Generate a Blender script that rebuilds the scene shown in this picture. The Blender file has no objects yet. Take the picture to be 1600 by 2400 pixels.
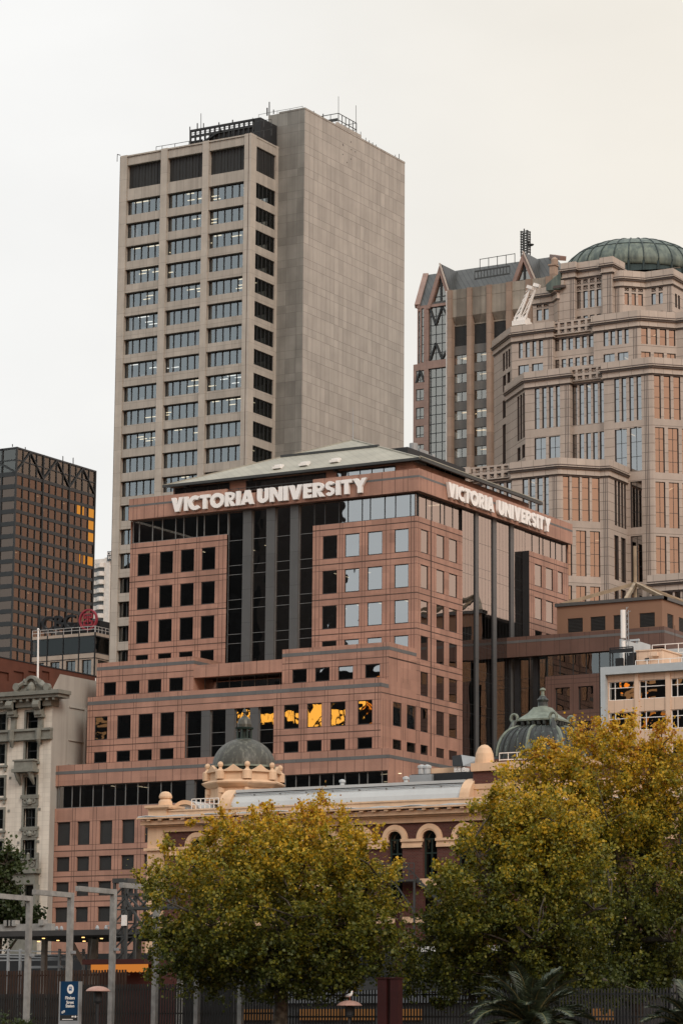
import bpy, bmesh, math, random
import numpy as np
from mathutils import Vector

# ------------------------------------------------------------------ camera, sky, sun, exposure
SC = bpy.context.scene
YAW, PITCH, ROLL, FPX = math.radians(30.340), math.radians(10.655), math.radians(0.443), 6803.2
CAM = Vector((0.0, 0.0, 1.7))
VD = Vector((-math.sin(YAW)*math.cos(PITCH), math.cos(YAW)*math.cos(PITCH), math.sin(PITCH)))
_r = Vector((math.cos(YAW), math.sin(YAW), 0)); _u = _r.cross(VD)
VR = _r*math.cos(ROLL) + _u*math.sin(ROLL)
VU = _u*math.cos(ROLL) - _r*math.sin(ROLL)
cd = bpy.data.cameras.new('camera'); co = bpy.data.objects.new('camera', cd); SC.collection.objects.link(co)
from mathutils import Matrix
co.matrix_world = Matrix(((VR.x, VU.x, -VD.x, CAM.x), (VR.y, VU.y, -VD.y, CAM.y), (VR.z, VU.z, -VD.z, CAM.z), (0, 0, 0, 1)))
cd.sensor_fit = 'HORIZONTAL'; cd.sensor_width = 36; cd.lens = FPX/1600*36
cd.clip_start = 1.0; cd.clip_end = 8000
SC.camera = co

W = bpy.data.worlds.new("World"); SC.world = W; W.use_nodes = True
SUN_EL, SUN_AZ = math.radians(36), math.radians(124)      # azimuth measured from +Y towards +X
def build_world():
    nt = W.node_tree; N = nt.nodes; L = nt.links; N.clear()
    out = N.new('ShaderNodeOutputWorld'); bg = N.new('ShaderNodeBackground'); bg.inputs['Strength'].default_value = 0.1
    sky = N.new('ShaderNodeTexSky'); sky.sky_type = 'NISHITA'; sky.sun_disc = False
    sky.sun_elevation = SUN_EL; sky.sun_rotation = SUN_AZ
    tc = N.new('ShaderNodeTexCoord')
    def dot(v):
        d = N.new('ShaderNodeVectorMath'); d.operation = 'DOT_PRODUCT'; L.new(tc.outputs['Generated'], d.inputs[0]); d.inputs[1].default_value = v
        return d.outputs['Value']
    def step(x, lo, hi):
        m = N.new('ShaderNodeMapRange'); m.interpolation_type = 'SMOOTHSTEP'; L.new(x, m.inputs['Value'])
        m.inputs['From Min'].default_value = lo; m.inputs['From Max'].default_value = hi
        return m.outputs['Result']
    def mix(f, a, b):
        m = N.new('ShaderNodeMix'); m.data_type = 'RGBA'
        if isinstance(f, float): m.inputs[0].default_value = f
        else: L.new(f, m.inputs[0])
        for s, v in ((6, a), (7, b)):
            if isinstance(v, tuple): m.inputs[s].default_value = (*v, 1)
            else: L.new(v, m.inputs[s])
        return m.outputs[2]
    # cloud sheet: cream towards the view, peach further right, a dusky pink band low in the east, pale grey over the river
    back_c, pink, cream, white, peach, top = (10.0, 10.6, 10.8), (14.8, 6.9, 3.5), (9.3, 9.1, 8.6), (9.9, 9.85, 9.65), (9.3, 8.75, 7.8), (11.8, 11.9, 11.9)
    tan = (11.0, 7.6, 5.8)
    low = step(dot((0, 0, 1)), 0.50, 0.22)
    east = mix(step(dot((0.30, 0.95, 0)), -0.55, 0.55), pink, tan)
    back = mix(step(dot((1, 0, 0)), -0.15, 0.42), back_c, east)
    back = mix(low, top, back)
    ahead = mix(step(dot((0.863, 0.505, -0.25)), -0.22, 0.02), white, cream)
    ahead = mix(step(dot((0.863, 0.505, 0.20)), -0.02, 0.22), ahead, peach)
    c = mix(step(dot((-0.505, 0.863, 0)), 0.55, 0.93), back, ahead)
    c = mix(step(dot((0, 0, 1)), 0.42, 0.8), c, top)
    # soft streaks in the sheet
    mp = N.new('ShaderNodeMapping'); mp.inputs['Scale'].default_value = (2.5, 2.5, 5.0); mp.inputs['Rotation'].default_value = (0.35, 0.3, 0.2); L.new(tc.outputs['Generated'], mp.inputs['Vector'])
    nz = N.new('ShaderNodeTexNoise'); nz.inputs['Scale'].default_value = 2.2; nz.inputs['Detail'].default_value = 5; L.new(mp.outputs[0], nz.inputs['Vector'])
    g = N.new('ShaderNodeMapRange'); L.new(nz.outputs[0], g.inputs['Value']); g.inputs['From Min'].default_value = 0.3; g.inputs['From Max'].default_value = 0.7
    g.inputs['To Min'].default_value = 0.925; g.inputs['To Max'].default_value = 1.03
    vm = N.new('ShaderNodeVectorMath'); vm.operation = 'SCALE'; L.new(c, vm.inputs[0]); L.new(g.outputs[0], vm.inputs['Scale'])
    fin = mix(0.96, sky.outputs[0], vm.outputs[0])
    L.new(fin, bg.inputs['Color']); L.new(bg.outputs[0], out.inputs['Surface'])
build_world()
ld = bpy.data.lights.new('sun', 'SUN'); ld.energy = 1.45; ld.angle = math.radians(20); ld.color = (1.0, 0.92, 0.82)
lo = bpy.data.objects.new('sun', ld); SC.collection.objects.link(lo)
_sd = Vector((math.sin(SUN_AZ)*math.cos(SUN_EL), math.cos(SUN_AZ)*math.cos(SUN_EL), math.sin(SUN_EL)))
lo.rotation_euler = _sd.to_track_quat('Z', 'Y').to_euler()
SC.view_settings.view_transform = 'Standard'; SC.view_settings.look = 'None'
SC.view_settings.exposure = 0.0; SC.view_settings.gamma = 1.0; SC.view_settings.use_curve_mapping = False
SC.render.engine = 'CYCLES'
SC.cycles.max_bounces = 6; SC.cycles.diffuse_bounces = 3; SC.cycles.glossy_bounces = 3; SC.cycles.transparent_max_bounces = 8
SC.cycles.transmission_bounces = 2; SC.cycles.caustics_reflective = False; SC.cycles.caustics_refractive = False
SC.cycles.sample_clamp_indirect = 6

# ------------------------------------------------------------------ survey helpers (bearings taken from the photograph)
def ray(px, py):
    return (VD*FPX + VR*(px-800) + VU*(1200-py)).normalized()
def at(px, py, depth):
    d = VD*FPX + VR*(px-800) + VU*(1200-py)
    return CAM + d*(depth/FPX)
class Face:
    """a vertical wall plane: a runs along it, z up, d outwards"""
    def __init__(s, p, q):
        s.O = Vector((p[0], p[1], 0)); t = Vector((q[0]-p[0], q[1]-p[1], 0)); s.L = t.length; s.t = t/s.L
        s.n = Vector((s.t.y, -s.t.x, 0))
    def p(s, px, py):
        d = ray(px, py); k = (s.O-CAM).dot(s.n)/d.dot(s.n); P = CAM+d*k
        return (P-s.O).dot(s.t), P.z
    def a(s, px, py): return s.p(px, py)[0]
    def z(s, px, py): return s.p(px, py)[1]
    def w(s, a, z, d=0.0):
        v = s.O + s.t*a + s.n*d; return Vector((v.x, v.y, z))
    def off(s, d):
        f = Face.__new__(Face); f.O = s.O+s.n*d; f.t = s.t; f.n = s.n; f.L = s.L; return f
def front(Y): return Face((0, Y), (1, Y))            # looks towards the river
def side(X): return Face((X, 0), (X, 1))             # looks to the right

# ------------------------------------------------------------------ mesh builder
COL = SC.collection
OFF = {}
class MB:
    def __init__(s): s.v = []; s.f = []; s.m = []
    def poly(s, pts, m=0):
        i = len(s.v); s.v.extend([tuple(p) for p in pts]); s.f.append(tuple(range(i, i+len(pts)))); s.m.append(m)
    def hexa(s, c, m=0):
        i = len(s.v); s.v.extend([tuple(p) for p in c])
        for q in ((0, 3, 2, 1), (4, 5, 6, 7), (0, 1, 5, 4), (1, 2, 6, 5), (2, 3, 7, 6), (3, 0, 4, 7)):
            s.f.append(tuple(i+k for k in q)); s.m.append(m)
    def box(s, F, a0, a1, z0, z1, d0, d1, m=0):
        if a1 < a0: a0, a1 = a1, a0
        if z1 < z0: z0, z1 = z1, z0
        if d1 < d0: d0, d1 = d1, d0
        s.hexa([F.w(a0, z0, d1), F.w(a1, z0, d1), F.w(a1, z0, d0), F.w(a0, z0, d0),
                F.w(a0, z1, d1), F.w(a1, z1, d1), F.w(a1, z1, d0), F.w(a0, z1, d0)], m)
    def wbox(s, x0, x1, y0, y1, z0, z1, m=0):
        s.hexa([(x0, y0, z0), (x1, y0, z0), (x1, y1, z0), (x0, y1, z0), (x0, y0, z1), (x1, y0, z1), (x1, y1, z1), (x0, y1, z1)], m)
    def bar(s, p, q, w, h=None, m=0):
        p = Vector(p); q = Vector(q); h = h or w; t = (q-p).normalized()
        up = Vector((0, 0, 1)) if abs(t.z) < 0.95 else Vector((1, 0, 0))
        r = t.cross(up).normalized()*w/2; u = r.cross(t).normalized()*h/2
        s.hexa([p-r-u, p+r-u, q+r-u, q-r-u, p-r+u, p+r+u, q+r+u, q-r+u], m)
    def tube(s, pts, rad, n=8, m=0, cap=True):
        pts = [Vector(p) for p in pts]
        if not hasattr(rad, '__len__'): rad = [rad]*len(pts)
        base = len(s.v); prev = None
        for k, p in enumerate(pts):
            t = (pts[min(k+1, len(pts)-1)]-pts[max(k-1, 0)]).normalized()
            if prev is None:
                up = Vector((0, 0, 1)) if abs(t.z) < 0.9 else Vector((1, 0, 0)); r = t.cross(up).normalized()
            else:
                r = (prev - t*prev.dot(t)).normalized()
            prev = r; u = t.cross(r)
            for j in range(n):
                an = 2*math.pi*j/n; s.v.append(tuple(p + (r*math.cos(an)+u*math.sin(an))*rad[k]))
        for k in range(len(pts)-1):
            for j in range(n):
                a = base+k*n+j; b = base+k*n+(j+1) % n; s.f.append((a, b, b+n, a+n)); s.m.append(m)
        if cap:
            s.f.append(tuple(base+j for j in reversed(range(n)))); s.m.append(m)
            e = base+(len(pts)-1)*n; s.f.append(tuple(e+j for j in range(n))); s.m.append(m)
    def lathe(s, c, prof, n=24, m=0, a0=0.0, squash=None):
        """prof: list of (radius, z) or (radius, z, material)"""
        c = Vector(c); base = len(s.v)
        for pr in prof:
            for j in range(n):
                an = a0+2*math.pi*j/n; s.v.append((c.x+pr[0]*math.cos(an), c.y+pr[0]*math.sin(an), c.z+pr[1]))
        for k in range(len(prof)-1):
            mm = prof[k][2] if len(prof[k]) > 2 else m
            for j in range(n):
                a = base+k*n+j; b = base+k*n+(j+1) % n; s.f.append((a, b, b+n, a+n)); s.m.append(mm)
        e = base+(len(prof)-1)*n; s.f.append(tuple(e+j for j in range(n))); s.m.append(m)
        s.f.append(tuple(base+j for j in reversed(range(n)))); s.m.append(m)
    def prism(s, pts, z0, z1, m=0):
        n = len(pts); i = len(s.v)
        s.v.extend([(p[0], p[1], z0) for p in pts]); s.v.extend([(p[0], p[1], z1) for p in pts])
        for k in range(n):
            s.f.append((i+k, i+(k+1) % n, i+n+(k+1) % n, i+n+k)); s.m.append(m)
        s.f.append(tuple(i+n+k for k in range(n))); s.m.append(m)
        s.f.append(tuple(i+k for k in reversed(range(n)))); s.m.append(m)
    def plate(s, F, pts, d0, d1, m=0):
        """outline (a, z) in a wall plane given thickness d0..d1"""
        n = len(pts); i = len(s.v)
        s.v.extend([tuple(F.w(a, z, d1)) for a, z in pts]); s.v.extend([tuple(F.w(a, z, d0)) for a, z in pts])
        s.f.append(tuple(i+k for k in range(n))); s.m.append(m)
        s.f.append(tuple(i+n+k for k in reversed(range(n)))); s.m.append(m)
        for k in range(n):
            s.f.append((i+k, i+n+k, i+n+(k+1) % n, i+(k+1) % n)); s.m.append(m)
    def arch(s, F, ac, zs, r0, r1, d0, d1, m=0, n=18, span=math.pi):
        """half ring of radius r0..r1 about (ac, zs)"""
        for k in range(n):
            t0 = span*k/n; t1 = span*(k+1)/n
            P = [(ac+r*math.cos(t), zs+r*math.sin(t)) for r, t in ((r0, t0), (r1, t0), (r1, t1), (r0, t1))]
            s.hexa([F.w(*P[0], d1), F.w(*P[3], d1), F.w(*P[3], d0), F.w(*P[0], d0), F.w(*P[1], d1), F.w(*P[2], d1), F.w(*P[2], d0), F.w(*P[1], d0)], m)
    def build(s, name, mats, parent=None, smooth=False, label=None):
        if not isinstance(mats, (list, tuple)): mats = [mats]
        off = OFF.get(parent.name, Vector((0, 0, 0))) if parent else Vector((0, 0, 0))
        me = bpy.data.meshes.new(name)
        if s.v:
            arr = np.array(s.v, dtype=np.float64)-np.array(off)
            me.from_pydata(arr.tolist(), [], s.f)
        for m in mats: me.materials.append(m)
        if any(s.m): me.polygons.foreach_set('material_index', s.m)
        if smooth: me.polygons.foreach_set('use_smooth', [True]*len(me.polygons))
        me.update()
        o = bpy.data.objects.new(name, me); COL.objects.link(o)
        if parent: o.parent = parent; OFF[o.name] = off
        if label: o['label'] = label
        return o
def tag(o, label=None, cat=None, group=None, kind=None):
    if label: o['label'] = label
    if cat: o['category'] = cat
    if group: o['group'] = group
    if kind: o['kind'] = kind
    return o
def thing(name, label, cat, loc=(0, 0, 0), group=None):
    o = bpy.data.objects.new(name, None); COL.objects.link(o); o.location = loc; o.empty_display_size = 0.5
    OFF[o.name] = Vector(loc); return tag(o, label, cat, group)

# ------------------------------------------------------------------ materials
class NT:
    def __init__(s, name):
        s.mat = bpy.data.materials.new(name); s.mat.use_nodes = True; s.t = s.mat.node_tree; s.t.nodes.clear()
        s.out = s.n('ShaderNodeOutputMaterial')
    def n(s, typ, **kw):
        o = s.t.nodes.new(typ)
        for k, v in kw.items(): setattr(o, k, v)
        return o
    def l(s, a, b): s.t.links.new(a, b)
    def val(s, sock, v):
        if isinstance(v, bpy.types.NodeSocket): s.l(v, sock)
        elif isinstance(v, tuple) and sock.type == 'RGBA' and len(v) == 3: sock.default_value = (*v, 1)
        else: sock.default_value = v
    def math(s, op, a, b=0.0, c=0.0):
        o = s.n('ShaderNodeMath', operation=op); s.val(o.inputs[0], a); s.val(o.inputs[1], b)
        if op in ('MULTIPLY_ADD',): s.val(o.inputs[2], c)
        return o.outputs[0]
    def mix(s, f, a, b, blend='MIX'):
        o = s.n('ShaderNodeMix', data_type='RGBA', blend_type=blend); s.val(o.inputs[0], f); s.val(o.inputs[6], a); s.val(o.inputs[7], b)
        return o.outputs[2]
    def rng(s, x, a, b, c, d):
        o = s.n('ShaderNodeMapRange'); s.val(o.inputs[0], x)
        for k, v in zip((1, 2, 3, 4), (a, b, c, d)): o.inputs[k].default_value = v
        return o.outputs[0]
    def pos(s):
        g = s.n('ShaderNodeNewGeometry'); return g.outputs['Position']
    def noise(s, vec, scale, detail=4, rough=0.55):
        o = s.n('ShaderNodeTexNoise'); s.l(vec, o.inputs['Vector']); o.inputs['Scale'].default_value = scale
        o.inputs['Detail'].default_value = detail; o.inputs['Roughness'].default_value = rough; return o.outputs[0]
    def scaled(s, vec, sc, rot=(0, 0, 0)):
        o = s.n('ShaderNodeMapping'); s.l(vec, o.inputs[0]); o.inputs['Scale'].default_value = sc; o.inputs['Rotation'].default_value = rot; return o.outputs[0]
    def bsdf(s, col, rough=0.8, metal=0.0, spec=0.3, bump=None, bstr=0.3, bdist=0.02):
        b = s.n('ShaderNodeBsdfPrincipled'); s.val(b.inputs['Base Color'], col); s.val(b.inputs['Roughness'], rough)
        b.inputs['Metallic'].default_value = metal; b.inputs['Specular IOR Level'].default_value = spec
        if bump is not None:
            bp = s.n('ShaderNodeBump'); bp.inputs['Strength'].default_value = bstr; bp.inputs['Distance'].default_value = bdist
            s.l(bump, bp.inputs['Height']); s.l(bp.outputs[0], b.inputs['Normal'])
        s.l(b.outputs[0], s.out.inputs['Surface']); return b
def mul(c, k): return tuple(x*k for x in c)
def m_plain(name, col, rough=0.75, metal=0.0, var=0.12, scale=1.0, spec=0.3):
    t = NT(name); p = t.pos(); n = t.noise(p, scale, 5)
    c = t.mix(t.rng(n, 0.3, 0.7, 0, 1), mul(col, 1-var), mul(col, 1+var)); t.bsdf(c, rough, metal, spec); return t.mat
def m_panel(name, col, pw=0, ph=0, lw=0.05, dark=0.45, tone=0.10, var=0.12, streak=0.2, scale=0.5, rough=0.75, z0=0.0, u0=0.0, ph2=None, tint=None, speck=0.0):
    """stone or concrete laid in panels pw x ph with open joints, tone changes and rain streaks"""
    t = NT(name); p = t.pos(); sp = t.n('ShaderNodeSeparateXYZ'); t.l(p, sp.inputs[0])
    u = t.math('ADD', sp.outputs[0], sp.outputs[1]); u = t.math('ADD', u, 500.0+u0); z = t.math('ADD', sp.outputs[2], 500.0-z0)
    n1 = t.noise(p, scale, 6); c = t.mix(t.rng(n1, 0.3, 0.7, 0, 1), mul(col, 1-var), mul(col, 1+var))
    if streak:
        n2 = t.noise(t.scaled(p, (1.6, 1.6, 0.07)), 1.0, 4); c = t.mix(t.rng(n2, 0.45, 0.75, 0, streak), c, mul(tint or col, 0.45))
    if speck:
        n3 = t.noise(p, 9.0, 2); c = t.mix(t.rng(n3, 0.35, 0.65, 0, speck), c, mul(col, 0.6))
    if pw or ph:
        lines = None; comb = t.n('ShaderNodeCombineXYZ')
        if pw:
            q = t.math('DIVIDE', u, pw); t.l(t.math('FLOOR', q), comb.inputs[0]); lines = t.math('LESS_THAN', t.math('FRACT', q), lw/pw)
        if ph:
            q = t.math('DIVIDE', z, ph); fl = t.math('FLOOR', q); fr = t.math('FRACT', q); l2 = t.math('LESS_THAN', fr, lw/ph)
            if ph2:
                up = t.math('GREATER_THAN', fr, ph2/ph); l3 = t.math('LESS_THAN', t.math('ABSOLUTE', t.math('SUBTRACT', fr, ph2/ph)), lw/ph/2)
                l2 = t.math('MAXIMUM', l2, l3); fl = t.math('MULTIPLY_ADD', fl, 2.0, up)
            t.l(fl, comb.inputs[1]); lines = l2 if lines is None else t.math('MAXIMUM', lines, l2)
        wn = t.n('ShaderNodeTexWhiteNoise', noise_dimensions='2D'); t.l(comb.outputs[0], wn.inputs['Vector'])
        k = t.rng(wn.outputs['Value'], 0, 1, 1-tone, 1+tone)
        vm = t.n('ShaderNodeVectorMath', operation='SCALE'); t.l(c, vm.inputs[0]); t.l(k, vm.inputs['Scale']); c = vm.outputs[0]
        c = t.mix(t.math('MULTIPLY', lines, 1-dark), c, mul(col, dark*0.3))
    t.bsdf(c, rough, bump=n1, bstr=0.15); return t.mat
def m_glass(name, refl=0.35, tint=(0.9, 0.95, 1.0), trans=(0.35, 0.38, 0.38), wave=0.5, wscale=0.6, rough=0.01):
    t = NT(name); p = t.pos(); n = t.noise(p, wscale, 1, 0.4)
    bp = t.n('ShaderNodeBump'); bp.inputs['Strength'].default_value = wave; bp.inputs['Distance'].default_value = 0.03; t.l(n, bp.inputs['Height'])
    fr = t.n('ShaderNodeFresnel'); fr.inputs['IOR'].default_value = 1.5
    f = t.math('MULTIPLY_ADD', fr.outputs[0], 1-refl, refl)
    tr = t.n('ShaderNodeBsdfTransparent'); t.val(tr.inputs[0], trans)
    gl = t.n('ShaderNodeBsdfGlossy'); t.val(gl.inputs['Color'], tint); gl.inputs['Roughness'].default_value = rough; t.l(bp.outputs[0], gl.inputs['Normal'])
    ms = t.n('ShaderNodeMixShader'); t.l(f, ms.inputs[0]); t.l(tr.outputs[0], ms.inputs[1]); t.l(gl.outputs[0], ms.inputs[2])
    t.l(ms.outputs[0], t.out.inputs['Surface']); return t.mat
def m_emit(name, col, s):
    t = NT(name); e = t.n('ShaderNodeEmission'); t.val(e.inputs[0], col); e.inputs[1].default_value = s; t.l(e.outputs[0], t.out.inputs['Surface']); return t.mat

# ------------------------------------------------------------------ wall helpers
def wall(mb, F, a0, a1, z0, z1, ops=(), depth=0.3, m=0, mr=None, d=0.0):
    """wall skin with rectangular openings and their reveals"""
    mr = m if mr is None else mr
    ops = [(max(a0, min(o[0], o[1])), min(a1, max(o[0], o[1])), max(z0, min(o[2], o[3])), min(z1, max(o[2], o[3]))) for o in ops]
    ops = [o for o in ops if o[1]-o[0] > 0.01 and o[3]-o[2] > 0.01]
    zs = sorted({round(v, 4) for v in [z0, z1]+[x for o in ops for x in o[2:4]]})
    for zl, zh in zip(zs[:-1], zs[1:]):
        zm = (zl+zh)/2; cuts = sorted([(o[0], o[1]) for o in ops if o[2] < zm < o[3]]); a = a0
        for c0, c1 in cuts+[(a1, a1)]:
            if c0-a > 1e-4: mb.poly([F.w(a, zl, d), F.w(c0, zl, d), F.w(c0, zh, d), F.w(a, zh, d)], m)
            a = max(a, c1)
    for o in ops:
        for (p, q) in (((o[0], o[2]), (o[1], o[2])), ((o[1], o[2]), (o[1], o[3])), ((o[1], o[3]), (o[0], o[3])), ((o[0], o[3]), (o[0], o[2]))):
            mb.poly([F.w(p[0], p[1], d), F.w(p[0], p[1], d-depth), F.w(q[0], q[1], d-depth), F.w(q[0], q[1], d)], mr)
def window(F, o, depth, parent, glass, frame, nx=1, nz=1, fw=0.06, name='window', label=None, xs=None, d=0.0, fd=0.05):
    """one window: its panes and its frame in one mesh"""
    mb = MB(); a0, a1, z0, z1 = min(o[0], o[1]), max(o[0], o[1]), min(o[2], o[3]), max(o[2], o[3]); D = d-depth
    mb.poly([F.w(a0, z0, D), F.w(a1, z0, D), F.w(a1, z1, D), F.w(a0, z1, D)], 0)
    ed = [a0]+([a0+(a1-a0)*i/nx for i in range(1, nx)] if xs is None else list(xs))+[a1]
    for i, a in enumerate(ed):
        lo_, hi_ = (a, a+fw) if i == 0 else ((a-fw, a) if i == len(ed)-1 else (a-fw/2, a+fw/2))
        mb.box(F, lo_, hi_, z0, z1, D-0.01, D+fd, 1)
    hz = nz if hasattr(nz, '__len__') else [z0+(z1-z0)*i/nz for i in range(1, nz)]
    for z, s in [(z0, 1), (z1, -1)]+[(z, 0) for z in hz]:
        lo_, hi_ = (z, z+fw*s) if s else (z-fw/2, z+fw/2)
        mb.box(F, a0+fw, a1-fw, min(lo_, hi_), max(lo_, hi_), D-0.01, D+fd*0.8, 1)
    return mb.build(name, [glass, frame], parent, label=label)
def lamp_strip(F, a, z, d, L, parent, mat, w=0.16, along=True):
    mb = MB()
    if along: mb.box(F, a-L/2, a+L/2, z-0.06, z, d-w/2, d+w/2)
    else: mb.box(F, a-w/2, a+w/2, z-0.06, z, d-L/2, d+L/2)
    return mb.build('ceiling_light', mat, parent)

RND = random.Random(7)
M = {}
M['concrete'] = m_panel('tower_concrete', (0.398, 0.374, 0.335), 1.35, 3.7, 0.06, 0.42, 0.09, 0.08, 0.25, 0.35, ph2=2.45)
M['concrete_front'] = m_panel('spandrel_concrete', (0.385, 0.36, 0.315), 1.35, 3.7, 0.045, 0.55, 0.06, 0.10, 0.30, 0.35, ph2=2.45)
M['concrete_stained'] = m_panel('core_concrete', (0.225, 0.228, 0.210), 1.9, 3.7, 0.05, 0.55, 0.16, 0.16, 0.35, 0.3, ph2=2.45)
M['pier_concrete'] = m_panel('pier_concrete', (0.425, 0.397, 0.347), 0, 3.7, 0.04, 0.5, 0.05, 0.10, 0.22, 0.5)
M['granite'] = m_panel('pink_granite', (0.392, 0.226, 0.168), 2.1, 1.05, 0.0, 0.55, 0.11, 0.12, 0.34, 0.4, speck=0.22, rough=0.6)
M['joint'] = m_plain('open_joint', (0.085, 0.055, 0.045), 0.9)
M['grey_band'] = m_panel('grey_granite', (0.13, 0.135, 0.135), 2.1, 0, 0.04, 0.6, 0.06, 0.1, 0.2, 0.5, rough=0.5)
M['pilaster'] = m_panel('grey_cladding', (0.092, 0.097, 0.098), 0, 3.6, 0.05, 0.6, 0.04, 0.08, 0.1, 0.6, rough=0.45)
M['frame'] = m_plain('dark_frame', (0.028, 0.032, 0.034), 0.5)
M['frame_light'] = m_plain('grey_frame', (0.16, 0.17, 0.17), 0.5)
M['dark'] = m_plain('dark_interior', (0.05, 0.052, 0.052), 0.9)
M['louvre'] = m_plain('dark_louvre', (0.03, 0.032, 0.032), 0.6)
M['black'] = m_plain('black_cladding', (0.02, 0.022, 0.024), 0.6)
M['glass_tower'] = m_glass('tower_glass', 0.20, (0.9, 0.97, 1.0), (0.62, 0.66, 0.68), 0.25)
M['glass_side'] = m_glass('shaded_tower_glass', 0.03, (0.5, 0.55, 0.55), (0.28, 0.3, 0.3), 0.25)  # darkened copy of the tower glass; dark reflections are put into it
M['glass_dim'] = m_glass('dim_glass', 0.10, (0.9, 0.95, 0.95), (0.30, 0.33, 0.33), 0.4, 0.5)
M['glass_uni'] = m_glass('university_glass', 0.34, (0.97, 0.97, 0.97), (0.30, 0.31, 0.31), 0.35, 0.5)
M['lamp'] = m_emit('lamp_warm', (1.0, 0.80, 0.52), 1.6)
M['lamp_white'] = m_emit('lamp_white', (1.0, 0.93, 0.82), 1.6)
M['white'] = m_plain('white_paint', (0.78, 0.77, 0.74), 0.5, var=0.04)
M['steel'] = m_plain('galvanised_steel', (0.32, 0.34, 0.35), 0.5, 0.3)
M['roof_sheet'] = m_panel('roof_sheeting', (0.33, 0.32, 0.265), 0.9, 0, 0.06, 0.7, 0.05, 0.12, 0.15, 0.4, rough=0.6)
M['dark_metal'] = m_plain('dark_metal', (0.05, 0.055, 0.055), 0.5)

# ================================================================== UNIVERSITY BLOCK (pink granite)
C0 = at(976, 1300, 300)
Yt, Xr = C0.y, C0.x
FT, FR = front(Yt), side(Xr)
Ym = FR.a(911, 1506); Yl = FR.a(892, 1640)
Xp = Xr+2.0; FRP = side(Xp); Yp = FRP.a(911, 1775)
FM, FL, FP = front(Ym), front(Yl), front(Yp)
UNI = thing('university_building', 'pink granite university block with white lettering under its hipped roof, steps down towards the station', 'building', (Xr-15, Yt+15, 0))
G = [M['granite'], M['joint'], M['grey_band']]
uw = MB()          # the granite skin, its joints and grey bands
def hj(F, z, a0, a1, w=0.05, d=0.0): uw.box(F, a0, a1, z-w/2, z+w/2, d-0.02, d+0.004, 1)
def vj(F, a, z0, z1, w=0.04, d=0.0): uw.box(F, a-w/2, a+w/2, z0, z1, d-0.02, d+0.003, 1)
zt0 = FT.z(940, 1240); FH = (zt0-FT.z(940, 1490))/3.0; WH = zt0-FT.z(940, 1294)
zfb = FT.z(973.4, 1153); zft = FT.z(977, 1100.4); zrb = FT.z(973.4, 1209)       # fascia bottom, top; ribbon bottom
zb0, zb1 = FT.z(977, 1121), FT.z(977, 1116)
aL = FT.a(305, 1300)
cl = [(FT.a(x0, 1325), FT.a(x1, 1325)) for x0, x1 in ((322, 351), (374, 405), (423, 454.5), (472, 504))]
cr = [(FT.a(x0, 1265), FT.a(x1, 1265)) for x0, x1 in ((756, 790), (808, 842), (861, 895.5), (924, 957))]
gb0, gb1 = FT.a(530, 1400), FT.a(732, 1350)
zmp = FM.z(661, 1523)      # parapet of the middle step
ops_all = []
def win_row(F, cols, zt, h, name='window', wallops=None, d=0.0):
    for c0, c1 in cols:
        o = (c0, c1, zt-h, zt); wallops.append(o)
        window(F, o, 0.10, UNI, M['glass_uni'], M['frame'], 1, 1, 0.07, name, d=d, fd=0.03)
def joints(F, cols, zt, h, a0, a1, d=0.0):
    """sill, head and mid-spandrel joints around a row of windows, paired joints on each pier"""
    hj(F, zt+0.02, a0, a1, 0.04, d); hj(F, zt-h-0.02, a0, a1, 0.04, d)
def piers(F, cols, z0, z1, a0, a1, d=0.0):
    ed = [a0]+[x for c in cols for x in c]+[a1]
    for i in range(0, len(ed), 2):
        p, q = ed[i], ed[i+1]; w = q-p
        for k in ((0.32, 0.68) if w < 1.6 else (0.2, 0.4, 0.75)): vj(F, p+w*k, z0, z1, 0.05, d)
# --- upper front, left and right blocks
for cols, a0, a1 in ((cl, aL, gb0), (cr, gb1, 0)):
    a1 = FT.a(976, 1300) if cols is cr else a1; ops = []
    for k in range(5):
        zt = zt0-k*FH
        win_row(FT, cols, zt, WH, 'window', ops) if k < 4 else None
        if k < 4: joints(FT, cols, zt, WH, a0, a1)
        hj(FT, zt+(FH-WH)*0.52, a0, a1, 0.11)
    wall(uw, FT, a0, a1, zmp-6, zrb, ops, 0.14)
    piers(FT, cols, zmp-4, zrb, a0, a1)
aR = FT.a(976, 1300)
# --- fascia with its grey stripe, lowered between the two ends
fa = front(Yt-0.55); fL = fa.a(302, 1190); fR = Xr+0.55
n0, n1 = fa.a(531, 1150), fa.a(733, 1130); zn = fa.z(531, 1161)
for a0, a1, zt in ((fL, n0, zft), (n0, n1, zn), (n1, fR, zft)):
    uw.box(fa, a0, a1, zfb, zt, -1.1, 0.0, 0)
    if zt == zft: uw.box(fa, a0, a1, zb0, zb1, -0.02, 0.012, 2)
fs = side(Xr+0.55); fsE = FR.a(1331, 1278)
uw.box(fs, Yt-0.55+1.1, fsE, zfb, zft, -1.1, 0.0, 0)
uw.box(fs, Yt-0.55, fsE, zb0, zb1, -0.02, 0.012, 2)
for px in (313, 322, 339, 363, 371, 384, 560, 600, 640, 690, 760, 800, 840, 895, 925, 945, 955): vj(fa, fa.a(px, 1160), zfb, zft if not (531 < px < 733) else zn, 0.05)
for px in (985, 1000, 1010, 1018, 1037, 1050, 1088, 1120, 1150, 1190, 1230, 1262, 1300, 1312): vj(fs, fs.a(px, 1230), zfb, zft, 0.05)
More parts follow.
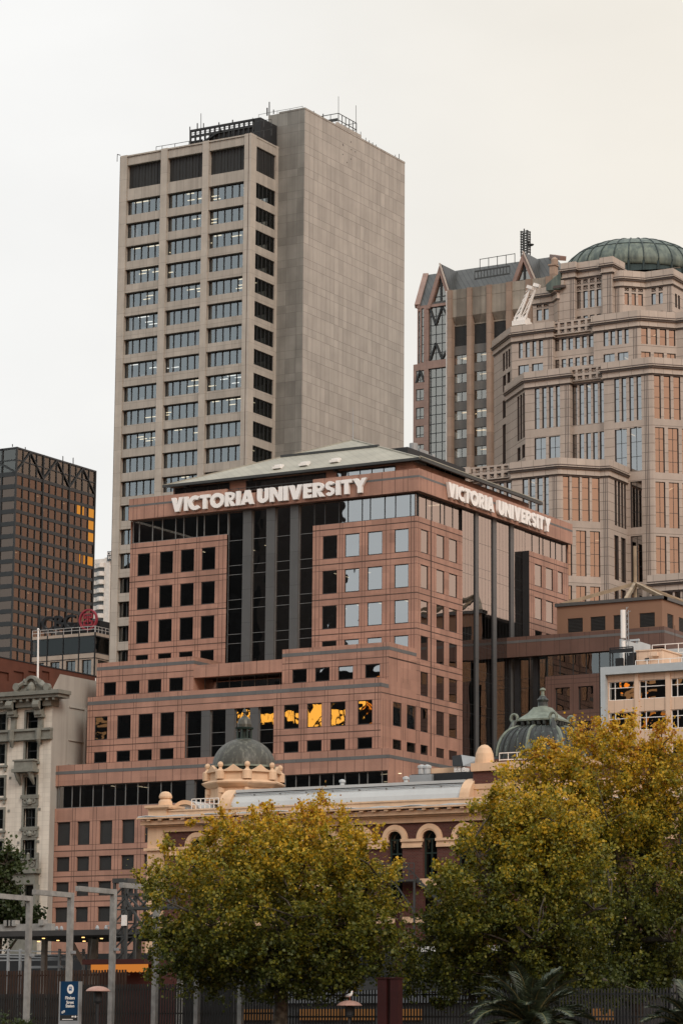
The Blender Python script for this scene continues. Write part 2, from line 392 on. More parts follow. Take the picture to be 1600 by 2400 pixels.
# --- ribbon of glass under the fascia
rib = [310, 324, 355, 378, 409, 428, 459, 476, 509, 532]
xs = [FT.a(p, 1245) for p in rib[1:-1]]
window(FT, (FT.a(309, 1245), gb0, zrb, zfb), 0.25, UNI, M['glass_uni'], M['frame_light'], xs=xs, fw=0.09, name='ribbon_window')
rib2 = [735, 759, 792, 813, 846, 865, 899, 924, 959]
window(FT, (gb1, aR, zrb, zfb), 0.25, UNI, M['glass_uni'], M['frame'], xs=[FT.a(p, 1195) for p in rib2[1:]], fw=0.09, name='ribbon_window')
# --- central glass bay with grey pilasters
pil = [(567, 587), (622, 642), (678, 697)]
zbay = FT.z(661, 1600)
gz = []
for k in range(7):
    zt = zt0-k*FH; gz += [zt+0.55, zt-WH+0.25]
edges = [gb0]+[FT.a(p, 1350) for q in pil for p in q]+[gb1]
for i in range(0, 8, 2):
    window(FT, (edges[i], edges[i+1], zbay, zfb), 0.35, UNI, M['glass_uni'], M['frame_light'], 1, [z for z in gz if z > zbay], 0.05, 'curtain_wall')
def pil_(*a): q = MB(); q.box(*a); return q.build('pilaster', M['pilaster'], UNI)
for i in (1, 3, 5): pil_(FT, edges[i], edges[i+1], zbay, zfb, -0.35, -0.05, 0)
# --- middle step: two blocks with a lower bridge between them
for (x0, x1, colpx, yref, xr_) in ((226, 453, ((243, 272), (294.6, 327), (346, 378), (396, 428.5)), 1605, 412), (661, 911, ((684.6, 718.6), (738, 772), (792, 827), (855, 890)), 1573, 872)):
    a0, a1 = FM.a(x0, yref), FM.a(x1, yref); cols = [(FM.a(p, yref), FM.a(q, yref)) for p, q in colpx]; ops = []
    if x1 == 911: a1 = Xr
    zt, zb = (FM.z(872, 1557), FM.z(872, 1588.7)); win_row(FM, cols, zt, zt-zb, 'window', ops)
    wall(uw, FM, a0, a1, zb-3, zmp, ops, 0.14)
    uw.poly([FM.w(a0, zmp, 0), FM.w(a1, zmp, 0), FM.w(a1, zmp, -(Yt-Ym)), FM.w(a0, zmp, -(Yt-Ym))], 0)
    zg = FM.z(661, 1533), FM.z(661, 1541)
    uw.box(FM, a0, a1, zg[1], zg[0], -0.02, 0.02, 2); hj(FM, FM.z(661, 1557), a0, a1, 0.08); joints(FM, cols, zt, zt-zb, a0, a1); piers(FM, cols, zb-3, zmp, a0, a1)
    if x1 == 453:
        fx = side(a1); uw.poly([fx.w(Ym, zb-3), fx.w(Yt, zb-3), fx.w(Yt, zmp), fx.w(Ym, zmp)], 0); uw.box(fx, Ym, Yt, zg[1], zg[0], -0.02, 0.02, 2)
        fx2 = Face((a0, Yt), (a0, Ym)); uw.poly([fx2.w(0, zb-3), fx2.w(Yt-Ym, zb-3), fx2.w(Yt-Ym, zmp), fx2.w(0, zmp)], 0)
        am0 = a1
    else: am1 = a0
    if x1 == 911: am1 = a0; fx2 = Face((a0, Yt), (a0, Ym)); uw.poly([fx2.w(0, zb-3), fx2.w(Yt-Ym, zb-3), fx2.w(Yt-Ym, zmp), fx2.w(0, zmp)], 0)
zs0, zs1 = FM.z(655, 1575), FM.z(655, 1545.5)
uw.box(FM, am0, am1, zs0, zs1, -0.6, -0.02, 0)
for k in range(1, 7): vj(FM, am0+(am1-am0)*k/7, zs0, zs1, 0.05, -0.02)
zlp = FL.z(893, 1589)
ds = -2.2
window(FM.off(ds), (am0, am1, zlp-1, zs0+0.2), 0.0, UNI, M['glass_uni'], M['frame_light'], 7, 2, 0.06, 'curtain_wall')
# --- low step
cols = [(FL.a(p, 1705), FL.a(q, 1705)) for p, q in ((221.4, 251.5), (274, 306), (324, 357), (375, 407.6))]
cols2 = [(FL.a(p, 1670), FL.a(q, 1670)) for p, q in ((665, 700), (719, 754), (773.5, 809), (837.6, 872))]
a0 = FL.a(205, 1680); g0, g1 = FL.a(433, 1700), FL.a(641, 1690); zt1, zb1_ = FL.z(855, 1641.5), FL.z(855, 1698); zt2, zb2_ = FL.z(855, 1729), FL.z(855, 1755)
zpp = FP.z(905, 1754)
ops = []; win_row(FL, cols+cols2, zt1, zt1-zb1_, 'window', ops); win_row(FL, cols+cols2, zt2, zt2-zb2_, 'window', ops)
zgt, zgb = FL.z(640, 1655), FL.z(640, 1767); ops.append((g0, g1, zgb, zgt))
wall(uw, FL, a0, Xr, zpp-2.5, zlp, ops, 0.14)
uw.poly([FL.w(a0, zlp), FL.w(Xr, zlp), FL.w(Xr, zlp, -(Ym-Yl)-2.4), FL.w(a0, zlp, -(Ym-Yl)-2.4)], 0)
uw.box(FL, a0, Xr+0.02, FL.z(893, 1609), FL.z(893, 1600), -0.02, 0.02, 2); hj(FL, FL.z(891, 1622.7), a0, Xr, 0.08)
hj(FL, zb1_-(zb1_-zt2)*0.5, a0, g0, 0.1); hj(FL, zb1_-(zb1_-zt2)*0.5, g1, Xr, 0.1)
for c, p, q in ((cols, a0, g0), (cols2, g1, Xr)):
    joints(FL, c, zt1, zt1-zb1_, p, q); joints(FL, c, zt2, zt2-zb2_, p, q); piers(FL, c, zpp-2, zlp, p, q)
e2 = [g0]+[FL.a(p, 1700) for p in (471, 491, 528, 548, 585, 604)]+[g1]
for i in range(0, 8, 2): window(FL, (e2[i], e2[i+1], zgb, zgt), 0.3, UNI, M['glass_uni'], M['frame_light'], 1, [FL.z(640, 1709), FL.z(640, 1740)], 0.05, 'curtain_wall')
for i in (1, 3, 5): pil_(FL, e2[i], e2[i+1], zgb, zgt, -0.32, -0.03, 0)
fx2 = Face((a0, Yt), (a0, Yl)); uw.poly([fx2.w(0, zpp-2), fx2.w(Yt-Yl, zpp-2), fx2.w(Yt-Yl, zlp), fx2.w(0, zlp)], 0)
# --- podium
pL = FP.a(116.5, 1850); zpb = FP.z(908, 1805.5); zpr = FP.z(300, 1888.6)
ops = [(pL+0.7, FP.a(908, 1830), zpr, zpb)]
pc = [(FP.a(p, 1950), FP.a(q, 1950)) for p, q in ((133.5, 164), (181, 210), (232.6, 262.6), (285, 315), (338, 368), (391, 421))]
prow = [(FP.z(148, 1928), FP.z(148, 1982)), (FP.z(148, 2010), FP.z(148, 2043)), (FP.z(148, 2069), FP.z(148, 2101.5)), (FP.z(148, 2128), FP.z(148, 2162))]
for zt, zb in prow:
    for c in pc:
        ops.append((c[0], c[1], zb, zt)); window(FP, ops[-1], 0.2, UNI, M['louvre'], M['louvre'], 1, 9, 0.05, 'louvre_window', fd=0.015)
    joints(FP, pc, zt, zt-zb, pL, FP.a(500, 1950))
for (zt, zb), (zt_, _) in zip(prow, prow[1:]): hj(FP, (zb+zt_)/2, pL, FP.a(500, 1950), 0.1)
piers(FP, pc, 0, zpr, pL, FP.a(470, 1950))
wall(uw, FP, pL, Xp, 0.0, zpp, ops, 0.3)
uw.poly([FP.w(pL, zpp), FP.w(Xp, zpp), FP.w(Xp, zpp, -(Yl-Yp)-1), FP.w(pL, zpp, -(Yl-Yp)-1)], 0)
uw.box(FP, pL, Xp+0.02, FP.z(908, 1777), FP.z(908, 1769), -0.02, 0.02, 2)
for k in range(26): vj(FP, pL+1.1+k*1.55+(0.5 if k % 2 else 0), zpb, zpp, 0.05)
pxs = [136, 166, 185, 215, 238, 267, 291, 320, 344, 374, 398, 435, 454, 490, 520, 550, 580, 610, 643, 665, 690, 721, 746, 778, 805, 838, 858, 892]
window(FP, ops[0], 0.3, UNI, M['glass_uni'], M['frame_light'], xs=[FP.a(p, 1845) for p in pxs], fw=0.08, name='ribbon_window')
pil_(FP, FP.a(435, 1850), FP.a(454, 1850), zpr, zpb, -0.32, -0.05, 0)
# --- right hand side
cR = [(FR.a(p, 1270), FR.a(q, 1270)) for p, q in ((986, 1003.5), (1022.5, 1041), (1052, 1071))]
ge0, ge1 = FR.a(1083, 1400), FR.a(1231, 1450)
ops = []
for k in range(6): win_row(FR, cR, zt0-k*FH, WH, 'window', ops); joints(FR, cR, zt0-k*FH, WH, Yt, ge0); hj(FR, zt0-k*FH+(FH-WH)*0.52, Yl if zt0-k*FH+1 < zlp else (Ym if zt0-k*FH+1 < zmp else Yt), ge0, 0.11)
cR2 = [(FR.a(920.5, 1675), FR.a(941, 1675)), (FR.a(953, 1680), FR.a(974, 1680))]
zk5 = zt0-5*FH
win_row(FR, cR2, zk5, WH, 'window', ops)
zs_t, zs_b = FR.z(994, 1747), FR.z(994, 1770); win_row(FR, cR+cR2, zs_t, zs_t-zs_b, 'window', ops)
o1 = [o for o in ops if o[0] > Yt]
wall(uw, FR, Yt, ge0, zpp-2.5, zrb, o1, 0.14)
wall(uw, FR, Ym, Yt, zpp-2.5, zmp, [o for o in ops if Ym < (o[0]+o[1])/2 < Yt], 0.14)
wall(uw, FR, Yl, Ym, zpp-2.5, zlp, [o for o in ops if Yl < (o[0]+o[1])/2 < Ym], 0.14)
piers(FR, cR, zpp, zrb, Yt, ge0); piers(FR, cR2, zpp, zlp-2, Yl, Yt)
vj(FR, FR.a(1010, 1300), zpp, zrb, 0.18)
uw.box(FR, Ym, Yt, FM.z(661, 1541), FM.z(661, 1533), -0.02, 0.02, 2); hj(FR, FM.z(661, 1557), Ym, Yt, 0.08)
uw.box(FR, Yl, Ym, FL.z(893, 1609), FL.z(893, 1600), -0.02, 0.02, 2)
for px in (930, 945, 955): vj(FR, FR.a(px, 1560), zlp, zmp, 0.05)
wall(uw, FRP, Yp, ge0, 0, zpp, [], 0.3); uw.box(FRP, Yp, ge0, FP.z(908, 1777), FP.z(908, 1769), -0.02, 0.02, 2)
uw.poly([FRP.w(Yp, zpp), FRP.w(ge0, zpp), FRP.w(ge0, zpp, -2.0), FRP.w(Yp, zpp, -2.0)], 0)
for k in range(12): vj(FRP, Yp+1.2+k*1.7, 0, zpp, 0.05)
window(FR, (Yt, ge0, zrb, zfb), 0.25, UNI, M['glass_uni'], M['frame'], xs=[FR.a(p, 1215) for p in (985, 1003, 1016, 1036, 1046, 1065)], fw=0.08, name='ribbon_window')
pr = [(1111, 1123), (1152.5, 1165), (1193.5, 1206)]
e3 = [ge0]+[FR.a(p, 1400) for q in pr for p in q]+[ge1]
zgl = [z for z in [zt0-k*FH+0.55 for k in range(14)]+[zt0-k*FH-WH+0.25 for k in range(14)] if z > 8]
e3 = [a-(0.12 if i in (2, 4, 6) else 0) for i, a in enumerate(e3)]
for i in range(0, 8, 2): window(FR, (e3[i], e3[i+1], 6, zfb), 0.04, UNI, M['glass_uni'], M['frame'], 4, zgl, 0.03, 'curtain_wall', fd=0.004)
for i in (1, 3, 5): pil_(FR, e3[i]+0.2, e3[i+1]-0.12, 0, zfb, -0.15, 0.05, 0); rv_ = MB(); rv_.box(FR, e3[i]-0.02, e3[i]+0.2, 0, zfb, -0.15, 0.02, 0); rv_.build('black_strip', M['black'], UNI)  # black strip along one edge of each pilaster
# block at the far right end, standing proud
fb = side(Xr+0.85); b0, b1 = fb.a(1240, 1400), fb.a(1331, 1350)
cb = [(fb.a(p, 1400), fb.a(q, 1400)) for p, q in ((1253, 1270), (1279, 1296), (1307, 1319))]
ops = []
for k in range(6):
    zt = zt0-k*FH
    if k < 3: win_row(fb, cb, zt, WH, 'window', ops); joints(fb, cb, zt, WH, b0, b1); hj(fb, zt+(FH-WH)*0.52, b0, b1, 0.11)
wall(uw, fb, b0, b1, 0, zrb, ops, 0.14); piers(fb, cb, 10, zrb, b0, b1)
uw.poly([fb.w(b0, zrb), fb.w(b1, zrb), fb.w(b1, zrb, -0.9), fb.w(b0, zrb, -0.9)], 0)
bk = MB(); bk.box(front(fb.O.y+b0), fb.O.x-0.85, fb.O.x, 0, zrb, 0.0, 0.03); bk.build('return_panel', M['black'], UNI)
window(FR, (ge1, fsE-0.3, zrb, zfb), 0.1, UNI, M['glass_uni'], M['frame'], xs=[FR.a(p, 1300) for p in (1248, 1265, 1273.5, 1291, 1303, 1318)], fw=0.08, name='ribbon_window')
# --- closing walls at the back and the left, not seen from the river
for Fq, L_, zt in ((Face((Xr, fsE), (aL, fsE)), Xr-aL, zft), (Face((aL, fsE), (aL, Yt)), fsE-Yt, zfb)):
    uw.poly([Fq.w(0, 0), Fq.w(L_, 0), Fq.w(L_, zt), Fq.w(0, zt)], 0)
uw.poly([FP.w(pL, 0), FP.w(pL, 0, -30), FP.w(pL, zpp, -30), FP.w(pL, zpp)], 0)
uw.build('wall', G, UNI)
# --- floors and core behind the glass
fl = MB()
for k in range(-1, 15):
    zc = zt0-k*FH+0.35
    if zc < 2: break
    y0 = Yt+0.45 if zc > zmp else (Ym+0.45 if zc > zlp else (Yl+0.45 if zc > zpp else Yp+0.45))
    xr = Xr-0.45; fl.wbox(aL+0.4, xr, y0, fsE-0.4, zc-0.2, zc+0.25)
fl.wbox(aL+4, Xr-9, Yt+8, fsE-2, 1, zfb)
for x in (cl[0][0]-3,): pass
fl.build('floor_slab', M['dark'], UNI)
for (F, px, py, dd, L_, al) in ((FT, 447, 1296, 2.0, 1.6, 0), (FT, 492, 1306, 2.0, 1.4, 0), (FT, 596, 1287, 3, 1.8, 0), (FT, 553, 1299, 3, 1.4, 0), (FT, 772, 1362, 2.5, 3.0, 0), (FT, 828, 1353, 2, 3.0, 0), (FT, 777, 1440, 2, 2, 0), (FT, 828, 1437, 2, 2.4, 0), (FT, 880, 1433, 2, 2.6, 0), (FT, 940, 1427, 2, 3.0, 0), (FP, 246, 1842, 2, 1.6, 0), (FP, 310, 1843, 2, 2, 0), (FP, 455, 1833, 2, 2, 1), (FP, 800, 1818, 2, 2.4, 1), (FP, 890, 1812, 2, 2.6, 1), (FP, 868, 1826, 4, 1.5, 1), (FR, 1058, 1197, 2, 1.6, 0)):
    a, z = F.p(px, py); kz = (zt0+0.15-z)/FH; zc = zt0+0.12-round(kz)*FH if F is not FP else z+0.1
    lamp_strip(F, a, min(zc, z+1.0), -dd, L_, UNI, M['lamp'], 0.14, bool(al))
# --- roof: upper storey set back, hipped sheeting, eaves
zr0 = zft-0.3
up = MB(); up.wbox(fa.a(396, 1150), Xr-0.5, Yt+0.3, FR.a(1256, 1197)-0.8, zr0, FT.z(950, 1083)+0.05); up.build('attic_wall', M['granite'], UNI)
fA = front(Yt+0.3)
for x0, x1, y0, y1, gl in ((410, 539, 1160, 1138, 5), (577, 764, 1140, 1118, 8), (789, 927, 1116, 1098, 5)):
    zl, zh = sorted((fA.z((x0+x1)/2, y0), fA.z((x0+x1)/2, y1)))
    window(fA, (fA.a(x0, 1130), fA.a(x1, 1110), zl, zh), -0.02, UNI, M['glass_uni'], M['frame'], gl, 1, 0.07, 'attic_window')
rf = MB(); fe = front(Yt-0.7); fR_ = side(Xr+0.7)
eL = fe.p(382, 1146); eR = (Xr+0.7, fe.z(951, 1081)); ze = (eL[1]+eR[1])/2+0.30
ap = at(827, 1031, 312); ap = Vector((ap.x, Yt+9.5, ap.z)); Fap = front(Yt+9.5); aa, az = Fap.p(827, 1031); ap = Vector((aa, Yt+9.5, az))
fr_e = FR.a(1256, 1197); Y9 = Yt+9.5
EL = Vector((eL[0], Yt-0.7, ze)); ER = Vector((eR[0], Yt-0.7, ze)); 
bl = Fap.p(690, 1062); BL = Vector((bl[0], Y9+4, ze+0.6*(az-ze)))
hp = ER.lerp(ap, 0.42)
rf.poly([EL, ER, ap, EL.lerp(ap, 0.45)], 0); rf.poly([EL, EL.lerp(ap, 0.45), ap, Vector((ap.x-3, Y9+8, ze)), Vector((EL.x, Y9+8, ze))], 0)
rf.poly([ER, Vector((ER.x, fr_e, ze)), Vector((hp.x, fr_e, hp.z)), Vector((hp.x, hp.y, hp.z))], 0)
rf.poly([hp, Vector((hp.x, Y9+8, hp.z)), Vector((ap.x, Y9+8, ap.z-1)), ap], 0)
rf.build('roof', M['roof_sheet'], UNI)
ea = MB()
ea.bar(EL+Vector((0, 0, -0.1)), ER+Vector((0, 0, -0.1)), 0.3, 0.28); ea.bar(ER+Vector((0, 0.1, -0.1)), Vector((ER.x, fr_e, ze-0.1)), 0.3, 0.3)
q0, q1 = EL.lerp(ap, 0.62), ER.lerp(ap, 0.60); ea.bar(q0+Vector((0, 0, 0.1)), q1+Vector((0, 0, 0.12)), 0.25, 0.25)
for px in (428, 575, 764, 940): ea.bar(EL.lerp(ER, (px-382)/(951-382))+Vector((0, 0.3, -0.2)), EL.lerp(ER, (px-382)/(951-382))+Vector((0, 2.4, -0.2)), 0.25, 0.35)
ea.build('eave', M['dark_metal'], UNI)
hpm = MB(); hpm.bar(ER, ap, 0.3, 0.18); hpm.bar(ap, EL.lerp(ap, 0.45), 0.2, 0.15); hpm.bar(EL.lerp(ap, 0.45), EL, 0.2, 0.15)
hpm.bar(Vector((ER.x+0.05, ER.y, ze+0.16)), Vector((ER.x+0.05, fr_e, ze+0.16)), 0.12, 0.1); hpm.build('hip_flashing', M['roof_sheet'], UNI)
ms = MB(); ms.tube([ap, ap+Vector((0, 0, 3.6))], [0.06, 0.025], 6); ms.build('roof_mast', M['steel'], UNI)
# plant screen and catwalk behind the hip
P1 = front(Y9+1); pa, pz = P1.p(900, 1052); pb = side(Xr-4.5)
pl = MB(); ya = pb.a(955, 1047); yb = pb.a(1080, 1092); zz = pb.z(955, 1047)
pl.wbox(P1.a(880, 1052), Xr-4.5, ya, yb+1, ze+0.3, zz); pl.build('plant_screen', M['black'], UNI)
cw = MB(); fC = side(Xr-1.6)
for i, px in enumerate((963, 981, 992, 1004, 1018, 1030, 1043, 1057)):
    y, z = fC.p(px, 1070+(px-963)*0.35); cw.bar((Xr-1.6, y, z-1.2), (Xr-1.6, y, z+0.0), 0.06)
    if i: cw.bar((Xr-1.6, yp_, zp_), (Xr-1.6, y, z), 0.06); cw.bar((Xr-1.6, yp_, zp_-0.5), (Xr-1.6, y, z-0.5), 0.05)
    yp_, zp_ = y, z
cw.build('catwalk_railing', M['steel'], UNI)
vn = MB()
for px, h, r in ((966, 2.6, 0.45), (1000, 1.3, 0.3), (1012, 1.6, 0.22)):
    y, z = pb.p(px, 1062+(px-955)*0.3); vn.tube([(Xr-5.2, y+1.5, z-1.5), (Xr-5.2, y+1.5, z+h*0.6)], r, 12)
vn.box(side(Xr-5), pb.a(983, 1050)+1, pb.a(1003, 1058)+1, zz-0.2, zz+0.55, -1.5, 0); vn.build('roof_vent', M['steel'], UNI)
# railing in the lowered parapet
rl = MB()
for i in range(9):
    a = n0+(n1-n0)*i/8; rl.bar(fa.w(a, zn, -0.3), fa.w(a, zft-0.05, -0.3), 0.05)
rl.bar(fa.w(n0, zft-0.05, -0.3), fa.w(n1, zft-0.05, -0.3), 0.06); rl.bar(fa.w(n0, (zn+zft)/2, -0.3), fa.w(n1, (zn+zft)/2, -0.3), 0.04); rl.build('parapet_railing', M['dark_metal'], UNI)
# roof hatches and floodlight
for px, py in ((625, 1104), (684, 1098), (752, 1091)):
    k = (px-382)/(951-382); b = EL.lerp(ER, k)+Vector((0, 1.6, 1.0)); ht = MB(); ht.wbox(b.x-0.5, b.x+0.5, b.y-0.3, b.y+0.3, b.z-0.15, b.z+0.1); ht.wbox(b.x-0.7, b.x+0.3, b.y+0.5, b.y+0.9, b.z+0.1, b.z+0.45); ht.build('skylight', M['white'], UNI)
# --- lettering
def lettering(F, txt, a0, a1, zb, zt, d, parent, name, mats, ext=0.12, off=0.018, asc=0.73, label=None, sx=1.0):
    cu = bpy.data.curves.new(name, 'FONT'); cu.body = txt; cu.extrude = ext; cu.offset = off; cu.size = 1.0; cu.space_character = 1.0
    to = bpy.data.objects.new(name+'_tmp', cu); COL.objects.link(to); dg = bpy.context.evaluated_depsgraph_get()
    me = bpy.data.meshes.new_from_object(to.evaluated_get(dg)); bpy.data.objects.remove(to); bpy.data.curves.remove(cu)
    n = len(me.vertices); v = np.zeros(n*3); me.vertices.foreach_get('co', v); v = v.reshape(-1, 3)
    mn, mx = v.min(0), v.max(0); s = (zt-zb)/(mx[1]-mn[1]); sxx = (a1-a0)/(mx[0]-mn[0])
    A = a0+(v[:, 0]-mn[0])*sxx; Z = zb+(v[:, 1]-mn[1])*s; D = d+(v[:, 2]-mn[2])
    Wd = np.outer(A, F.t)+np.outer(D, F.n)+np.array(F.O); Wd[:, 2] = Z
    Wd -= np.array(OFF.get(parent.name, Vector((0, 0, 0)))); me.vertices.foreach_set('co', Wd.ravel()); me.update()
    for m in mats: me.materials.append(m)
    o = bpy.data.objects.new(name, me); COL.objects.link(o); o.parent = parent; OFF[o.name] = OFF.get(parent.name, Vector((0, 0, 0)))
    if label: o['label'] = label
    return o

def ring(x, y, R, r, t0, t1, n=16):
    """arc of a letter as a closed outline"""
    o = [(x+R*math.cos(math.radians(t0+(t1-t0)*k/n)), y+R*math.sin(math.radians(t0+(t1-t0)*k/n))) for k in range(n+1)]
    return [[o[k], o[k+1], (x+(o[k+1][0]-x)*r/R, y+(o[k+1][1]-y)*r/R), (x+(o[k][0]-x)*r/R, y+(o[k][1]-y)*r/R)][::-1] for k in range(n)]
def rect(a, b, c, d): return [(a, c), (b, c), (b, d), (a, d)]
GLYPH = {'V': (.90, [[(0, 1), (.31, 1), (.45, .42), (.59, 1), (.90, 1), (.60, 0), (.30, 0)]]), 'I': (.28, [rect(0, .28, 0, 1)]),
 'C': (.80, ring(.50, .50, .52, .24, 48, 312)), 'T': (.70, [[(0, 1), (.70, 1), (.70, .76), (.49, .76), (.49, 0), (.21, 0), (.21, .76), (0, .76)]]),
 'O': (1.04, ring(.52, .50, .53, .25, 0, 360, 28)),
 'R': (.76, [rect(0, .28, 0, 1)]+[rect(.28, .40, .78, 1), rect(.28, .40, .38, .58)]+ring(.40, .69, .31, .10, -90, 90, 12)+[[(.28, .375), (.50, .375), (.78, 0), (.45, 0)]]),
 'A': (.94, [[(0, 0), (.30, 0), (.47, .66), (.47, 1), (.31, 1)], [(.94, 0), (.64, 0), (.47, .66), (.47, 1), (.63, 1)][::-1], [(.34, .16), (.60, .16), (.545, .38), (.395, .38)]]),
 'U': (.78, [rect(0, .28, .38, 1), rect(.50, .78, .38, 1)]+ring(.39, .38, .39, .11, 180, 360, 14)),
 'N': (.86, [[(0, 0), (.27, 0), (.27, .56), (.60, 0), (.86, 0), (.86, 1), (.59, 1), (.59, .44), (.26, 1), (0, 1)]]),
 'E': (.56, [[(0, 0), (.56, 0), (.56, .23), (.28, .23), (.28, .39), (.53, .39), (.53, .61), (.28, .61), (.28, .77), (.56, .77), (.56, 1), (0, 1)]]),
 'S': (.62, ring(.31, .705, .305, .075, 25, 270, 14)+ring(.31, .295, .305, .075, -155, 90, 14)),
 'Y': (.90, [[(0, 1), (.31, 1), (.45, .70), (.59, 1), (.90, 1), (.59, .42), (.59, 0), (.31, 0), (.31, .42)]])}
def block_word(F, txt, a0, a1, zb, zt, parent, label):
    wd = sum(GLYPH[c][0] for c in txt)+0.07*(len(txt)-1); k = (a1-a0)/wd; x = 0; mb = MB(); h = zt-zb
    for c in txt:
        for i, pol in enumerate(GLYPH[c][1]):
            mb.plate(F, [(a0+(x+p[0])*k, zb+p[1]*h) for p in pol], 0.06, 0.42+0.0015*(i % 3))
        x += GLYPH[c][0]+0.07
    return mb.build('sign_lettering', M['sign_white'], parent, label=label)
M['sign_white'] = m_plain('white_sign', (0.86, 0.86, 0.84), 0.4, var=0.02)
wz0, wz1 = fa.z(415, 1201), fa.z(415, 1168)
for F, words in ((fa, (('VICTORIA', 406, 598, 1181), ('UNIVERSITY', 607, 863, 1155))), (fs, (('VICTORIA', 1043, 1150, 1180), ('UNIVERSITY', 1160, 1283, 1222)))):
    for txt, x0, x1, ym in words:
        block_word(F, txt, F.a(x0, ym), F.a(x1, ym), wz0, wz1, UNI, 'white block letters reading '+txt+(' on the river front' if F is fa else ' on the side wall'))

# ================================================================== CONCRETE OFFICE TOWER BEHIND
P0 = at(589, 310.5, 455)
TY, TX = P0.y, P0.x
TF, TS = front(TY), side(TX)
TW = thing('office_tower', 'tall grey concrete office tower with a blank side wall, rising behind the pink block', 'building', (TX-12, TY+15, 0))
cy = TS.a(653, 344)                                   # face of the solid core
TC = front(cy); CX = TC.a(714, 300); TCS = side(CX)
zc_top = TC.z(714, 254.5); cE = TCS.a(948.3, 382)
zo_top = TF.z(589, 310.5)
oL = TF.a(281.5, 366)
core = MB()
core.poly([TC.w(TX, 0), TC.w(CX, 0), TC.w(CX, zc_top), TC.w(TX, zc_top)], 1)
core.poly([TCS.w(cy, 0), TCS.w(cE, 0), TCS.w(cE, zc_top), TCS.w(cy, zc_top)], 0)
core.poly([(CX, cE, 0), (TX-2, cE, 0), (TX-2, cE, zc_top), (CX, cE, zc_top)], 0)
core.poly([(TX-2, cE, 0), (TX-2, cy+0.0, 0), (TX-2, cy, zc_top), (TX-2, cE, zc_top)], 0)
core.poly([(CX, cy, zc_top), (CX, cE, zc_top), (TX-2, cE, zc_top), (TX-2, cy, zc_top)], 0)
core.poly([(TX-2, cy, zo_top), (TX, cy, zo_top), (TX, cy, zc_top), (TX-2, cy, zc_top)], 1)
core.box(TCS, cy, cE, zc_top-0.02, zc_top+0.25, -0.35, 0.06, 0); core.box(TC, TX, CX, zc_top-0.02, zc_top+0.25, -0.35, 0.05, 1)
core.build('core_wall', [M['concrete'], M['concrete_stained']], TW)
zw0 = TF.z(488, 436.4); FT_ = (zw0-TF.z(488, 436.4+55.4*8))/8.0; HW = zw0-TF.z(488, 472)
zl0, zl1 = TF.z(488, 409.7), TF.z(488, 352.6)
piersx = [(281.5, 296.5), (376, 391), (473.5, 488), (571.5, 589)]
pa_ = [(TF.a(p, 420), TF.a(q, 420)) for p, q in piersx]; pa_[-1] = (pa_[-1][0], TX)
sp = MB(); pr_ = MB()
NR = 21; bays = [(pa_[i][1], pa_[i+1][0]) for i in range(3)]
sA0, sA1 = TS.a(600.5, 420), TS.a(646.5, 430)
DEP = 0.85
def tower_bay(F, a0, a1, rows, nx, sidebay=False):
    DEP = 0.34 if sidebay else 0.85
    ops = [(a0, a1, zl0, zl1)]
    lw = MB(); lw.box(F, a0, a1, zl0, zl1, -DEP-0.1, -DEP)
    for i in range(1, 11): a = a0+(a1-a0)*i/11; lw.box(F, a-0.05, a+0.05, zl0, zl1, -DEP, -DEP+(0.14 if i % 2 else 0.08))
    lw.build('louvre_panel', M['louvre'], TW)
    for k in range(rows):
        zt = zw0-k*FT_; o = (a0, a1, zt-HW, zt); ops.append(o)
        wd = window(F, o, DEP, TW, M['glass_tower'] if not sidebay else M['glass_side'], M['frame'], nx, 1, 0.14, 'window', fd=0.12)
        if sidebay: 
            if RND.random() < 0.25: lamp_strip(F, a0+RND.uniform(1, 4), zt+0.1, -DEP-2, 1.0, wd, M['lamp'], 0.15)
            continue
        lit = RND.random()
        if lit < 0.62:
            mm = M['lamp'] if RND.random() < 0.75 else M['lamp_white']; lm = MB()
            for j in range(RND.randint(2, 6)):
                ax = a0+RND.uniform(0.08, 0.92)*(a1-a0); dd = RND.choice((1.2, 2.7, 4.2, 5.7))
                lm.box(F, ax-0.65, ax+0.65, zt+0.02, zt+0.10, -DEP-dd-0.11, -DEP-dd+0.11)
            lm.build('ceiling_lights', mm, wd)
    return ops
o0 = tower_bay(TF, bays[0][0], bays[0][1], NR, 5)
o1 = tower_bay(TF, bays[1][0], bays[1][1], 14, 5); o2 = tower_bay(TF, bays[2][0], bays[2][1], 13, 5)
o3 = tower_bay(TS, sA0, sA1, 13, 5, True)
wall(sp, TF, pa_[0][0], TX, 0, zo_top, o0+o1+o2, DEP, 0, 0, -0.18)
wall(sp, TS, TY, cy, 0, zo_top, o3, 0.36, 0, 0, -0.06)
Fl = Face((oL, cE), (oL, TY)); sp.poly([Fl.w(0, 0), Fl.w(cE-TY, 0), Fl.w(cE-TY, zo_top), Fl.w(0, zo_top)], 0)
sp.poly([(oL, cE, 0), (TX, cE, 0), (TX, cE, zo_top), (oL, cE, zo_top)], 0); sp.poly([(oL, TY, zo_top-0.3), (TX, TY, zo_top-0.3), (TX, cy, zo_top-0.3), (oL, cy, zo_top-0.3)], 0)
sp.build('spandrel_wall', M['concrete_front'], TW)
for a0, a1 in pa_[:-1]: pr_.box(TF, a0, a1, 0, zo_top+0.02, -0.2, 0.0)
pr_.box(TF, pa_[-1][0], TX, 0, zo_top+0.02, -0.2, 0.0); pr_.box(TS, TY+0.2, sA0, 0, zo_top+0.02, -0.2, 0.0); pr_.box(TS, sA1, cy-0.01, 0, zo_top+0.01, -0.05, 0.0)
pr_.build('pier', M['pier_concrete'], TW)
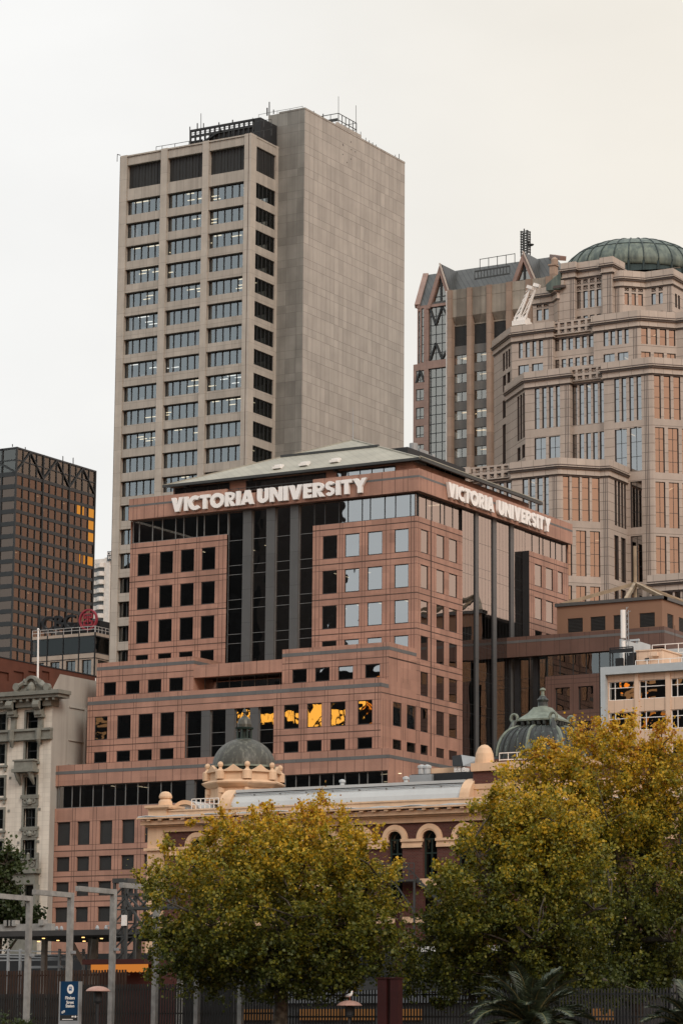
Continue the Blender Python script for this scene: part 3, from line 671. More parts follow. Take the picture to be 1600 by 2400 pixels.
gr = MB(); gr.box(TF, TX-0.5, TX-0.38, 0, zo_top, -0.05, 0.004); gr.build('drain_groove', M['joint'], TW)
fs_ = MB()
for k in range(-1, NR+1):
    z = zw0-k*FT_+0.18; fs_.wbox(oL+0.3, TX-0.75, TY+DEP+0.25, cy+2, z-0.05, z+FT_-HW-0.4)
fs_.wbox(oL+7, TX-6, TY+9.5, cy+1, 0, zo_top-0.6); fs_.build('floor_slab', M['dark'], TW)
# pale blinds in the left-most windows, seen against the sky through the corner
for k in range(1, 15, 1):
    if RND.random() < 0.75:
        zt = zw0-k*FT_; b = MB(); w = RND.uniform(0.8, 1.6); b.box(TF, bays[0][0]+0.5, bays[0][0]+0.5+w*0.6, zt-HW, zt-HW+RND.uniform(0.9, 2.0), -DEP-0.7, -DEP-0.66); 
        b.box(TF, bays[0][0]+1.2+w*0.6, bays[0][0]+1.5+w*1.6, zt-HW, zt-HW+RND.uniform(0.5, 1.1), -DEP-1.7, -DEP-1.66); b.build('blind', M['white'], TW)
# rooftop plant screen, gantry rails and masts
PY = TY+3.2; PF = front(PY); p0, p1 = PF.a(446, 305), TX+0.0; zp = PF.z(560, 283)
pm_ = MB()
pm_.wbox(PF.a(594, 290), TX-0.35, PY, cy+1, zo_top-0.25, zp, 0)
for i in range(14):
    a = p0+(PF.a(594, 290)-p0)*i/13; pm_.box(PF, a-0.12, a+0.12, zo_top-0.4, zp, -0.25, 0.0)
pm_.box(PF, p0, PF.a(594, 290), zp-0.35, zp, -0.3, 0.02); pm_.box(PF, p0, PF.a(594, 290), zp-1.35, zp-1.0, -0.3, 0.02)
pm_.box(PF, p0+3.5, PF.a(594, 290), zo_top-0.4, zp-1.2, -0.34, -0.28); pm_.box(PF, p0, p0+2.2, zo_top-0.4, zp-1.8, -0.34, -0.28); pm_.bar(PF.w(p0, zo_top, 0.1), PF.w(p0+6, zp-1, 0.1), 0.3)
pm_.box(PF, p0, PF.a(594, 290), zo_top-0.4, zo_top+1.0, -6.3, -6.2)
pm_.build('plant_screen', M['black'], TW)
rl = MB(); RF_ = front(TY+0.6)
def rail_line(F, pts, hs=(0, -0.55), w=0.07):
    P = [F.w(*F.p(*q)) for q in pts]
    for p, q in zip(P[:-1], P[1:]):
        for h in hs: rl.bar(p+Vector((0, 0, h)), q+Vector((0, 0, h)), w)
    for p in P: rl.bar(p+Vector((0, 0, -1.1)), p, w)
rail_line(RF_, ((366, 343), (380, 341), (410, 336), (443, 330)), (0,))
rail_line(RF_, ((446, 314), (490, 306), (544, 296), (594, 287)), (0, -0.6)); rail_line(RF_, ((592, 275), (592, 300)), (0,)); 
TFt = front(TY+1.2); rail_line(TFt, ((594, 286), (618, 281), (636, 279)), (0,)); rail_line(TFt, ((594, 309), (618, 305), (636, 301)), (0,))
FT2 = front(cy+0.3); rail_line(FT2, ((606, 268), (630, 263), (650, 259), (680, 254), (709, 248)), (0,), 0.05)
rl.bar(RF_.w(*RF_.p(445, 335)), RF_.w(*RF_.p(445, 296)), 0.12)
rl.build('roof_railing', M['dark_metal'], TW)
mm = MB()
for px, y0, y1, r in ((462.5, 302, 288, .1), (471, 300, 265, .05), (477, 300, 288, .08), (631, 270, 238, .09), (626, 270, 252, .12), (641, 266, 256, .08), (513, 293, 286, .1), (545, 287, 280, .1)):
    Fm = front(cy+0.5 if px > 600 else PY+0.2); mm.tube([Fm.w(*Fm.p(px, y0)), Fm.w(*Fm.p(px, y1))], r, 6)
for px, y0, y1, r in ((735, 264, 259, .06), (757, 276, 266, .09), (834, 318, 246, .04), (793, 270, 225, .04), (845, 330, 308, .05), (857, 330, 322, .05), (865, 338, 328, .06), (873, 342, 333, .06), (881, 348, 338, .06), (926, 370, 362, .05), (935, 377, 360, .06)):
    Fm = side(CX-1.5); mm.tube([Fm.w(*Fm.p(px, y0+3)), Fm.w(*Fm.p(px, y1))], r, 6)
mm.bar(TF.w(*TF.p(282, 363)), TF.w(*TF.p(275, 361)), 0.12); mm.bar(TF.w(*TF.p(275, 361)), TF.w(*TF.p(274.5, 378)), 0.08)
mm.build('roof_mast', M['dark_metal'], TW)
# window cleaning cradle cage on the core roof
cg = MB(); FA_ = side(CX-2.0)
y0, zt_ = FA_.p(793, 264.5); y1 = FA_.a(835, 286); zc0 = zc_top
for i in range(6):
    y = y0+(y1-y0)*i/5; cg.bar((CX-2, y, zc0), (CX-2, y, zt_), 0.10)
for h in (0, 0.33, 0.66, 1): z = zc0+0.3+(zt_-zc0-0.3)*h; cg.bar((CX-2, y0, z), (CX-2, y1, z), 0.10); cg.bar((CX-2, y0, z), (CX-8, y0, z), 0.10); cg.bar((CX-2, y1, z), (CX-8, y1, z), 0.08)
for i in range(1, 5): cg.bar((CX-2-i*1.5, y0, zc0), (CX-2-i*1.5, y0, zt_), 0.08)
cg.box(FA_, y0, y1, zc0, zc0+0.5, -3, -1); cg.wbox(CX-7.5, CX-2.3, y0+0.2, y0+0.3, zt_-1.2, zt_-0.7); cg.build('roof_cage', M['dark_metal'], TW)
bump = MB(); ya, yb = TCS.a(833, 318), TCS.a(846, 322); bump.box(TCS, ya-6, yb, zc_top+0.25, zc_top+0.75, -0.3, 0.05); bump.build('parapet_raise', M['concrete'], TW)
# anchor marks of a removed sign
an = MB()
for px, py in ((803, 337), (804, 340), (822, 332), (823, 350), (832, 355), (803, 361), (822, 372), (813, 380)):
    a, z = TCS.p(px, py); an.box(TCS, a-0.09, a+0.09, z-0.08, z+0.08, -0.02, 0.03)
a, z = TCS.p(820, 336); b, z2 = TCS.p(800, 352); an.build('anchor_plate', M['dark_metal'], TW)

# ================================================================== LEFT: DARK GLASS TOWER, BANK BLOCK, APARTMENTS, BRICK BLOCK
M['glass_dark'] = m_glass('bronze_glass', 0.10, (0.85, 0.66, 0.55), (0.22, 0.17, 0.14), 0.25, 0.3)
M['glass_attic'] = m_glass('attic_glass', 0.10, (0.85, 0.85, 0.80), (0.80, 0.80, 0.75), 0.1, 0.3)
M['grid'] = m_plain('anodised_grid', (0.026, 0.030, 0.032), 0.5)
M['amber'] = m_emit('sunset_glow_pane', (1.0, 0.40, 0.06), 0.62)  # emission standing in for sunset sky seen through the glass
c = at(40, 1047, 820); BX, BY = c.x, c.y
BF, BS = front(BY), side(BX)
BT = thing('glass_tower', 'dark bronze glass tower with a grid of panes and a braced top storey', 'building', (BX-10, BY+15, 0))
zt = c.z; yE = BS.a(224.2, 1104); nC = 12; w = (yE-BY)/nC
fh = (BS.z(40, 1107.5)-BS.z(40, 1107.5+29.5*13))/13.0; za = BS.z(40, 1107.5)
g = MB(); gl = MB()
gl.poly([BS.w(BY, 0, -0.2), BS.w(yE, 0, -0.2), BS.w(yE, za, -0.2), BS.w(BY, za, -0.2)]); gl.poly([BF.w(BX-40, 0, -0.2), BF.w(BX, 0, -0.2), BF.w(BX, za, -0.2), BF.w(BX-40, za, -0.2)])
gl.build('glazing', M['glass_dark'], BT)
ga = MB(); ga.poly([BS.w(BY, za, -0.2), BS.w(yE, za, -0.2), BS.w(yE, zt-0.4, -0.2), BS.w(BY, za+(zt-za)-0.4, -0.2)]); ga.poly([BF.w(BX-40, za, -0.2), BF.w(BX, za, -0.2), BF.w(BX, zt-.4, -0.2), BF.w(BX-40, zt-.4, -0.2)]); ga.build('attic_glazing', M['glass_attic'], BT)
for i in range(nC+1):
    a = BY+w*i; t = 0.42 if i % 4 == 0 else 0.26; g.box(BS, a-t/2, a+t/2, 0, zt, -0.3, 0.06 if i % 4 else 0.2)
for i in range(8):
    a = BX-2.5*w*i*0.62; g.box(BF, a-0.35, a+0.05, 0, zt, -0.3, 0.1)
for k in range(0, 27):
    z = za-k*fh
    g.box(BS, BY, yE, z-0.75, z+0.2, -0.25, 0.03); g.box(BF, BX-40, BX, z-0.95, z+0.3, -0.25, 0.03)
g.box(BS, BY, yE, zt-0.5, zt, -0.4, 0.1); g.box(BF, BX-40, BX, zt-0.5, zt, -0.4, 0.1); zmid = (za+zt)/2; g.box(BS, BY, yE, zmid-0.12, zmid+0.2, -0.25, 0.02); g.box(BF, BX-40, BX, zmid-0.15, zmid+0.15, -0.25, 0.02)
g.build('mullion_grid', M['grid'], BT)
br = MB()
for i in range(6):
    a, b = BY+w*2*i, BY+w*2*(i+1); z0_, z1_ = (za+0.2, zt-0.4) if i % 2 == 0 else (zt-0.4, za+0.2); br.bar(BS.w(a, z0_, 0.0), BS.w(b, z1_, 0.0), 0.42, 0.35)
br.bar(BF.w(BX, za, 0), BF.w(BX-9, zmid+1, 0), 0.5); br.build('bracing', M['grid'], BT)
cr = MB(); cr.wbox(BX-34, BX-7, BY+7, yE-3, 0, za-0.5)
for k in range(0, 24): z = za-k*fh; cr.wbox(BX-39, BX-0.6, BY+0.6, yE-0.5, z-0.45, z-0.05)
cr.wbox(BX-40, BX, yE-0.2, yE, 0, zt); cr.wbox(BX-40, BX-39.8, BY, yE, 0, zt); cr.wbox(BX-40, BX, BY, yE, zt-0.1, zt-0.05); cr.build('floor_slab', m_plain('bronze_floor', (0.06, 0.045, 0.035), 0.9), BT)
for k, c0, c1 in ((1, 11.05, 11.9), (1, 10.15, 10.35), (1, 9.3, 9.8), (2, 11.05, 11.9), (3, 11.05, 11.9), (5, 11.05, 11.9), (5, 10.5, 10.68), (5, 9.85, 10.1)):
    z = za-k*fh; b = MB(); b.box(BS, BY+w*c0, BY+w*c1, z-fh+0.25, z-0.78, -0.16, -0.10); b.build('glowing_window', M['amber'], BT)  # sunset behind the corner, painted as glowing panes
for k in range(13):
    for j in range(RND.randint(0, 2)):
        a = BY+w*RND.uniform(0.5, 8.5); z = za-k*fh-1.0; lamp_strip(BS, a, z, -1.5, 0.9, BT, M['lamp'], 0.3)
am = MB()
for px, y0, y1 in ((36, 1046, 1040), (66, 1053, 1047), (154, 1082, 1068), (178, 1091, 1072)):
    am.tube([BS.w(*BS.p(px, y0), -1), BS.w(*BS.p(px, y1), -1)], 0.14, 6)
am.build('roof_mast', M['dark_metal'], BT)

# --- bank block with the rooftop sign
M['cream_panel'] = m_panel('cream_panel', (0.55, 0.46, 0.37), 0, 0, tone=0, streak=0.1)
c = at(223, 1484, 520); KX, KY = c.x, c.y; KF, KS = front(KY), side(KX)
BK = thing('bank_building', 'cream and black office block with a round red emblem on its roof', 'building', (KX-8, KY+10, 0))
kL = KF.a(75, 1500); zK = KF.z(223, 1482)
kw = MB(); kE = KS.a(257, 1493)
z1, z2, z3 = KF.z(222, 1489), KF.z(222, 1530), KF.z(222, 1537)
kb = MB()
for F, a0, a1 in ((KF, kL, KX), (KS, KY, kE+6)):
    kw.box(F, a0, a1, z1, zK, -0.4, 0.06, 0)
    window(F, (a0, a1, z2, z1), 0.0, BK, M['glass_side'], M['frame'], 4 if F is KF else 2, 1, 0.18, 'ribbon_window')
    kw.box(F, a0, a1, z3-0.35, z2, -0.4, 0.03, 0)
    n = 4 if F is KF else 2; ww = (a1-a0)/n; ops = []
    for r in range(3):
        zt_ = z3-0.6-r*4.6
        for i in range(n):
            o = (a0+ww*(i+0.20), a0+ww*(i+0.80), zt_-3.0, zt_); ops.append(o); window(F, o, 0.35, BK, M['glass_dim'], M['frame'], 2, 1, 0.16, 'window')
    wall(kw, F, a0, a1, 0, z3-0.35, ops, 0.35)
    for i in range(n+1): kb.box(F, a0+ww*i-0.11, a0+ww*i+0.11, 0, zK, -0.1, 0.09)
    kb.box(F, a0, a1, z3-0.42, z3-0.3, -0.1, 0.07)
kw.wbox(kL, KX-0.1, KY+0.1, kE+6, zK-0.6, zK-0.3); kw.build('wall', M['cream_panel'], BK); kb.build('joint_strip', M['black'], BK)
ki = MB(); ki.wbox(kL+0.5, KX-0.5, KY+0.5, KY+9, 0, zK-0.7); ki.build('interior', M['dark'], BK)
pe = MB(); pf = front(KY+2.5); pe.wbox(pf.a(150, 1460), KX-0.8, KY+2.5, KY+9, zK-0.4, pf.z(200, 1457)); pe.build('penthouse', M['black'], BK)
kr = MB()
za_, zb_ = zK+0.1, zK+1.15
for i in range(9): a = kL+(KX-kL)*i/8; kr.bar(KF.w(a, za_-.3, -0.1), KF.w(a, zb_, -0.1), 0.07)
for i in range(5): a = KY+(kE-KY)*i/4; kr.bar(KS.w(a, za_-.3, -0.1), KS.w(a, zb_, -0.1), 0.07)
for z in (zb_, (za_+zb_)/2): kr.bar(KF.w(kL, z, -0.1), KF.w(KX, z, -0.1), 0.07); kr.bar(KS.w(KY, z, -0.1), KS.w(kE+5, z, -0.1), 0.07)
kr.build('roof_railing', M['white'], BK)
sf = front(KY+0.9)
lettering(sf, 'ICBC', sf.a(93, 1460), sf.a(180, 1450), sf.z(135, 1478), sf.z(135, 1444), 0, BK, 'sign_lettering', [M['black']], ext=0.3, off=0.02, label='black rooftop letters reading ICBC')
em = MB(); ea_, ez = sf.p(207, 1452.5); R_ = sf.z(207, 1452.5)-sf.z(207, 1477.5); k = R_
M['emblem_red'] = m_plain('emblem_red', (0.40, 0.045, 0.065), 0.5, var=0.05)
em.arch(sf, ea_, ez, k*0.86, k, -0.25, 0.25, 0, 40, 2*math.pi)
t = k*0.13
def eb(x0, x1, y0, y1): em.box(sf, ea_+x0*k, ea_+x1*k, ez+y0*k, ez+y1*k, -0.2, 0.2)
for s in (1, -1):                  # mirrored pair of meander strokes
    def f(y): return y*s
    for x0, x1, y0, y1 in ((-.50, .50, .46, .58), (-.50, -.38, .20, .46), (.38, .50, .20, .46), (-.50, -.14, .10, .22), (.14, .50, .10, .22), (-.26, -.14, .22, .36) if s > 0 else (-.26, -.14, .0, .10), (.14, .26, .22, .36) if s > 0 else (.14, .26, .0, .10)):
        eb(x0, x1, min(f(y0), f(y1)), max(f(y0), f(y1)))
eb(-.06, .06, -.36, .36); em.build('emblem', M['emblem_red'], BK, label='round red emblem')
ml = MB()
for px in (110, 146, 181, 210, 222): a, z = sf.p(px, 1478); ml.bar(sf.w(a, zK-0.3, -0.2), sf.w(a, z+RND.uniform(0.5, 3), -0.2), 0.12)
ml.build('sign_frame', M['dark_metal'], BK)

# --- white apartments far behind, with sign board
c = at(250, 1318, 1000); AF = front(c.y); AX = c.x
AP = thing('apartment_tower', 'far white apartment tower with wavy balcony bands', 'building', (AX-8, c.y+10, 0))
M['white_conc'] = m_plain('white_concrete', (0.62, 0.60, 0.56), 0.7); M['blue_grey_glass'] = m_plain('blue_grey_glazing', (0.12, 0.14, 0.15), 0.25)  # even blue-grey for the recessed glazing
zT = AF.z(235, 1309); aw = MB(); ab = MB(); aL_ = AF.a(205, 1330); aM = AF.a(247, 1330); aR_ = AF.a(272, 1330)
ag = MB(); ag.wbox(aL_, aM, c.y, c.y+20, 0, zT-2); ag.build('recessed_glazing', M['blue_grey_glass'], AP)
fh_ = (AF.z(230, 1322)-AF.z(230, 1440))/6
for k in range(9):
    z = AF.z(230, 1322)-k*fh_; pts = []
    for i in range(9):
        x = aL_+(aM-aL_)*i/8; pts.append((x, c.y-1.2-0.9*math.sin(i*1.1+0.4)))
    for p, q in zip(pts[:-1], pts[1:]): ab.hexa([(p[0], p[1], z-1.5), (q[0], q[1], z-1.5), (q[0], c.y, z-1.5), (p[0], c.y, z-1.5), (p[0], p[1], z), (q[0], q[1], z), (q[0], c.y, z), (p[0], c.y, z)])
    ab.build('balcony_band', M['white_conc'], AP); ab = MB()
aw.wbox(aM, aM+2.2, c.y-0.6, c.y+20, 0, zT); aw.wbox(aL_, aM, c.y-0.5, c.y+20, zT-2, zT-0.3); 
for k in range(28): aw.wbox(aM+2.2, aR_, c.y+0.3, c.y+20, k*3.4, k*3.4+1.3)
aw.wbox(aM+2.4, aR_, c.y+0.6, c.y+20, 0, zT-1); aw.build('wall', M['white_conc'], AP)
sb = MB(); SF_ = AF.off(1.0); s0, s1 = SF_.a(251, 1305), SF_.a(275, 1305); sb.box(SF_, s0, s1, SF_.z(255, 1314), SF_.z(255, 1292), -0.4, 0); sb.build('sign_board', m_plain('slate_board', (0.06, 0.075, 0.085), 0.6), AP)
lettering(SF_, 'CE', SF_.a(251.5, 1298), SF_.a(262, 1298), SF_.z(256, 1301.5), SF_.z(256, 1294), 0.1, AP, 'sign_lettering', [M['white']], ext=0.05, off=0.02)
lettering(SF_, 'EQ', SF_.a(254, 1308), SF_.a(264.5, 1308), SF_.z(256, 1311.5), SF_.z(256, 1304), 0.1, AP, 'sign_lettering', [M['white']], ext=0.05, off=0.02)

# --- red-brown brick block
M['brown_brick'] = m_panel('brown_brick', (0.10, 0.036, 0.022), 0, 0, tone=0.1, streak=0.15, var=0.2)
c = at(222, 1586, 430); RX, RY = c.x, c.y; 
RS = side(RX); ya = RS.a(0, 1544)
RB = thing('brick_building', 'dark red-brown brick block behind the ornate white facade', 'building', (RX-6, RY-20, 0))
rb = MB(); zr = c.z
ys = RS.a(-30, 1536)
wl = [(RS.a(p, 1580), RS.a(q, 1580), RS.z(p, 1592), RS.z(p, 1572)) for p, q in ((-8, 21), (32, 56), (66, 84), (98, 116))]
wall(rb, RS, ys, RY+12, 0, zr, wl, 0.25); rb.wbox(RX-12, RX-0.05, ys+0.05, RY+12, zr-0.3, zr-0.1); rb.box(front(ys), RX-12, RX-0.3, 0, zr, -0.3, 0)
for o in wl: rb.box(RS, o[0], o[1], o[2], o[3], -0.27, -0.24, 0)
rb.build('wall', M['brown_brick'], RB)
cp_ = MB(); cp_.box(RS, ys, RY+12, zr, zr+0.15, -0.5, 0.08); cp_.build('coping', M['black'], RB)
dp = MB(); a, z = RS.p(222, 1590); dp.tube([RS.w(a, z-14, 0.15), RS.w(a, z, 0.15)], 0.09, 6); dp.build('downpipe', M['white'], RB)

# ================================================================== RIGHT: GABLED TOWER, RIBBED TOWER, STONE TOWER WITH DOME
M['stone'] = m_panel('pink_grey_stone', (0.425, 0.368, 0.318), 0, 1.36, 0.075, 0.30, 0.05, 0.10, 0.18, 0.35, speck=0.25, rough=0.6)
M['stone_trim'] = m_panel('stone_trim', (0.445, 0.388, 0.335), 2.0, 0, 0.07, 0.4, 0.06, 0.08, 0.15, 0.4, rough=0.6)
M['stone_dark'] = m_plain('dark_stone_tone', (0.085, 0.068, 0.06), 0.4)  # dark tone for reveals and grooves; in cornices it paints moulding shade
M['glass_stone'] = m_glass('stone_tower_glass', 0.30, (0.95, 0.95, 0.95), (0.22, 0.20, 0.19), 0.25, 0.25)
M['glass_pale'] = m_glass('pale_glass', 0.25, (0.95, 0.90, 0.82), (0.45, 0.42, 0.38), 0.2, 0.3)
M['mauve'] = m_panel('mauve_granite', (0.27, 0.185, 0.155), 1.6, 1.8, 0.05, 0.6, 0.06, 0.1, 0.15, 0.5, rough=0.6)
M['roof_dark'] = m_panel('dark_standing_seam', (0.075, 0.082, 0.082), 1.15, 0, 0.22, 0.55, 0.1, 0.15, 0.2, 0.3, rough=0.45)
M['verdigris'] = None

# --- gabled tower (farthest)
DG = 640
c = at(1047, 800, DG); GF = front(c.y); gx0 = GF.a(977.5, 850)
GT = thing('gabled_tower', 'mauve granite tower with steep dark metal roof and pointed glazed gables', 'building', (gx0+20, c.y+15, 0))
gw = MB(); zs = GF.z(977.5, 717.5); zsh = GF.z(968, 854.5); gxL = GF.a(968, 950); gxR = GF.a(1330, 700)
zsR = zs
bays_ = [GF.a(p, 900) for p in (1003, 1047)]
ops = []
o = (bays_[0], bays_[1]+3, GF.z(1020, 844), GF.z(1020, 718)); ops.append(o)
o2_ = (bays_[0], bays_[1]+3, 20, GF.z(1020, 862)); ops.append(o2_)
sw = [(GF.a(974, 900), GF.a(993, 900), GF.z(984, 896), GF.z(984, 868)), ] + [(GF.a(974, 900), GF.a(993, 900), GF.z(984, 938.7+43.3*k), GF.z(984, 911.5+43.3*k)) for k in range(4)]
sw2 = [(GF.a(979.5, 750), GF.a(984, 750), GF.z(984, 851), GF.z(984, 729)), (GF.a(986.5, 750), GF.a(993, 750), GF.z(984, 850), GF.z(984, 723))]
ops += sw+sw2
wall(gw, GF, gxL, gxR, 0, zsh, ops, 0.5); wall(gw, GF, gx0, gxR, zsh, zs, ops, 0.5)
Fl = Face((gxL, c.y+30), (gxL, c.y)); gw.poly([Fl.w(0, 0), Fl.w(30, 0), Fl.w(30, zsh), Fl.w(0, zsh)]); Fl2 = Face((gx0, c.y+30), (gx0, c.y)); gw.poly([Fl2.w(0, zsh), Fl2.w(30, zsh), Fl2.w(30, zs), Fl2.w(0, zs)]); gw.poly([GF.w(gxL, zsh), GF.w(gx0, zsh), GF.w(gx0, zsh, -30), GF.w(gxL, zsh, -30)])
fl_h = GF.z(984, 911.5)-GF.z(984, 911.5+43.3)
for o in ops[:2]:
    window(GF, o, 0.5, GT, M['glass_pale'], M['frame'], xs=[GF.a(p, 900) for p in (1007.5, 1019, 1033.5, 1047)], nz=[o[3]-fl_h*(k*0.5+0.5) for k in range(int((o[3]-o[2])/fl_h*2))], fw=0.17, name='curtain_wall')
for o in sw: window(GF, o, 0.25, GT, M['glass_pale'], M['frame'], 2, [o[2]+0.6], 0.14)
for o in sw2: window(GF, o, 0.25, GT, M['glass_pale'], M['frame'], 1, 6, 0.14)
bz = MB(); z0_, z1_ = ops[0][2], ops[0][3]; xm1, xm2, xm3 = GF.a(1019, 760), GF.a(1033.5, 760), GF.a(1047, 760)
for n_, (p, q) in enumerate((((bays_[0]+0.3, z1_-0.3), (xm1, z1_-4.2)), ((xm2, z1_-0.1), (xm1, z1_-4.2)), ((xm2, z1_-0.1), (xm3+1, z1_-4.2)), ((bays_[0]+0.3, z0_+0.3), (xm1, z0_+4.0)), ((xm2, z0_+0.2), (xm1, z0_+4.0)), ((xm2, z0_+0.2), (xm3+1, z0_+4.0)))):
    if n_ == 3: bz.build('window_bracing', M['frame'], GT); bz = MB()
    bz.bar(GF.w(p[0], p[1], -0.3), GF.w(q[0], q[1], -0.3), 0.32)
bz.build('window_bracing', M['frame'], GT); bz = MB(); o = sw[0]; am_ = (o[0]+o[1])/2; bz.bar(GF.w(o[0], o[2], -0.1), GF.w(am_, o[3]+.1, -0.1), 0.35); bz.bar(GF.w(o[1], o[2], -0.1), GF.w(am_, o[3], -0.1), 0.35); bz.build('window_bracing', M['frame'], GT)
gi = MB(); gi.wbox(gx0+3, gxR-1, c.y+4, c.y+28, 0, zs-0.5); gi.build('interior', M['dark'], GT)
# roof: ridge set back, front slope, gables with their own little roofs
rd = 8.5; RGF = front(c.y+rd); zrg = RGF.z(1140, 623.5); xrL, xrR = RGF.a(998, 645), RGF.a(1297, 598)
ro = MB(); ro.poly([GF.w(gx0, zs), GF.w(gxR, zs), (xrR, c.y+rd, zrg), (xrL, c.y+rd, zrg)], 0)
ro.poly([(gx0, c.y+2*rd, zs), GF.w(gx0, zs), (xrL, c.y+rd, zrg)], 1); ro.poly([(gxR, c.y+2*rd, zs), (gx0, c.y+2*rd, zs), (xrL, c.y+rd, zrg), (xrR, c.y+rd, zrg)], 0); ro.poly([GF.w(gxR, zs), (gxR, c.y+2*rd, zs), (xrR, c.y+rd, zrg)], 0)
ro.box(GF, gx0-0.2, gx0+0.6, zs-0.5, zs+0.3, -1, 0.1, 1)
ro.bar(GF.w(gx0, zs, 0), (xrL, c.y+rd, zrg), 1.2, 1.0, 1); ro.bar((xrR-0.3, c.y+rd, zrg), GF.w(GF.a(1307, 640), zs+7, -2.6), 1.4, 1.0, 1)
zb_g = GF.z(1025, 709)
for xa, ya_, xl, xr, yb, gd in ((1031, 617, 999, 1062, 715, 7.0), (1226, 589, 1192, 1262, 672, 7.0)):
    A_ = GF.p(xa, ya_); Lp = GF.p(xl, yb); Rp = GF.p(xr, yb); zb = min(Lp[1], Rp[1]); t_ = 0.26
    ring = [(Lp[0], zb), (A_[0], A_[1]), (Rp[0], zb)]
    iz = zb; ax, az_ = A_; il = Lp[0]+(ax-Lp[0])*t_; ir = Rp[0]-(Rp[0]-ax)*t_; iz2 = az_-(az_-zb)*t_*1.02
    gw.plate(GF, [(Lp[0], zb), (il, zb), (ax, iz2), (ax, az_)], -0.8, 0.12); gw.plate(GF, [(ir, zb), (Rp[0], zb), (ax, az_), (ax, iz2)], -0.8, 0.12)
    pn = MB(); pn.poly([GF.w(il, zb, -0.6), GF.w(ir, zb, -0.6), GF.w(ax, iz2, -0.6)], 0); pn.box(GF, ax-0.25, ax+0.25, zb, iz2, -0.7, -0.45, 1)
    for h in (0.35, 0.68): zz_ = zb+(iz2-zb)*h; pn.box(GF, il+(ax-il)*h, ir-(ir-ax)*h, zz_-0.1, zz_+0.1, -0.7, -0.5, 1)
    pn.build('gable_window', [M['glass_pale'], M['frame']], GT)
    kk = (az_-zs)/(zrg-zs); back = min(rd*kk, rd)+0.2
    bkp = Vector((GF.w(ax, az_).x, c.y+rd, az_)); 
    lo_l = GF.w(Lp[0], zb, 0.0); lo_r = GF.w(Rp[0], zb, 0.0); ap_ = GF.w(ax, az_, 0.1)
    s_ = (zb-zs)/(zrg-zs); lb = Vector((lo_l.x, c.y+rd*max(0, s_), zb)); rbk = Vector((lo_r.x, c.y+rd*max(0, s_), zb))
    ro.poly([lo_r, rbk+Vector((0, 1, 0)), bkp+Vector((0, 2, 0)), ap_], 0); ro.poly([ap_, bkp+Vector((0, 2, 0)), lb+Vector((0, 1, 0)), lo_l], 0)
    ro.bar(lo_r+Vector((0, -0.15, 0)), ap_+Vector((0, -0.15, 0)), 0.25, 0.3, 2)
ro.build('roof', [M['roof_dark'], M['mauve'], M['stone_trim']], GT); gw.build('wall', M['mauve'], GT)
rp = MB()
P = [GF.w(*GF.p(px, py), 0.2) for px, py in ((1113, 656), (1155, 650), (1195, 643))]
for i in range(12): q = P[0].lerp(P[2], i/11); rp.bar(q, q+Vector((0, 0, 2.0)), 0.14)
for h in (0.2, 1.9): rp.bar(P[0]+Vector((0, 0, h)), P[2]+Vector((0, 0, h)), 0.18, 0.3)
for i in range(5): q = P[0].lerp(P[2], i/4)+Vector((0, 2.5, 3)); rp.bar(q, q+Vector((0, 0, 2.4)), 0.12)
rp.bar(P[0]+Vector((0, 2.5, 5.3)), P[2]+Vector((0, 2.5, 5.3)), 0.12); rp.build('roof_gantry', M['dark_metal'], GT)
# lattice mast on the second gable
LM = thing('lattice_mast', 'dark lattice aerial mast standing on the pointed gable', 'mast', tuple(RGF.w(*RGF.p(1231, 590))))
lm = MB(); mz0 = RGF.z(1231, 592); mz1 = RGF.z(1231, 537); mx = RGF.a(1231, 565); hw = (RGF.a(1238.5, 565)-RGF.a(1223.5, 565))/2; my = c.y+rd
for sx in (-1, 0, 1):
    for sy in (-1, 1): lm.bar((mx+sx*hw, my+sy*hw*0.8, mz0-1), (mx+sx*hw, my+sy*hw*0.8, mz1-(0.4 if sx else 0)), 0.22)
for k in range(9):
    z = mz0+(mz1-mz0)*(k+0.3)/9.3
    for sy in (-1, 1): lm.bar((mx-hw*1.25, my+sy*hw*.8, z), (mx+hw*1.25, my+sy*hw*.8, z), 0.16)
    for sx in (-1, 1): lm.bar((mx+sx*hw, my-hw*.8, z), (mx+sx*hw, my+hw*.8, z), 0.16)
lm.build('lattice', M['dark_metal'], LM)
for dz, r in ((0.28, 0.75), (0.42, 0.5)):
    dh = MB(); z = mz0+(mz1-mz0)*dz; x = mx+hw*1.9-(0.6 if dz > .4 else 0); dh.lathe((x, my-0.4, z), [(0.05, -0.3), (r*0.7, -0.15), (r, 0.1), (r*0.9, 0.14)], 14); dh.bar((mx+hw, my, z-0.2), (x, my-0.2, z-0.2), 0.12)
    dh.build('dish', M['dark_metal'], LM)

# --- ribbed concrete tower in front of it
M['rib_stone'] = m_panel('brown_concrete_rib', (0.29, 0.215, 0.165), 0, 4.05, 0.06, 0.5, 0.12, 0.12, 0.3, 0.4)
M['weathered'] = m_panel('weathered_panel', (0.26, 0.235, 0.195), 5.6, 0, 0.07, 0.6, 0.30, 0.22, 0.5, 0.25)
M['spandrel_grey'] = m_panel('grey_spandrel', (0.13, 0.125, 0.115), 1.2, 0, 0.05, 0.7, 0.08, 0.1, 0.1, 0.6, rough=0.4)
c = at(1046, 680, 585); NF = front(c.y); nx0 = NF.a(1046, 800)
RT = thing('ribbed_tower', 'brown concrete office tower with tall ribs between its windows and louvres', 'building', (nx0+15, c.y+15, 0))
zT = NF.z(1050, 680); ribs = [(1047, 1058.5), (1093, 1105), (1139, 1151), (1185, 1199), (1231, 1246)]
rx = [(NF.a(p, 800), NF.a(q, 800)) for p, q in ribs]; pitch = rx[1][0]-rx[0][0]
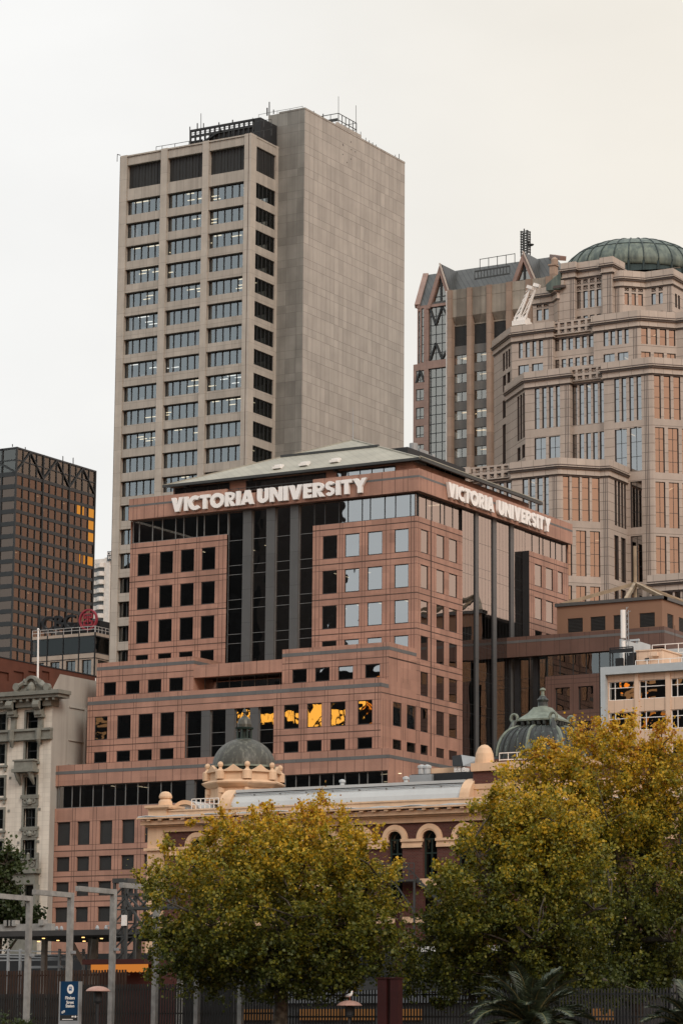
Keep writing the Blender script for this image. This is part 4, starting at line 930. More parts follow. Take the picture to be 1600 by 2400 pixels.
rx += [(rx[-1][0]+pitch*k, rx[-1][1]+pitch*k) for k in range(1, 3)]
nR = rx[-1][1]
rm = MB(); pn = MB(); zc = NF.z(1080, 740); zc2 = NF.z(1080, 752)
zlv = NF.z(1075, 808)
fh2 = (NF.z(1075, 828.6)-NF.z(1075, 828.6+43.7*5))/5; zw = NF.z(1075, 828.6); hw2 = zw-NF.z(1075, 851.5)
for a0, a1 in rx: rm.box(NF, a0, a1, 0, zT, -1.4, 0.0); rm.box(NF, a0+0.12, a1-0.12, 0, zT, -0.1, 0.06)
rm.build('rib', M['rib_stone'], RT)
sg = MB(); sg.box(NF, nx0-0.3, nx0-0.02, 0, zT, -1.2, -0.3); sg.build('edge_glint', M['white'], RT)  # white strip paints the sunset glint on the left edge
tp = MB(); sp = MB()
for i in range(len(rx)-1):
    a0, a1 = rx[i][1], rx[i+1][0]
    tp.hexa([NF.w(a0, zc, -0.25), NF.w(a1, zc, -0.25), NF.w(a1, zc, -1.4), NF.w(a0, zc, -1.4), NF.w(a0, zT-0.02, -0.25), NF.w(a1, zT-.02, -0.25), NF.w(a1, zT-.02, -1.4), NF.w(a0, zT-.02, -1.4)])
    zt_ = NF.z(1075, 698)
    tp.box(NF, a0, a1, zt_-0.06, zt_+0.06, -0.3, -0.2)
    tp.poly([NF.w(a0, zc, -0.25), NF.w(a1, zc, -0.25), NF.w(a1-0.25, zc2-0.6, -1.3), NF.w(a0+0.25, zc2-0.6, -1.3)][::-1])
    lv = MB(); lv.box(NF, a0, a1, zlv, zc2-0.6, -1.35, -1.25)
    for j in range(16): z = zlv+(zc2-0.6-zlv)*j/16; lv.box(NF, a0+0.1, a1-0.1, z, z+0.2, -1.3, -1.2)
    lv.build('louvre_panel', M['louvre'], RT)
    tp.box(NF, a0, a1, zc2-0.75, zc2-0.45, -1.3, -1.1)
    for k in range(9):
        z = zw-k*fh2; sp = MB(); sp.box(NF, a0, a1, z, z+fh2-hw2, -1.25, -1.0); sp.build('spandrel', M['spandrel_grey'], RT)
        wd = window(NF, (a0, a1, z-hw2, z), 1.15, RT, M['glass_pale'], M['frame'], 2, 1, 0.12)
        if RND.random() < 0.5:
            l = MB()
            for j in range(RND.randint(1, 3)): x = a0+RND.uniform(0.2, .8)*(a1-a0); d = -RND.uniform(1.8, 4); l.box(NF, x-0.9, x+0.9, z-0.35, z-0.25, d-0.12, d+0.12)
            l.build('ceiling_lights', M['lamp'], wd)
tp.build('parapet_panel', M['weathered'], RT)
ni = MB(); ni.wbox(nx0+0.3, nR, c.y+5, c.y+30, 0, zT-0.3)
for k in range(10): z = zw-k*fh2; ni.wbox(nx0+0.3, nR, c.y+1.4, c.y+6, z+0.05, z+0.6)
ni.build('floor_slab', M['dark'], RT)
ch = MB(); CF_ = front(c.y+6); a0 = CF_.a(1287, 640); a1 = CF_.a(1299.5, 640); z = CF_.z(1290, 622); ch.box(CF_, a0, a1, zT-2, z, -1.5, 0); ch.box(CF_, a0-0.2, a1+0.2, z, z+0.3, -1.7, 0.2); ch.lathe(CF_.w(a0+0.8, z+0.3, -0.7), [(0.7, 0), (0.75, 1.0), (0.3, 1.5)], 10); ch.build('chimney', M['rib_stone'], RT)

# --- stone tower with a copper dome
ST = thing('domed_stone_tower', 'stepped pink-grey stone tower with ornamental bands and a green copper dome', 'building', (0, 0, 0))
sw_ = MB(); tr = MB(); gl_n = [0]
SM = [M['stone'], M['stone_dark'], M['stone_trim']]
def off_poly(P, d):
    """outward offset of an open chain of wall corners, mitred"""
    out = []; n = len(P)
    for i in range(n):
        ns = []
        if i > 0: ns.append(Face(P[i-1], P[i]).n)
        if i < n-1: ns.append(Face(P[i], P[i+1]).n)
        if len(ns) == 1: out.append((P[i][0]+ns[0].x*d, P[i][1]+ns[0].y*d))
        else:
            b = ns[0]+ns[1]; k = d/(b.length/2)/b.length*1.0; k = 2*d/b.length_squared; out.append((P[i][0]+b.x*k, P[i][1]+b.y*k))
    return out
def band(P, z0, z1, d1, m, d0=-0.4):
    A, B = off_poly(P, d0), off_poly(P, d1)
    for i in range(len(P)-1):
        tr.hexa([(B[i][0], B[i][1], z0), (B[i+1][0], B[i+1][1], z0), (A[i+1][0], A[i+1][1], z0), (A[i][0], A[i][1], z0), (B[i][0], B[i][1], z1), (B[i+1][0], B[i+1][1], z1), (A[i+1][0], A[i+1][1], z1), (A[i][0], A[i][1], z1)], m)
def cornice(P, zt, s=0.80):
    """parapet, moulding with painted shade lines, frieze and ledge under a set-back"""
    band(P, zt-1.20*s, zt, 0.30, 2, -0.9); band(P, zt-1.5*s, zt-1.20*s, 0.36, 1); band(P, zt-1.65*s, zt-1.5*s, 0.60, 2); band(P, zt-2.0*s, zt-1.65*s, 0.40, 1)  # dark bands put the shade lines of the mouldings into colour
    band(P, zt-2.9*s, zt-2.0*s, 0.14, 2); band(P, zt-3.05*s, zt-2.9*s, 0.30, 2); band(P, zt-3.35*s, zt-3.05*s, 0.08, 1)
def body(P, z0, zt, wins, grooves=()):
    """P chain of corners seen left to right; wins[i] openings (a0,a1,z0,z1,nx,nz,kind) of facet i"""
    for i in range(len(P)-1):
        F = Face(P[i], P[i+1]); ws = wins.get(i, [])
        wall(sw_, F, 0, F.L, z0, zt-2.64, [w[:4] for w in ws], 0.42, 0, 1)
        for w in ws:
            if w[6] == 'dark': sw_.box(F, w[0], w[1], w[2], w[3], -0.6, -0.35, 1); ornament(F, *w[:4]); continue
            wd = window(F, w[:4], 0.30, ST, M['glass_stone'], M['frame'], w[4], w[5], 0.06)
            if w[6] == 'sill':        # splayed sill below
                h = 0.9*(w[1]-w[0]) if w[1]-w[0] < 1.3 else 1.2; sw_.hexa([F.w(w[0], w[2]-1.1, 0.02), F.w(w[1], w[2]-1.1, 0.02), F.w(w[1], w[2]-1.1, -0.4), F.w(w[0], w[2]-1.1, -0.4), F.w(w[0], w[2], -0.27), F.w(w[1], w[2], -0.27), F.w(w[1], w[2], -0.4), F.w(w[0], w[2], -0.4)], 0)
            if RND.random() < 0.12:
                l = MB(); a = RND.uniform(w[0]+.2, w[1]-.2); l.box(F, a-0.08, a+0.08, w[3]-0.5, w[3]-0.4, -4, -1.6); l.build('ceiling_light', M['lamp'], wd)
    for i in grooves:
        F = Face(P[i], P[i+1])
        for k in range(3): a = F.L-0.25-0.26*k; tr.box(F, a-0.05, a+0.05, z0, zt-2.7, -0.02, 0.006, 1)
    cornice(P, zt)
    flush()
    cap = [tuple(p) for p in P]; c_ = off_poly(P, -9)
    sw_.poly([(p[0], p[1], zt-0.4) for p in P]+[(p[0], p[1], zt-0.4) for p in reversed(c_)], 0)
    ins = off_poly(P, -3.5)
    for i in range(len(P)-1): inner.poly([(ins[i][0], ins[i][1], z0), (ins[i+1][0], ins[i+1][1], z0), (ins[i+1][0], ins[i+1][1], zt-3), (ins[i][0], ins[i][1], zt-3)])
inner = MB()
def flush():
    global tr
    if tr.v: tr.build('cornice', SM, ST)
    tr = MB()
def ornament(F, a0, a1, z0, z1):
    """pierced square with a ring"""
    a, z = (a0+a1)/2, (z0+z1)/2; r = min(a1-a0, z1-z0)*0.30
    tr.arch(F, a, z, r*0.6, r, -0.35, -0.22, 2, 10, 2*math.pi)
    for s in (-1, 1): tr.box(F, a0, a1, z+s*(z1-z0)*0.5-0.06, z+s*(z1-z0)*0.5+0.06, -0.35, -0.05, 1); tr.bar(F.w(a-s*r*1.9, z-r*0.9, -0.25), F.w(a-s*r, z, -0.25), 0.09, m=2); tr.bar(F.w(a-s*r*1.9, z+r*0.9, -0.25), F.w(a-s*r, z, -0.25), 0.09, m=2)
def W_(F, xs, yr, kind='', nx=1, nz=1):
    """openings from bearings: xs pairs, yr=(xref, ytop, ybottom)"""
    xr, yt, yb = yr; ym = (yt+yb)/2; z1 = F.z(xr, yt); z0 = F.z(xr, yb)
    return [(F.a(p, ym), F.a(q, ym), z0, z1, nx, nz, kind) for p, q in xs]
D45 = (math.sqrt(.5), math.sqrt(.5))
def run(p, F, px, py):
    """corner where bearing px meets the plane F"""
    a = F.a(px, py); w = F.w(a, 0); return (w.x, w.y)
def chain(c0, z_px, left, segs):
    pass
# body one: lowest, nearest
k0 = at(1306, 1073, 425); f1 = front(k0.y); pA = (k0.x, k0.y); pB = (k0.x+0.4, k0.y+0.4*0.35)
c1 = Face(pB, (pB[0]+D45[0], pB[1]+D45[1])); pC = run(pB, c1, 1405, 1079); pC2 = (pC[0]+1.3, pC[1]+0.2); r1 = side(pC2[0]); pD = run(pC2, r1, 1468.5, 1096)
pL = run(pA, f1, 1030, 1101); pM0 = run(pA, f1, 1097, 1095); pM1 = run(pA, f1, 1199, 1084)
P1_ = [pL, pM0, (pM0[0], pM0[1]+0.9), (pM1[0], pM1[1]+0.9), pM1, pA, pB, pC, pC2, pD]
zt1 = f1.z(1306, 1073)
def LF(P, i): return Face(P[i], P[i+1])
w1 = {}
F = LF(P1_, 2); dn = [(1101+16.7*i, 1112.5+16.7*i) for i in range(6)]
orn = []
for yt, yb in ((1098, 1107.5), (1113, 1123)): orn += W_(F, [(p, q-0.5) for p, q in dn], (1150, yt, yb), 'dark')
zrec = None
w1[2] = W_(F, [(p+2, q+0.5) for p, q in dn], (1170, 1130, 1215), '', 1, 4)
F = LF(P1_, 4); w1[4] = W_(F, [(1224, 1237), (1241, 1254), (1258.5, 1271.4), (1275, 1285.5)], (1280, 1113, 1250), '', 1, 6)
F = LF(P1_, 6); w1[6] = W_(F, [(1319, 1334), (1340, 1358), (1363.5, 1381), (1387, 1404.7)], (1360, 1116, 1221), 'sill', 1, 4)+W_(F, [(1324, 1340), (1349.7, 1373.5), (1382.5, 1406)], (1370, 1244, 1351), '', 2, 4)+W_(F, [(1324, 1340), (1349.7, 1373.5), (1382.5, 1406)], (1370, 1374, 1440), '', 2, 2)
F = LF(P1_, 8); w1[8] = W_(F, [(1440, 1445), (1447.5, 1453), (1455, 1460), (1462, 1466.5)], (1452, 1130, 1235), '', 1, 4)+W_(F, [(1439.5, 1449.5), (1455, 1466)], (1452, 1258, 1362), '', 1, 3)+W_(F, [(1439.5, 1449.5), (1455, 1466)], (1452, 1380, 1420), '', 1, 2)
def ornaments_above(P, i, xs, rows, xr):
    F = LF(P, i)
    z1 = F.z(xr, rows[0][0]-4); z0 = F.z(xr, rows[-1][1]+3)
    a0, a1 = 0, F.L; ops = []
    for yt, yb in rows: ops += W_(F, xs, (xr, yt, yb), 'dark')
    Fo = F.off(0.62); wall(sw_, Fo, a0, a1, z0, z1, [o[:4] for o in ops], 0.4, 0); 
    sw_.poly([Fo.w(a0, z0), Fo.w(a1, z0), F.w(a1, z0), F.w(a0, z0)][::-1], 0); sw_.poly([Fo.w(a0, z1), Fo.w(a1, z1), F.w(a1, z1), F.w(a0, z1)], 0)
    for o in ops: sw_.box(Fo, o[0], o[1], o[2], o[3], -0.5, -0.36, 1); ornament(Fo, *o[:4])
    global tr
    tr.build('ornamental_panel', SM, ST); tr = MB()
body(P1_, 0, zt1, w1, (1, 4, 7))
ornaments_above(P1_, 2, [(p, q-1) for p, q in dn], ((1097, 1107.5), (1113, 1123)), 1150)
# body two
Y2 = pD[1]; f2 = front(Y2); q0 = run(None, f2, 1520.5, 850); q1 = (q0[0]+0.4, q0[1]+0.14); c2 = Face(q1, (q1[0]+D45[0], q1[1]+D45[1])); q2 = run(None, c2, 1625, 850)
ql = run(None, f2, 1230, 890); F45l = Face((ql[0]-D45[0], ql[1]+D45[1]), ql); qll = run(None, F45l, 1186, 925); qlll = (qll[0], qll[1]+8)
qm0 = run(None, f2, 1334, 862); qm1 = run(None, f2, 1413.5, 851)
P2 = [qlll, qll, ql, qm0, (qm0[0], qm0[1]+0.9), (qm1[0], qm1[1]+0.9), qm1, q0, q1, q2]
zt2 = f2.z(1520, 837.5); w2 = {}
F = LF(P2, 1); w2[1] = W_(F, [(1212, 1216.5), (1218.5, 1223), (1225, 1229)], (1220, 925, 1030), '', 1, 4)+W_(F, [(1212, 1219), (1223, 1229.5)], (1220, 1046, 1077), '', 1, 2)
F = LF(P2, 2); w2[2] = W_(F, [(1252.5, 1263.6), (1270, 1280), (1286, 1296), (1302, 1311.6)], (1280, 905, 1003), 'sill', 1, 4)+W_(F, [(1252, 1279), (1286, 1312)], (1280, 1024, 1076), '', 2, 2)
F = LF(P2, 4); d2 = [(1341+16.1*i, 1352+16.1*i) for i in range(5)]; w2[4] = W_(F, d2, (1373, 891, 994), '', 1, 4)+W_(F, d2, (1373, 1015, 1080), '', 1, 2)
F = LF(P2, 6); w2[6] = W_(F, [(1439, 1450.5), (1456, 1467), (1474, 1484.5), (1491, 1502.5)], (1470, 876, 987), 'sill', 1, 4)+W_(F, [(1440.5, 1468.4), (1475.7, 1503.6)], (1475, 1002, 1105), '', 2, 3)+W_(F, [(1477, 1504)], (1490, 1128, 1236), '', 2, 3)+W_(F, [(1478, 1505)], (1490, 1256, 1365), '', 2, 3)+W_(F, [(1478, 1505)], (1490, 1380, 1425), '', 2, 1)
F = LF(P2, 8); w2[8] = W_(F, [(1532.6, 1548), (1555, 1571), (1578, 1594), (1601, 1616)], (1560, 880, 982), 'sill', 1, 4)+W_(F, [(1535, 1557), (1565.5, 1590), (1598, 1616)], (1560, 1002, 1108), '', 2, 4)+W_(F, [(1536, 1559), (1567.5, 1591), (1599, 1617)], (1560, 1130, 1237), '', 2, 3)+W_(F, [(1537, 1561), (1569, 1592), (1600, 1617)], (1560, 1257, 1346), '', 2, 3)
body(P2, 0, zt2, w2, (2, 6)); ornaments_above(P2, 4, d2, ((866, 875.5), (881, 890)), 1373)
# body three
Y3 = Y2+4.5; f3 = front(Y3); q0 = run(None, f3, 1494, 735); q1 = (q0[0]+0.4, q0[1]+0.14); c3 = Face(q1, (q1[0]+D45[0], q1[1]+D45[1])); q2 = run(None, c3, 1583.5, 740); q3 = (q2[0]+8, q2[1])
ql = run(None, f3, 1199, 780); F45l = Face((ql[0]-D45[0], ql[1]+D45[1]), ql); qll = run(None, F45l, 1157, 805); qlll = (qll[0], qll[1]+8); qm0 = run(None, f3, 1294, 754); qm1 = run(None, f3, 1390, 740)
P3 = [qlll, qll, ql, qm0, (qm0[0], qm0[1]+0.9), (qm1[0], qm1[1]+0.9), qm1, q0, q1, q2, q3]
zt3 = f3.z(1494, 727); w3 = {}
F = LF(P3, 1); w3[1] = W_(F, [(1178, 1182.5), (1185, 1189), (1191, 1195)], (1186, 823, 865), '', 1, 3)+W_(F, [(1178, 1185), (1188.5, 1195)], (1186, 876, 915), '', 1, 2)
F = LF(P3, 2); w3[2] = W_(F, [(1215, 1224.5), (1231, 1240.6), (1247, 1256), (1262.5, 1272)], (1245, 794, 836), 'sill', 1, 2)+W_(F, [(1214, 1239), (1246, 1272)], (1245, 853, 892), '', 2, 2)
F = LF(P3, 4); d3 = [(1299.5+16.0*i, 1310+16.0*i) for i in range(6)]; w3[4] = W_(F, d3, (1345, 780, 818), '', 1, 2)+W_(F, d3, (1345, 838, 858), '', 1, 2)
F = LF(P3, 6); w3[6] = W_(F, [(1413.5, 1425), (1430, 1441), (1446, 1457), (1463, 1472.6)], (1443, 768, 808), 'sill', 1, 2)+W_(F, [(1413.7, 1439.6), (1447, 1472)], (1443, 827, 848), '', 2, 1)
F = LF(P3, 8); w3[8] = W_(F, [(1502, 1517), (1524, 1539), (1545.6, 1561), (1567, 1582)], (1540, 767, 808), 'sill', 1, 2)+W_(F, [(1502, 1524), (1532, 1555), (1562, 1583)], (1540, 826, 840), '', 2, 1)
w3[1] += W_(LF(P3, 1), [(1177.5, 1184.5), (1187.5, 1194)], (1186, 934, 976), '', 1, 2)+W_(LF(P3, 1), [(1177.5, 1184.5), (1187.5, 1194)], (1186, 991, 1084), '', 1, 4)
body(P3, zt2-36, zt3, w3, (2, 6)); ornaments_above(P3, 4, d3, ((755, 764.5), (770, 779)), 1345)
# body four: crown blocks
Y4 = Y3+4.0; f4 = front(Y4)
q0 = run(None, f4, 1433, 602); q1 = (q0[0], q0[1]+8); r4 = side(q0[0]); q1 = run(None, r4, 1460, 614); ql = run(None, f4, 1319, 617); 
ml_, mr_ = run(None, f4, 1346, 680), run(None, f4, 1411, 680)
P4 = [(ql[0], ql[1]+9), ql, ml_, (ml_[0], ml_[1]+0.8), (mr_[0], mr_[1]+0.8), mr_, q0, q1]
zt4 = f4.z(1433, 601); w4 = {}
F = LF(P4, 3); d4 = [(1350.5+15.8*i, 1360.8+15.8*i) for i in range(4)]
w4[3] = W_(F, d4, (1380, 652.5, 662), 'dark')+W_(F, d4, (1380, 667, 677), 'dark')+W_(F, d4, (1380, 680, 720), '', 1, 2)+W_(F, d4, (1380, 738, 750), '', 1, 1)
body(P4, zt3-8, zt4, w4, (1, 5))
f5 = front(Y4+0.8); s0 = run(None, f5, 1424, 638); s1 = run(None, f5, 1452, 634); s2 = (s1[0]+0.4, s1[1]+0.14); c5 = Face(s2, (s2[0]+D45[0], s2[1]+D45[1])); s3 = run(None, c5, 1511, 643); f6 = front(s3[1]); s4 = run(None, f6, 1574, 634.5); r6 = side(s4[0]); s5 = run(None, r6, 1625, 655)
P5 = [s0, s1, s2, s3, s4, s5]; zt5 = f5.z(1452, 634); w5 = {}
F = LF(P5, 2); x5 = [(1463, 1473), (1479.5, 1489.5), (1495, 1506)]; w5[2] = W_(F, x5, (1484, 687, 715), 'sill', 1, 1)+W_(F, x5, (1484, 673, 683), 'dark')
F = LF(P5, 3); x5 = [(1526, 1536), (1543, 1552.5)]; w5[3] = W_(F, x5, (1540, 686, 712), 'sill', 1, 1)+W_(F, x5, (1540, 671, 682), 'dark')+W_(F, x5, (1540, 729.5, 740), '', 1, 1)
F = LF(P5, 4); w5[4] = W_(F, [(1581.5, 1586), (1588.5, 1593)], (1587, 690, 722), '', 1, 2)
body(P5, zt3-8, zt5, w5, (0, 3))
f7 = front(Y4+1.5); t1 = run(None, f7, 1296, 671); t0 = run(None, f7, 1248, 677); F45 = Face((t1[0]-0, t1[1]), (t1[0]+1, t1[1]-.9)); t2 = (t1[0]+1.6, t1[1]-1.6)
P6 = [(t0[0], t0[1]+8), t0, t1, t2]; zt6 = f7.z(1296, 671); F = LF(P6, 1); x6 = [(1257, 1269), (1273.5, 1285)]
w6 = {1: W_(F, x6, (1271, 724, 750), '', 1, 1)+W_(F, x6, (1271, 709, 719), 'dark')}
body(P6, zt3-8, zt6, w6)
tr.box(f4.off(0.4), f4.a(1304, 658), f4.a(1322, 658), f4.z(1315, 672), f4.z(1315, 658), -2, 0, 2); tr.box(f4.off(0.7), f4.a(1300, 670), f4.a(1326, 668), f4.z(1315, 676), f4.z(1315, 670), -2, 0, 1)
sw_.box(f4, f4.a(1304, 690), ql[0]+0.2, zt3-8, f4.z(1315, 672), -6, -0.1, 0)
# front lower block at far right
f0 = front(q0[1]-14); u0 = run(None, f0, 1522, 1350); u1 = run(None, f0, 1640, 1337); P0_ = [(u0[0], u0[1]+8), u0, u1]; zt0_ = f0.z(1560, 1346)
F = LF(P0_, 1); x0 = [(1527+18*i, 1540+18*i) for i in range(6)]; body(P0_, 0, zt0_, {1: W_(F, x0, (1560, 1380, 1425), '', 1, 1)})
sw_.build('wall', SM, ST); flush(); inner.build('interior', M['dark'], ST)
# dome
t = NT('verdigris_copper'); p = t.pos(); n1 = t.noise(t.scaled(p, (0.9, 0.9, 0.10)), 1.0, 6, 0.65); n2 = t.noise(p, 0.5, 4)
cc = t.mix(t.rng(n1, 0.42, 0.62, 0, 1), (0.058, 0.080, 0.073), (0.16, 0.195, 0.16)); cc = t.mix(t.rng(n2, 0.4, 0.7, 0, 0.5), cc, (0.10, 0.14, 0.13)); t.bsdf(cc, 0.6, 0.0, 0.4); M['verdigris'] = t.mat
M['verdigris_dark'] = m_plain('dark_copper', (0.035, 0.052, 0.052), 0.5, var=0.35, scale=1.2)
DD = at(1483, 640, 0).z
fD = front(Y4+21); ax, zt_ = fD.p(1483, 570); Rd = ax-fD.a(1336, 640); Rd = abs(Rd); cD = Vector((ax, Y4+21, 0))
zdb = fD.z(1483, 654); zdr = fD.z(1483, 690); H = zt_-zdb
# the apex seen is the far-lower skyline; nudge up for the crown
H *= 1.0
prof = []
for i in range(15):
    th = math.radians(4+i*86/14.0); prof.append((Rd*math.cos(th)*1.0+Rd*0.02, H*math.sin(th)))
prof = [(Rd*1.0, -0.4), (Rd*1.0, 0.0)]+prof
dm = MB(); dm.lathe((cD.x, cD.y, zdb), [(Rd*0.985, zdr-zdb-8), (Rd*0.985, -0.4)], 64, 1); dm.lathe((cD.x, cD.y, zdb), prof, 64, 0)
dm.build('dome', [M['verdigris'], M['verdigris_dark']], ST, True)
dr = MB()
for j in range(30):
    an = 2*math.pi*j/30+0.05; pts = [(cD.x+(r+0.05)*math.cos(an), cD.y+(r+0.05)*math.sin(an), zdb+z+0.05) for r, z in prof[1:]]
    dr.tube(pts, 0.09, 5); dr.bar((cD.x+Rd*1.0*math.cos(an), cD.y+Rd*math.sin(an), zdb-4), (cD.x+Rd*math.cos(an), cD.y+Rd*math.sin(an), zdb+0.1), 0.3)
for h in (0.60, ):
    k = [q for q in prof if q[1] <= H*h][-1]; pts = [(cD.x+(k[0]+0.03)*math.cos(2*math.pi*j/64), cD.y+(k[0]+0.03)*math.sin(2*math.pi*j/64), zdb+k[1]+0.03) for j in range(65)]; dr.tube(pts, 0.08, 4)
dr.build('dome_rib', M['verdigris_dark'], ST)
# glazed lean-to by the crown and the window-cleaning crane
lt = MB(); a, z = f4.p(1316, 640); b, zb = f4.p(1283, 668); lt.hexa([f4.w(b, zb-1, 0.6), f4.w(a, zb-1, 0.6), f4.w(a, zb-1, -3), f4.w(b, zb-1, -3), f4.w(b, zb, 0.6), f4.w(a, z, 0.6), f4.w(a, z, -3), f4.w(b, zb, -3)]); lt.build('lean_to', M['verdigris'], ST)
f8 = front(Y3+1.2)
CRN = thing('maintenance_crane', 'white twin-armed maintenance crane leaning on the stone ledge', 'crane', tuple(f8.w(*f8.p(1220, 762))))
cr = MB()
for (x0, y0, x1, y1, dd) in ((1219, 748, 1245, 679, 0.6), (1229, 750, 1256.5, 672, 0.0)):
    p, q = f8.w(*f8.p(x0, y0), dd), f8.w(*f8.p(x1, y1), dd); cr.bar(p, q, 0.22, 0.24); cr.bar(p+Vector((-0.75, 0, 0.1)), q+Vector((-0.3, 0, -0.5)), 0.16, 0.18)
    for i in range(7): s = p.lerp(q, (i+.5)/7); cr.bar(s+Vector((-0.6, 0, -0.1)), s+Vector((0.1, 0, 0.5)), 0.1)
    e = q; cr.bar(e, e+(q-p).normalized()*0.5, 0.7, 1.0)
cr.build('jib', M['white'], CRN)
cb = MB(); cb.box(f8, f8.a(1205, 757), f8.a(1236, 757), f8.z(1220, 764), f8.z(1220, 753), -1.5, 0.9); cb.box(f8, f8.a(1214, 750), f8.a(1234, 750), f8.z(1220, 754), f8.z(1220, 745), -1.2, 0.7); cb.bar(f8.w(*f8.p(1208, 754), 0.5), f8.w(*f8.p(1222, 738), 0.5), 0.4); cb.bar(f8.w(*f8.p(1232, 752), 0.5), f8.w(*f8.p(1238, 740), 0.5), 0.25); cb.build('base', M['white'], CRN)
# the smallest panes of the stone tower, past a hundred, share one part
wins_ = sorted([o for o in ST.children if o.name.startswith('window')], key=lambda o: -o.dimensions.x*o.dimensions.z if o.dimensions.x > 0 else 0)
def area_(o):
    v = np.array([tuple(x.co) for x in o.data.vertices]); d = v.max(0)-v.min(0); return math.hypot(d[0], d[1])*d[2]
wins_ = sorted([o for o in ST.children if o.name.startswith('window')], key=area_, reverse=True)
bm_ = bmesh.new()
for o in wins_[100:]:
    bm_.from_mesh(o.data)
    for ch_ in list(o.children): bpy.data.objects.remove(ch_)
    bpy.data.objects.remove(o)
me_ = bpy.data.meshes.new('small_windows'); bm_.to_mesh(me_); bm_.free(); me_.materials.append(M['glass_stone']); me_.materials.append(M['frame'])
sw2_ = bpy.data.objects.new('small_windows', me_); COL.objects.link(sw2_); sw2_.parent = ST; sw2_['kind'] = 'stuff'

# ================================================================== GROUND AND RIVERSIDE
def ground():
    mb = MB(); rows = [(-900, 0.0), (78, 0.0), (84, 2.3), (235, 2.3), (270, 4.0), (2600, 9.0)]
    for (y0, z0), (y1, z1) in zip(rows[:-1], rows[1:]): mb.poly([(-2600, y0, z0), (1500, y0, z0), (1500, y1, z1), (-2600, y1, z1)])
    t = NT('ground_earth'); p = t.pos(); n = t.noise(p, 0.2, 6); t.bsdf(t.mix(t.rng(n, .3, .7, 0, 1), (0.05, 0.048, 0.042), (0.09, 0.085, 0.075)), 0.95)
    return tag(mb.build('ground', t.mat), None, None, None, 'structure')
ground()

# ================================================================== BROWN ANNEX TO THE RIGHT OF THE UNIVERSITY BLOCK
M['shaded_annex_granite'] = m_panel('shaded_annex_granite', (0.135, 0.082, 0.066), 2.1, 0, 0.05, 0.6, 0.07, 0.12, 0.2, 0.4, rough=0.6)  # darker copy of the granite; the front's shade is put into its colour
M['annex_render'] = m_plain('annex_render', (0.25, 0.150, 0.10), 0.8, var=0.06, scale=0.3)
Yw = FR.a(1188, 1520); WF = front(Yw); 
AN = thing('annex_building', 'low brown granite annex with a plant storey and open roof frame', 'building', (Xr+25, Yw+10, 0))
wL = WF.a(1178, 1520); wR = WF.a(1556, 1490); zp1, zp0 = WF.z(1300, 1486.5), WF.z(1300, 1534); WS = side(wR)
aw = MB()
aw.box(WF, wL, wR, zp0, zp1, -1.2, 0.0, 0); aw.box(WS, Yw+1.2, Yw+40, zp0, zp1, -1.2, 0.0, 0)
zg1, zg0 = WF.z(1300, 1495), WF.z(1300, 1501); aw.box(WF, wL, wR+0.03, zg0, zg1, -0.02, 0.02, 1); aw.box(WS, Yw, Yw+40, zg0, zg1, -0.02, 0.02, 1)
for k in range(22): a = wL+1.1+k*1.75+(0.5 if k % 3 == 0 else 0); aw.box(WF, a-0.03, a+0.03, zp0, zp1, -0.02, 0.004, 2)
gx = WF.a(1277, 1600); zr0 = WF.z(1330, 1583)
window(WF, (gx, wR, zr0, zp0), 0.5, AN, M['glass_dim'], M['frame'], 9, 1, 0.1, 'ribbon_window')
ops = []
for r in range(3):
    for p, q in ((1300, 1334.5), (1354, 1389.5)):
        o = (WF.a(p, 1640), WF.a(q, 1640), WF.z(1320, 1666+r*82), WF.z(1320, 1611.5+r*82)); ops.append(o); window(WF, o, 0.3, AN, M['glass_dim'], M['frame'], 1, 1, 0.08)
gx2 = WF.a(1404, 1640); window(WF, (gx2, wR, 4, zr0), 0.2, AN, M['glass_dim'], M['frame'], 6, 5, 0.1, 'curtain_wall'); wall(aw, WF, gx, gx2, 0, zr0, ops, 0.3, 0, None, -0.02); wall(aw, WS, Yw, Yw+40, 0, zp0, [], 0.3, 0)  # hidden dark curtain wall added to darken the annex's mirror image
for z in (WF.z(1320, 1592), WF.z(1320, 1603), WF.z(1320, 1675), WF.z(1320, 1684)): aw.box(WF, gx, gx2, z-0.03, z+0.03, -0.04, -0.015, 2)
for p in (1282, 1291, 1343, 1398): a = WF.a(p, 1630); aw.box(WF, a-0.03, a+0.03, 0, zr0, -0.04, -0.016, 2)
aw.build('wall', [M['shaded_annex_granite'], M['grey_band'], M['joint']], AN)
# recessed dark glazing between the annex and the block
gF = WF.off(-1.4)
window(gF, (WF.a(1150, 1600), gx, 6, zp0), 0.0, AN, M['glass_dim'], M['frame'], xs=[WF.a(p, 1620) for p in (1186, 1197, 1205, 1237, 1250)], nz=[z for z in zgl if z < zp0], fw=0.05, name='curtain_wall')
for p, q in ((1194, 1205), (1238, 1249)): pb_ = MB(); pb_.box(gF, WF.a(p, 1600), WF.a(q, 1600), 2, zp0, -0.05, 0.25); pb_.build('pilaster', M['black'], AN)
ai = MB(); ai.wbox(wL+0.5, wR-0.5, Yw+4, Yw+38, 0, zp1-0.6); ai.build('interior', M['dark'], AN)
UF = front(Yw+3.0); uL, uR = UF.a(1305, 1470), UF.a(1551, 1430); US = side(uR); zu1 = UF.z(1305, 1423); ub = MB(); ops = []; ops2 = []
for p, q in ((1329.5, 1365), (1383, 1418), (1437, 1470), (1498, 1534)):
    o = (UF.a(p, 1460), UF.a(q, 1460), UF.z(1350, 1482), UF.z(1350, 1449)); ops.append(o)
for p, q in ((1563.5, 1578), (1590.5, 1606)): ops2.append((US.a(p, 1460), US.a(q, 1460), ops[0][2], ops[0][3]))
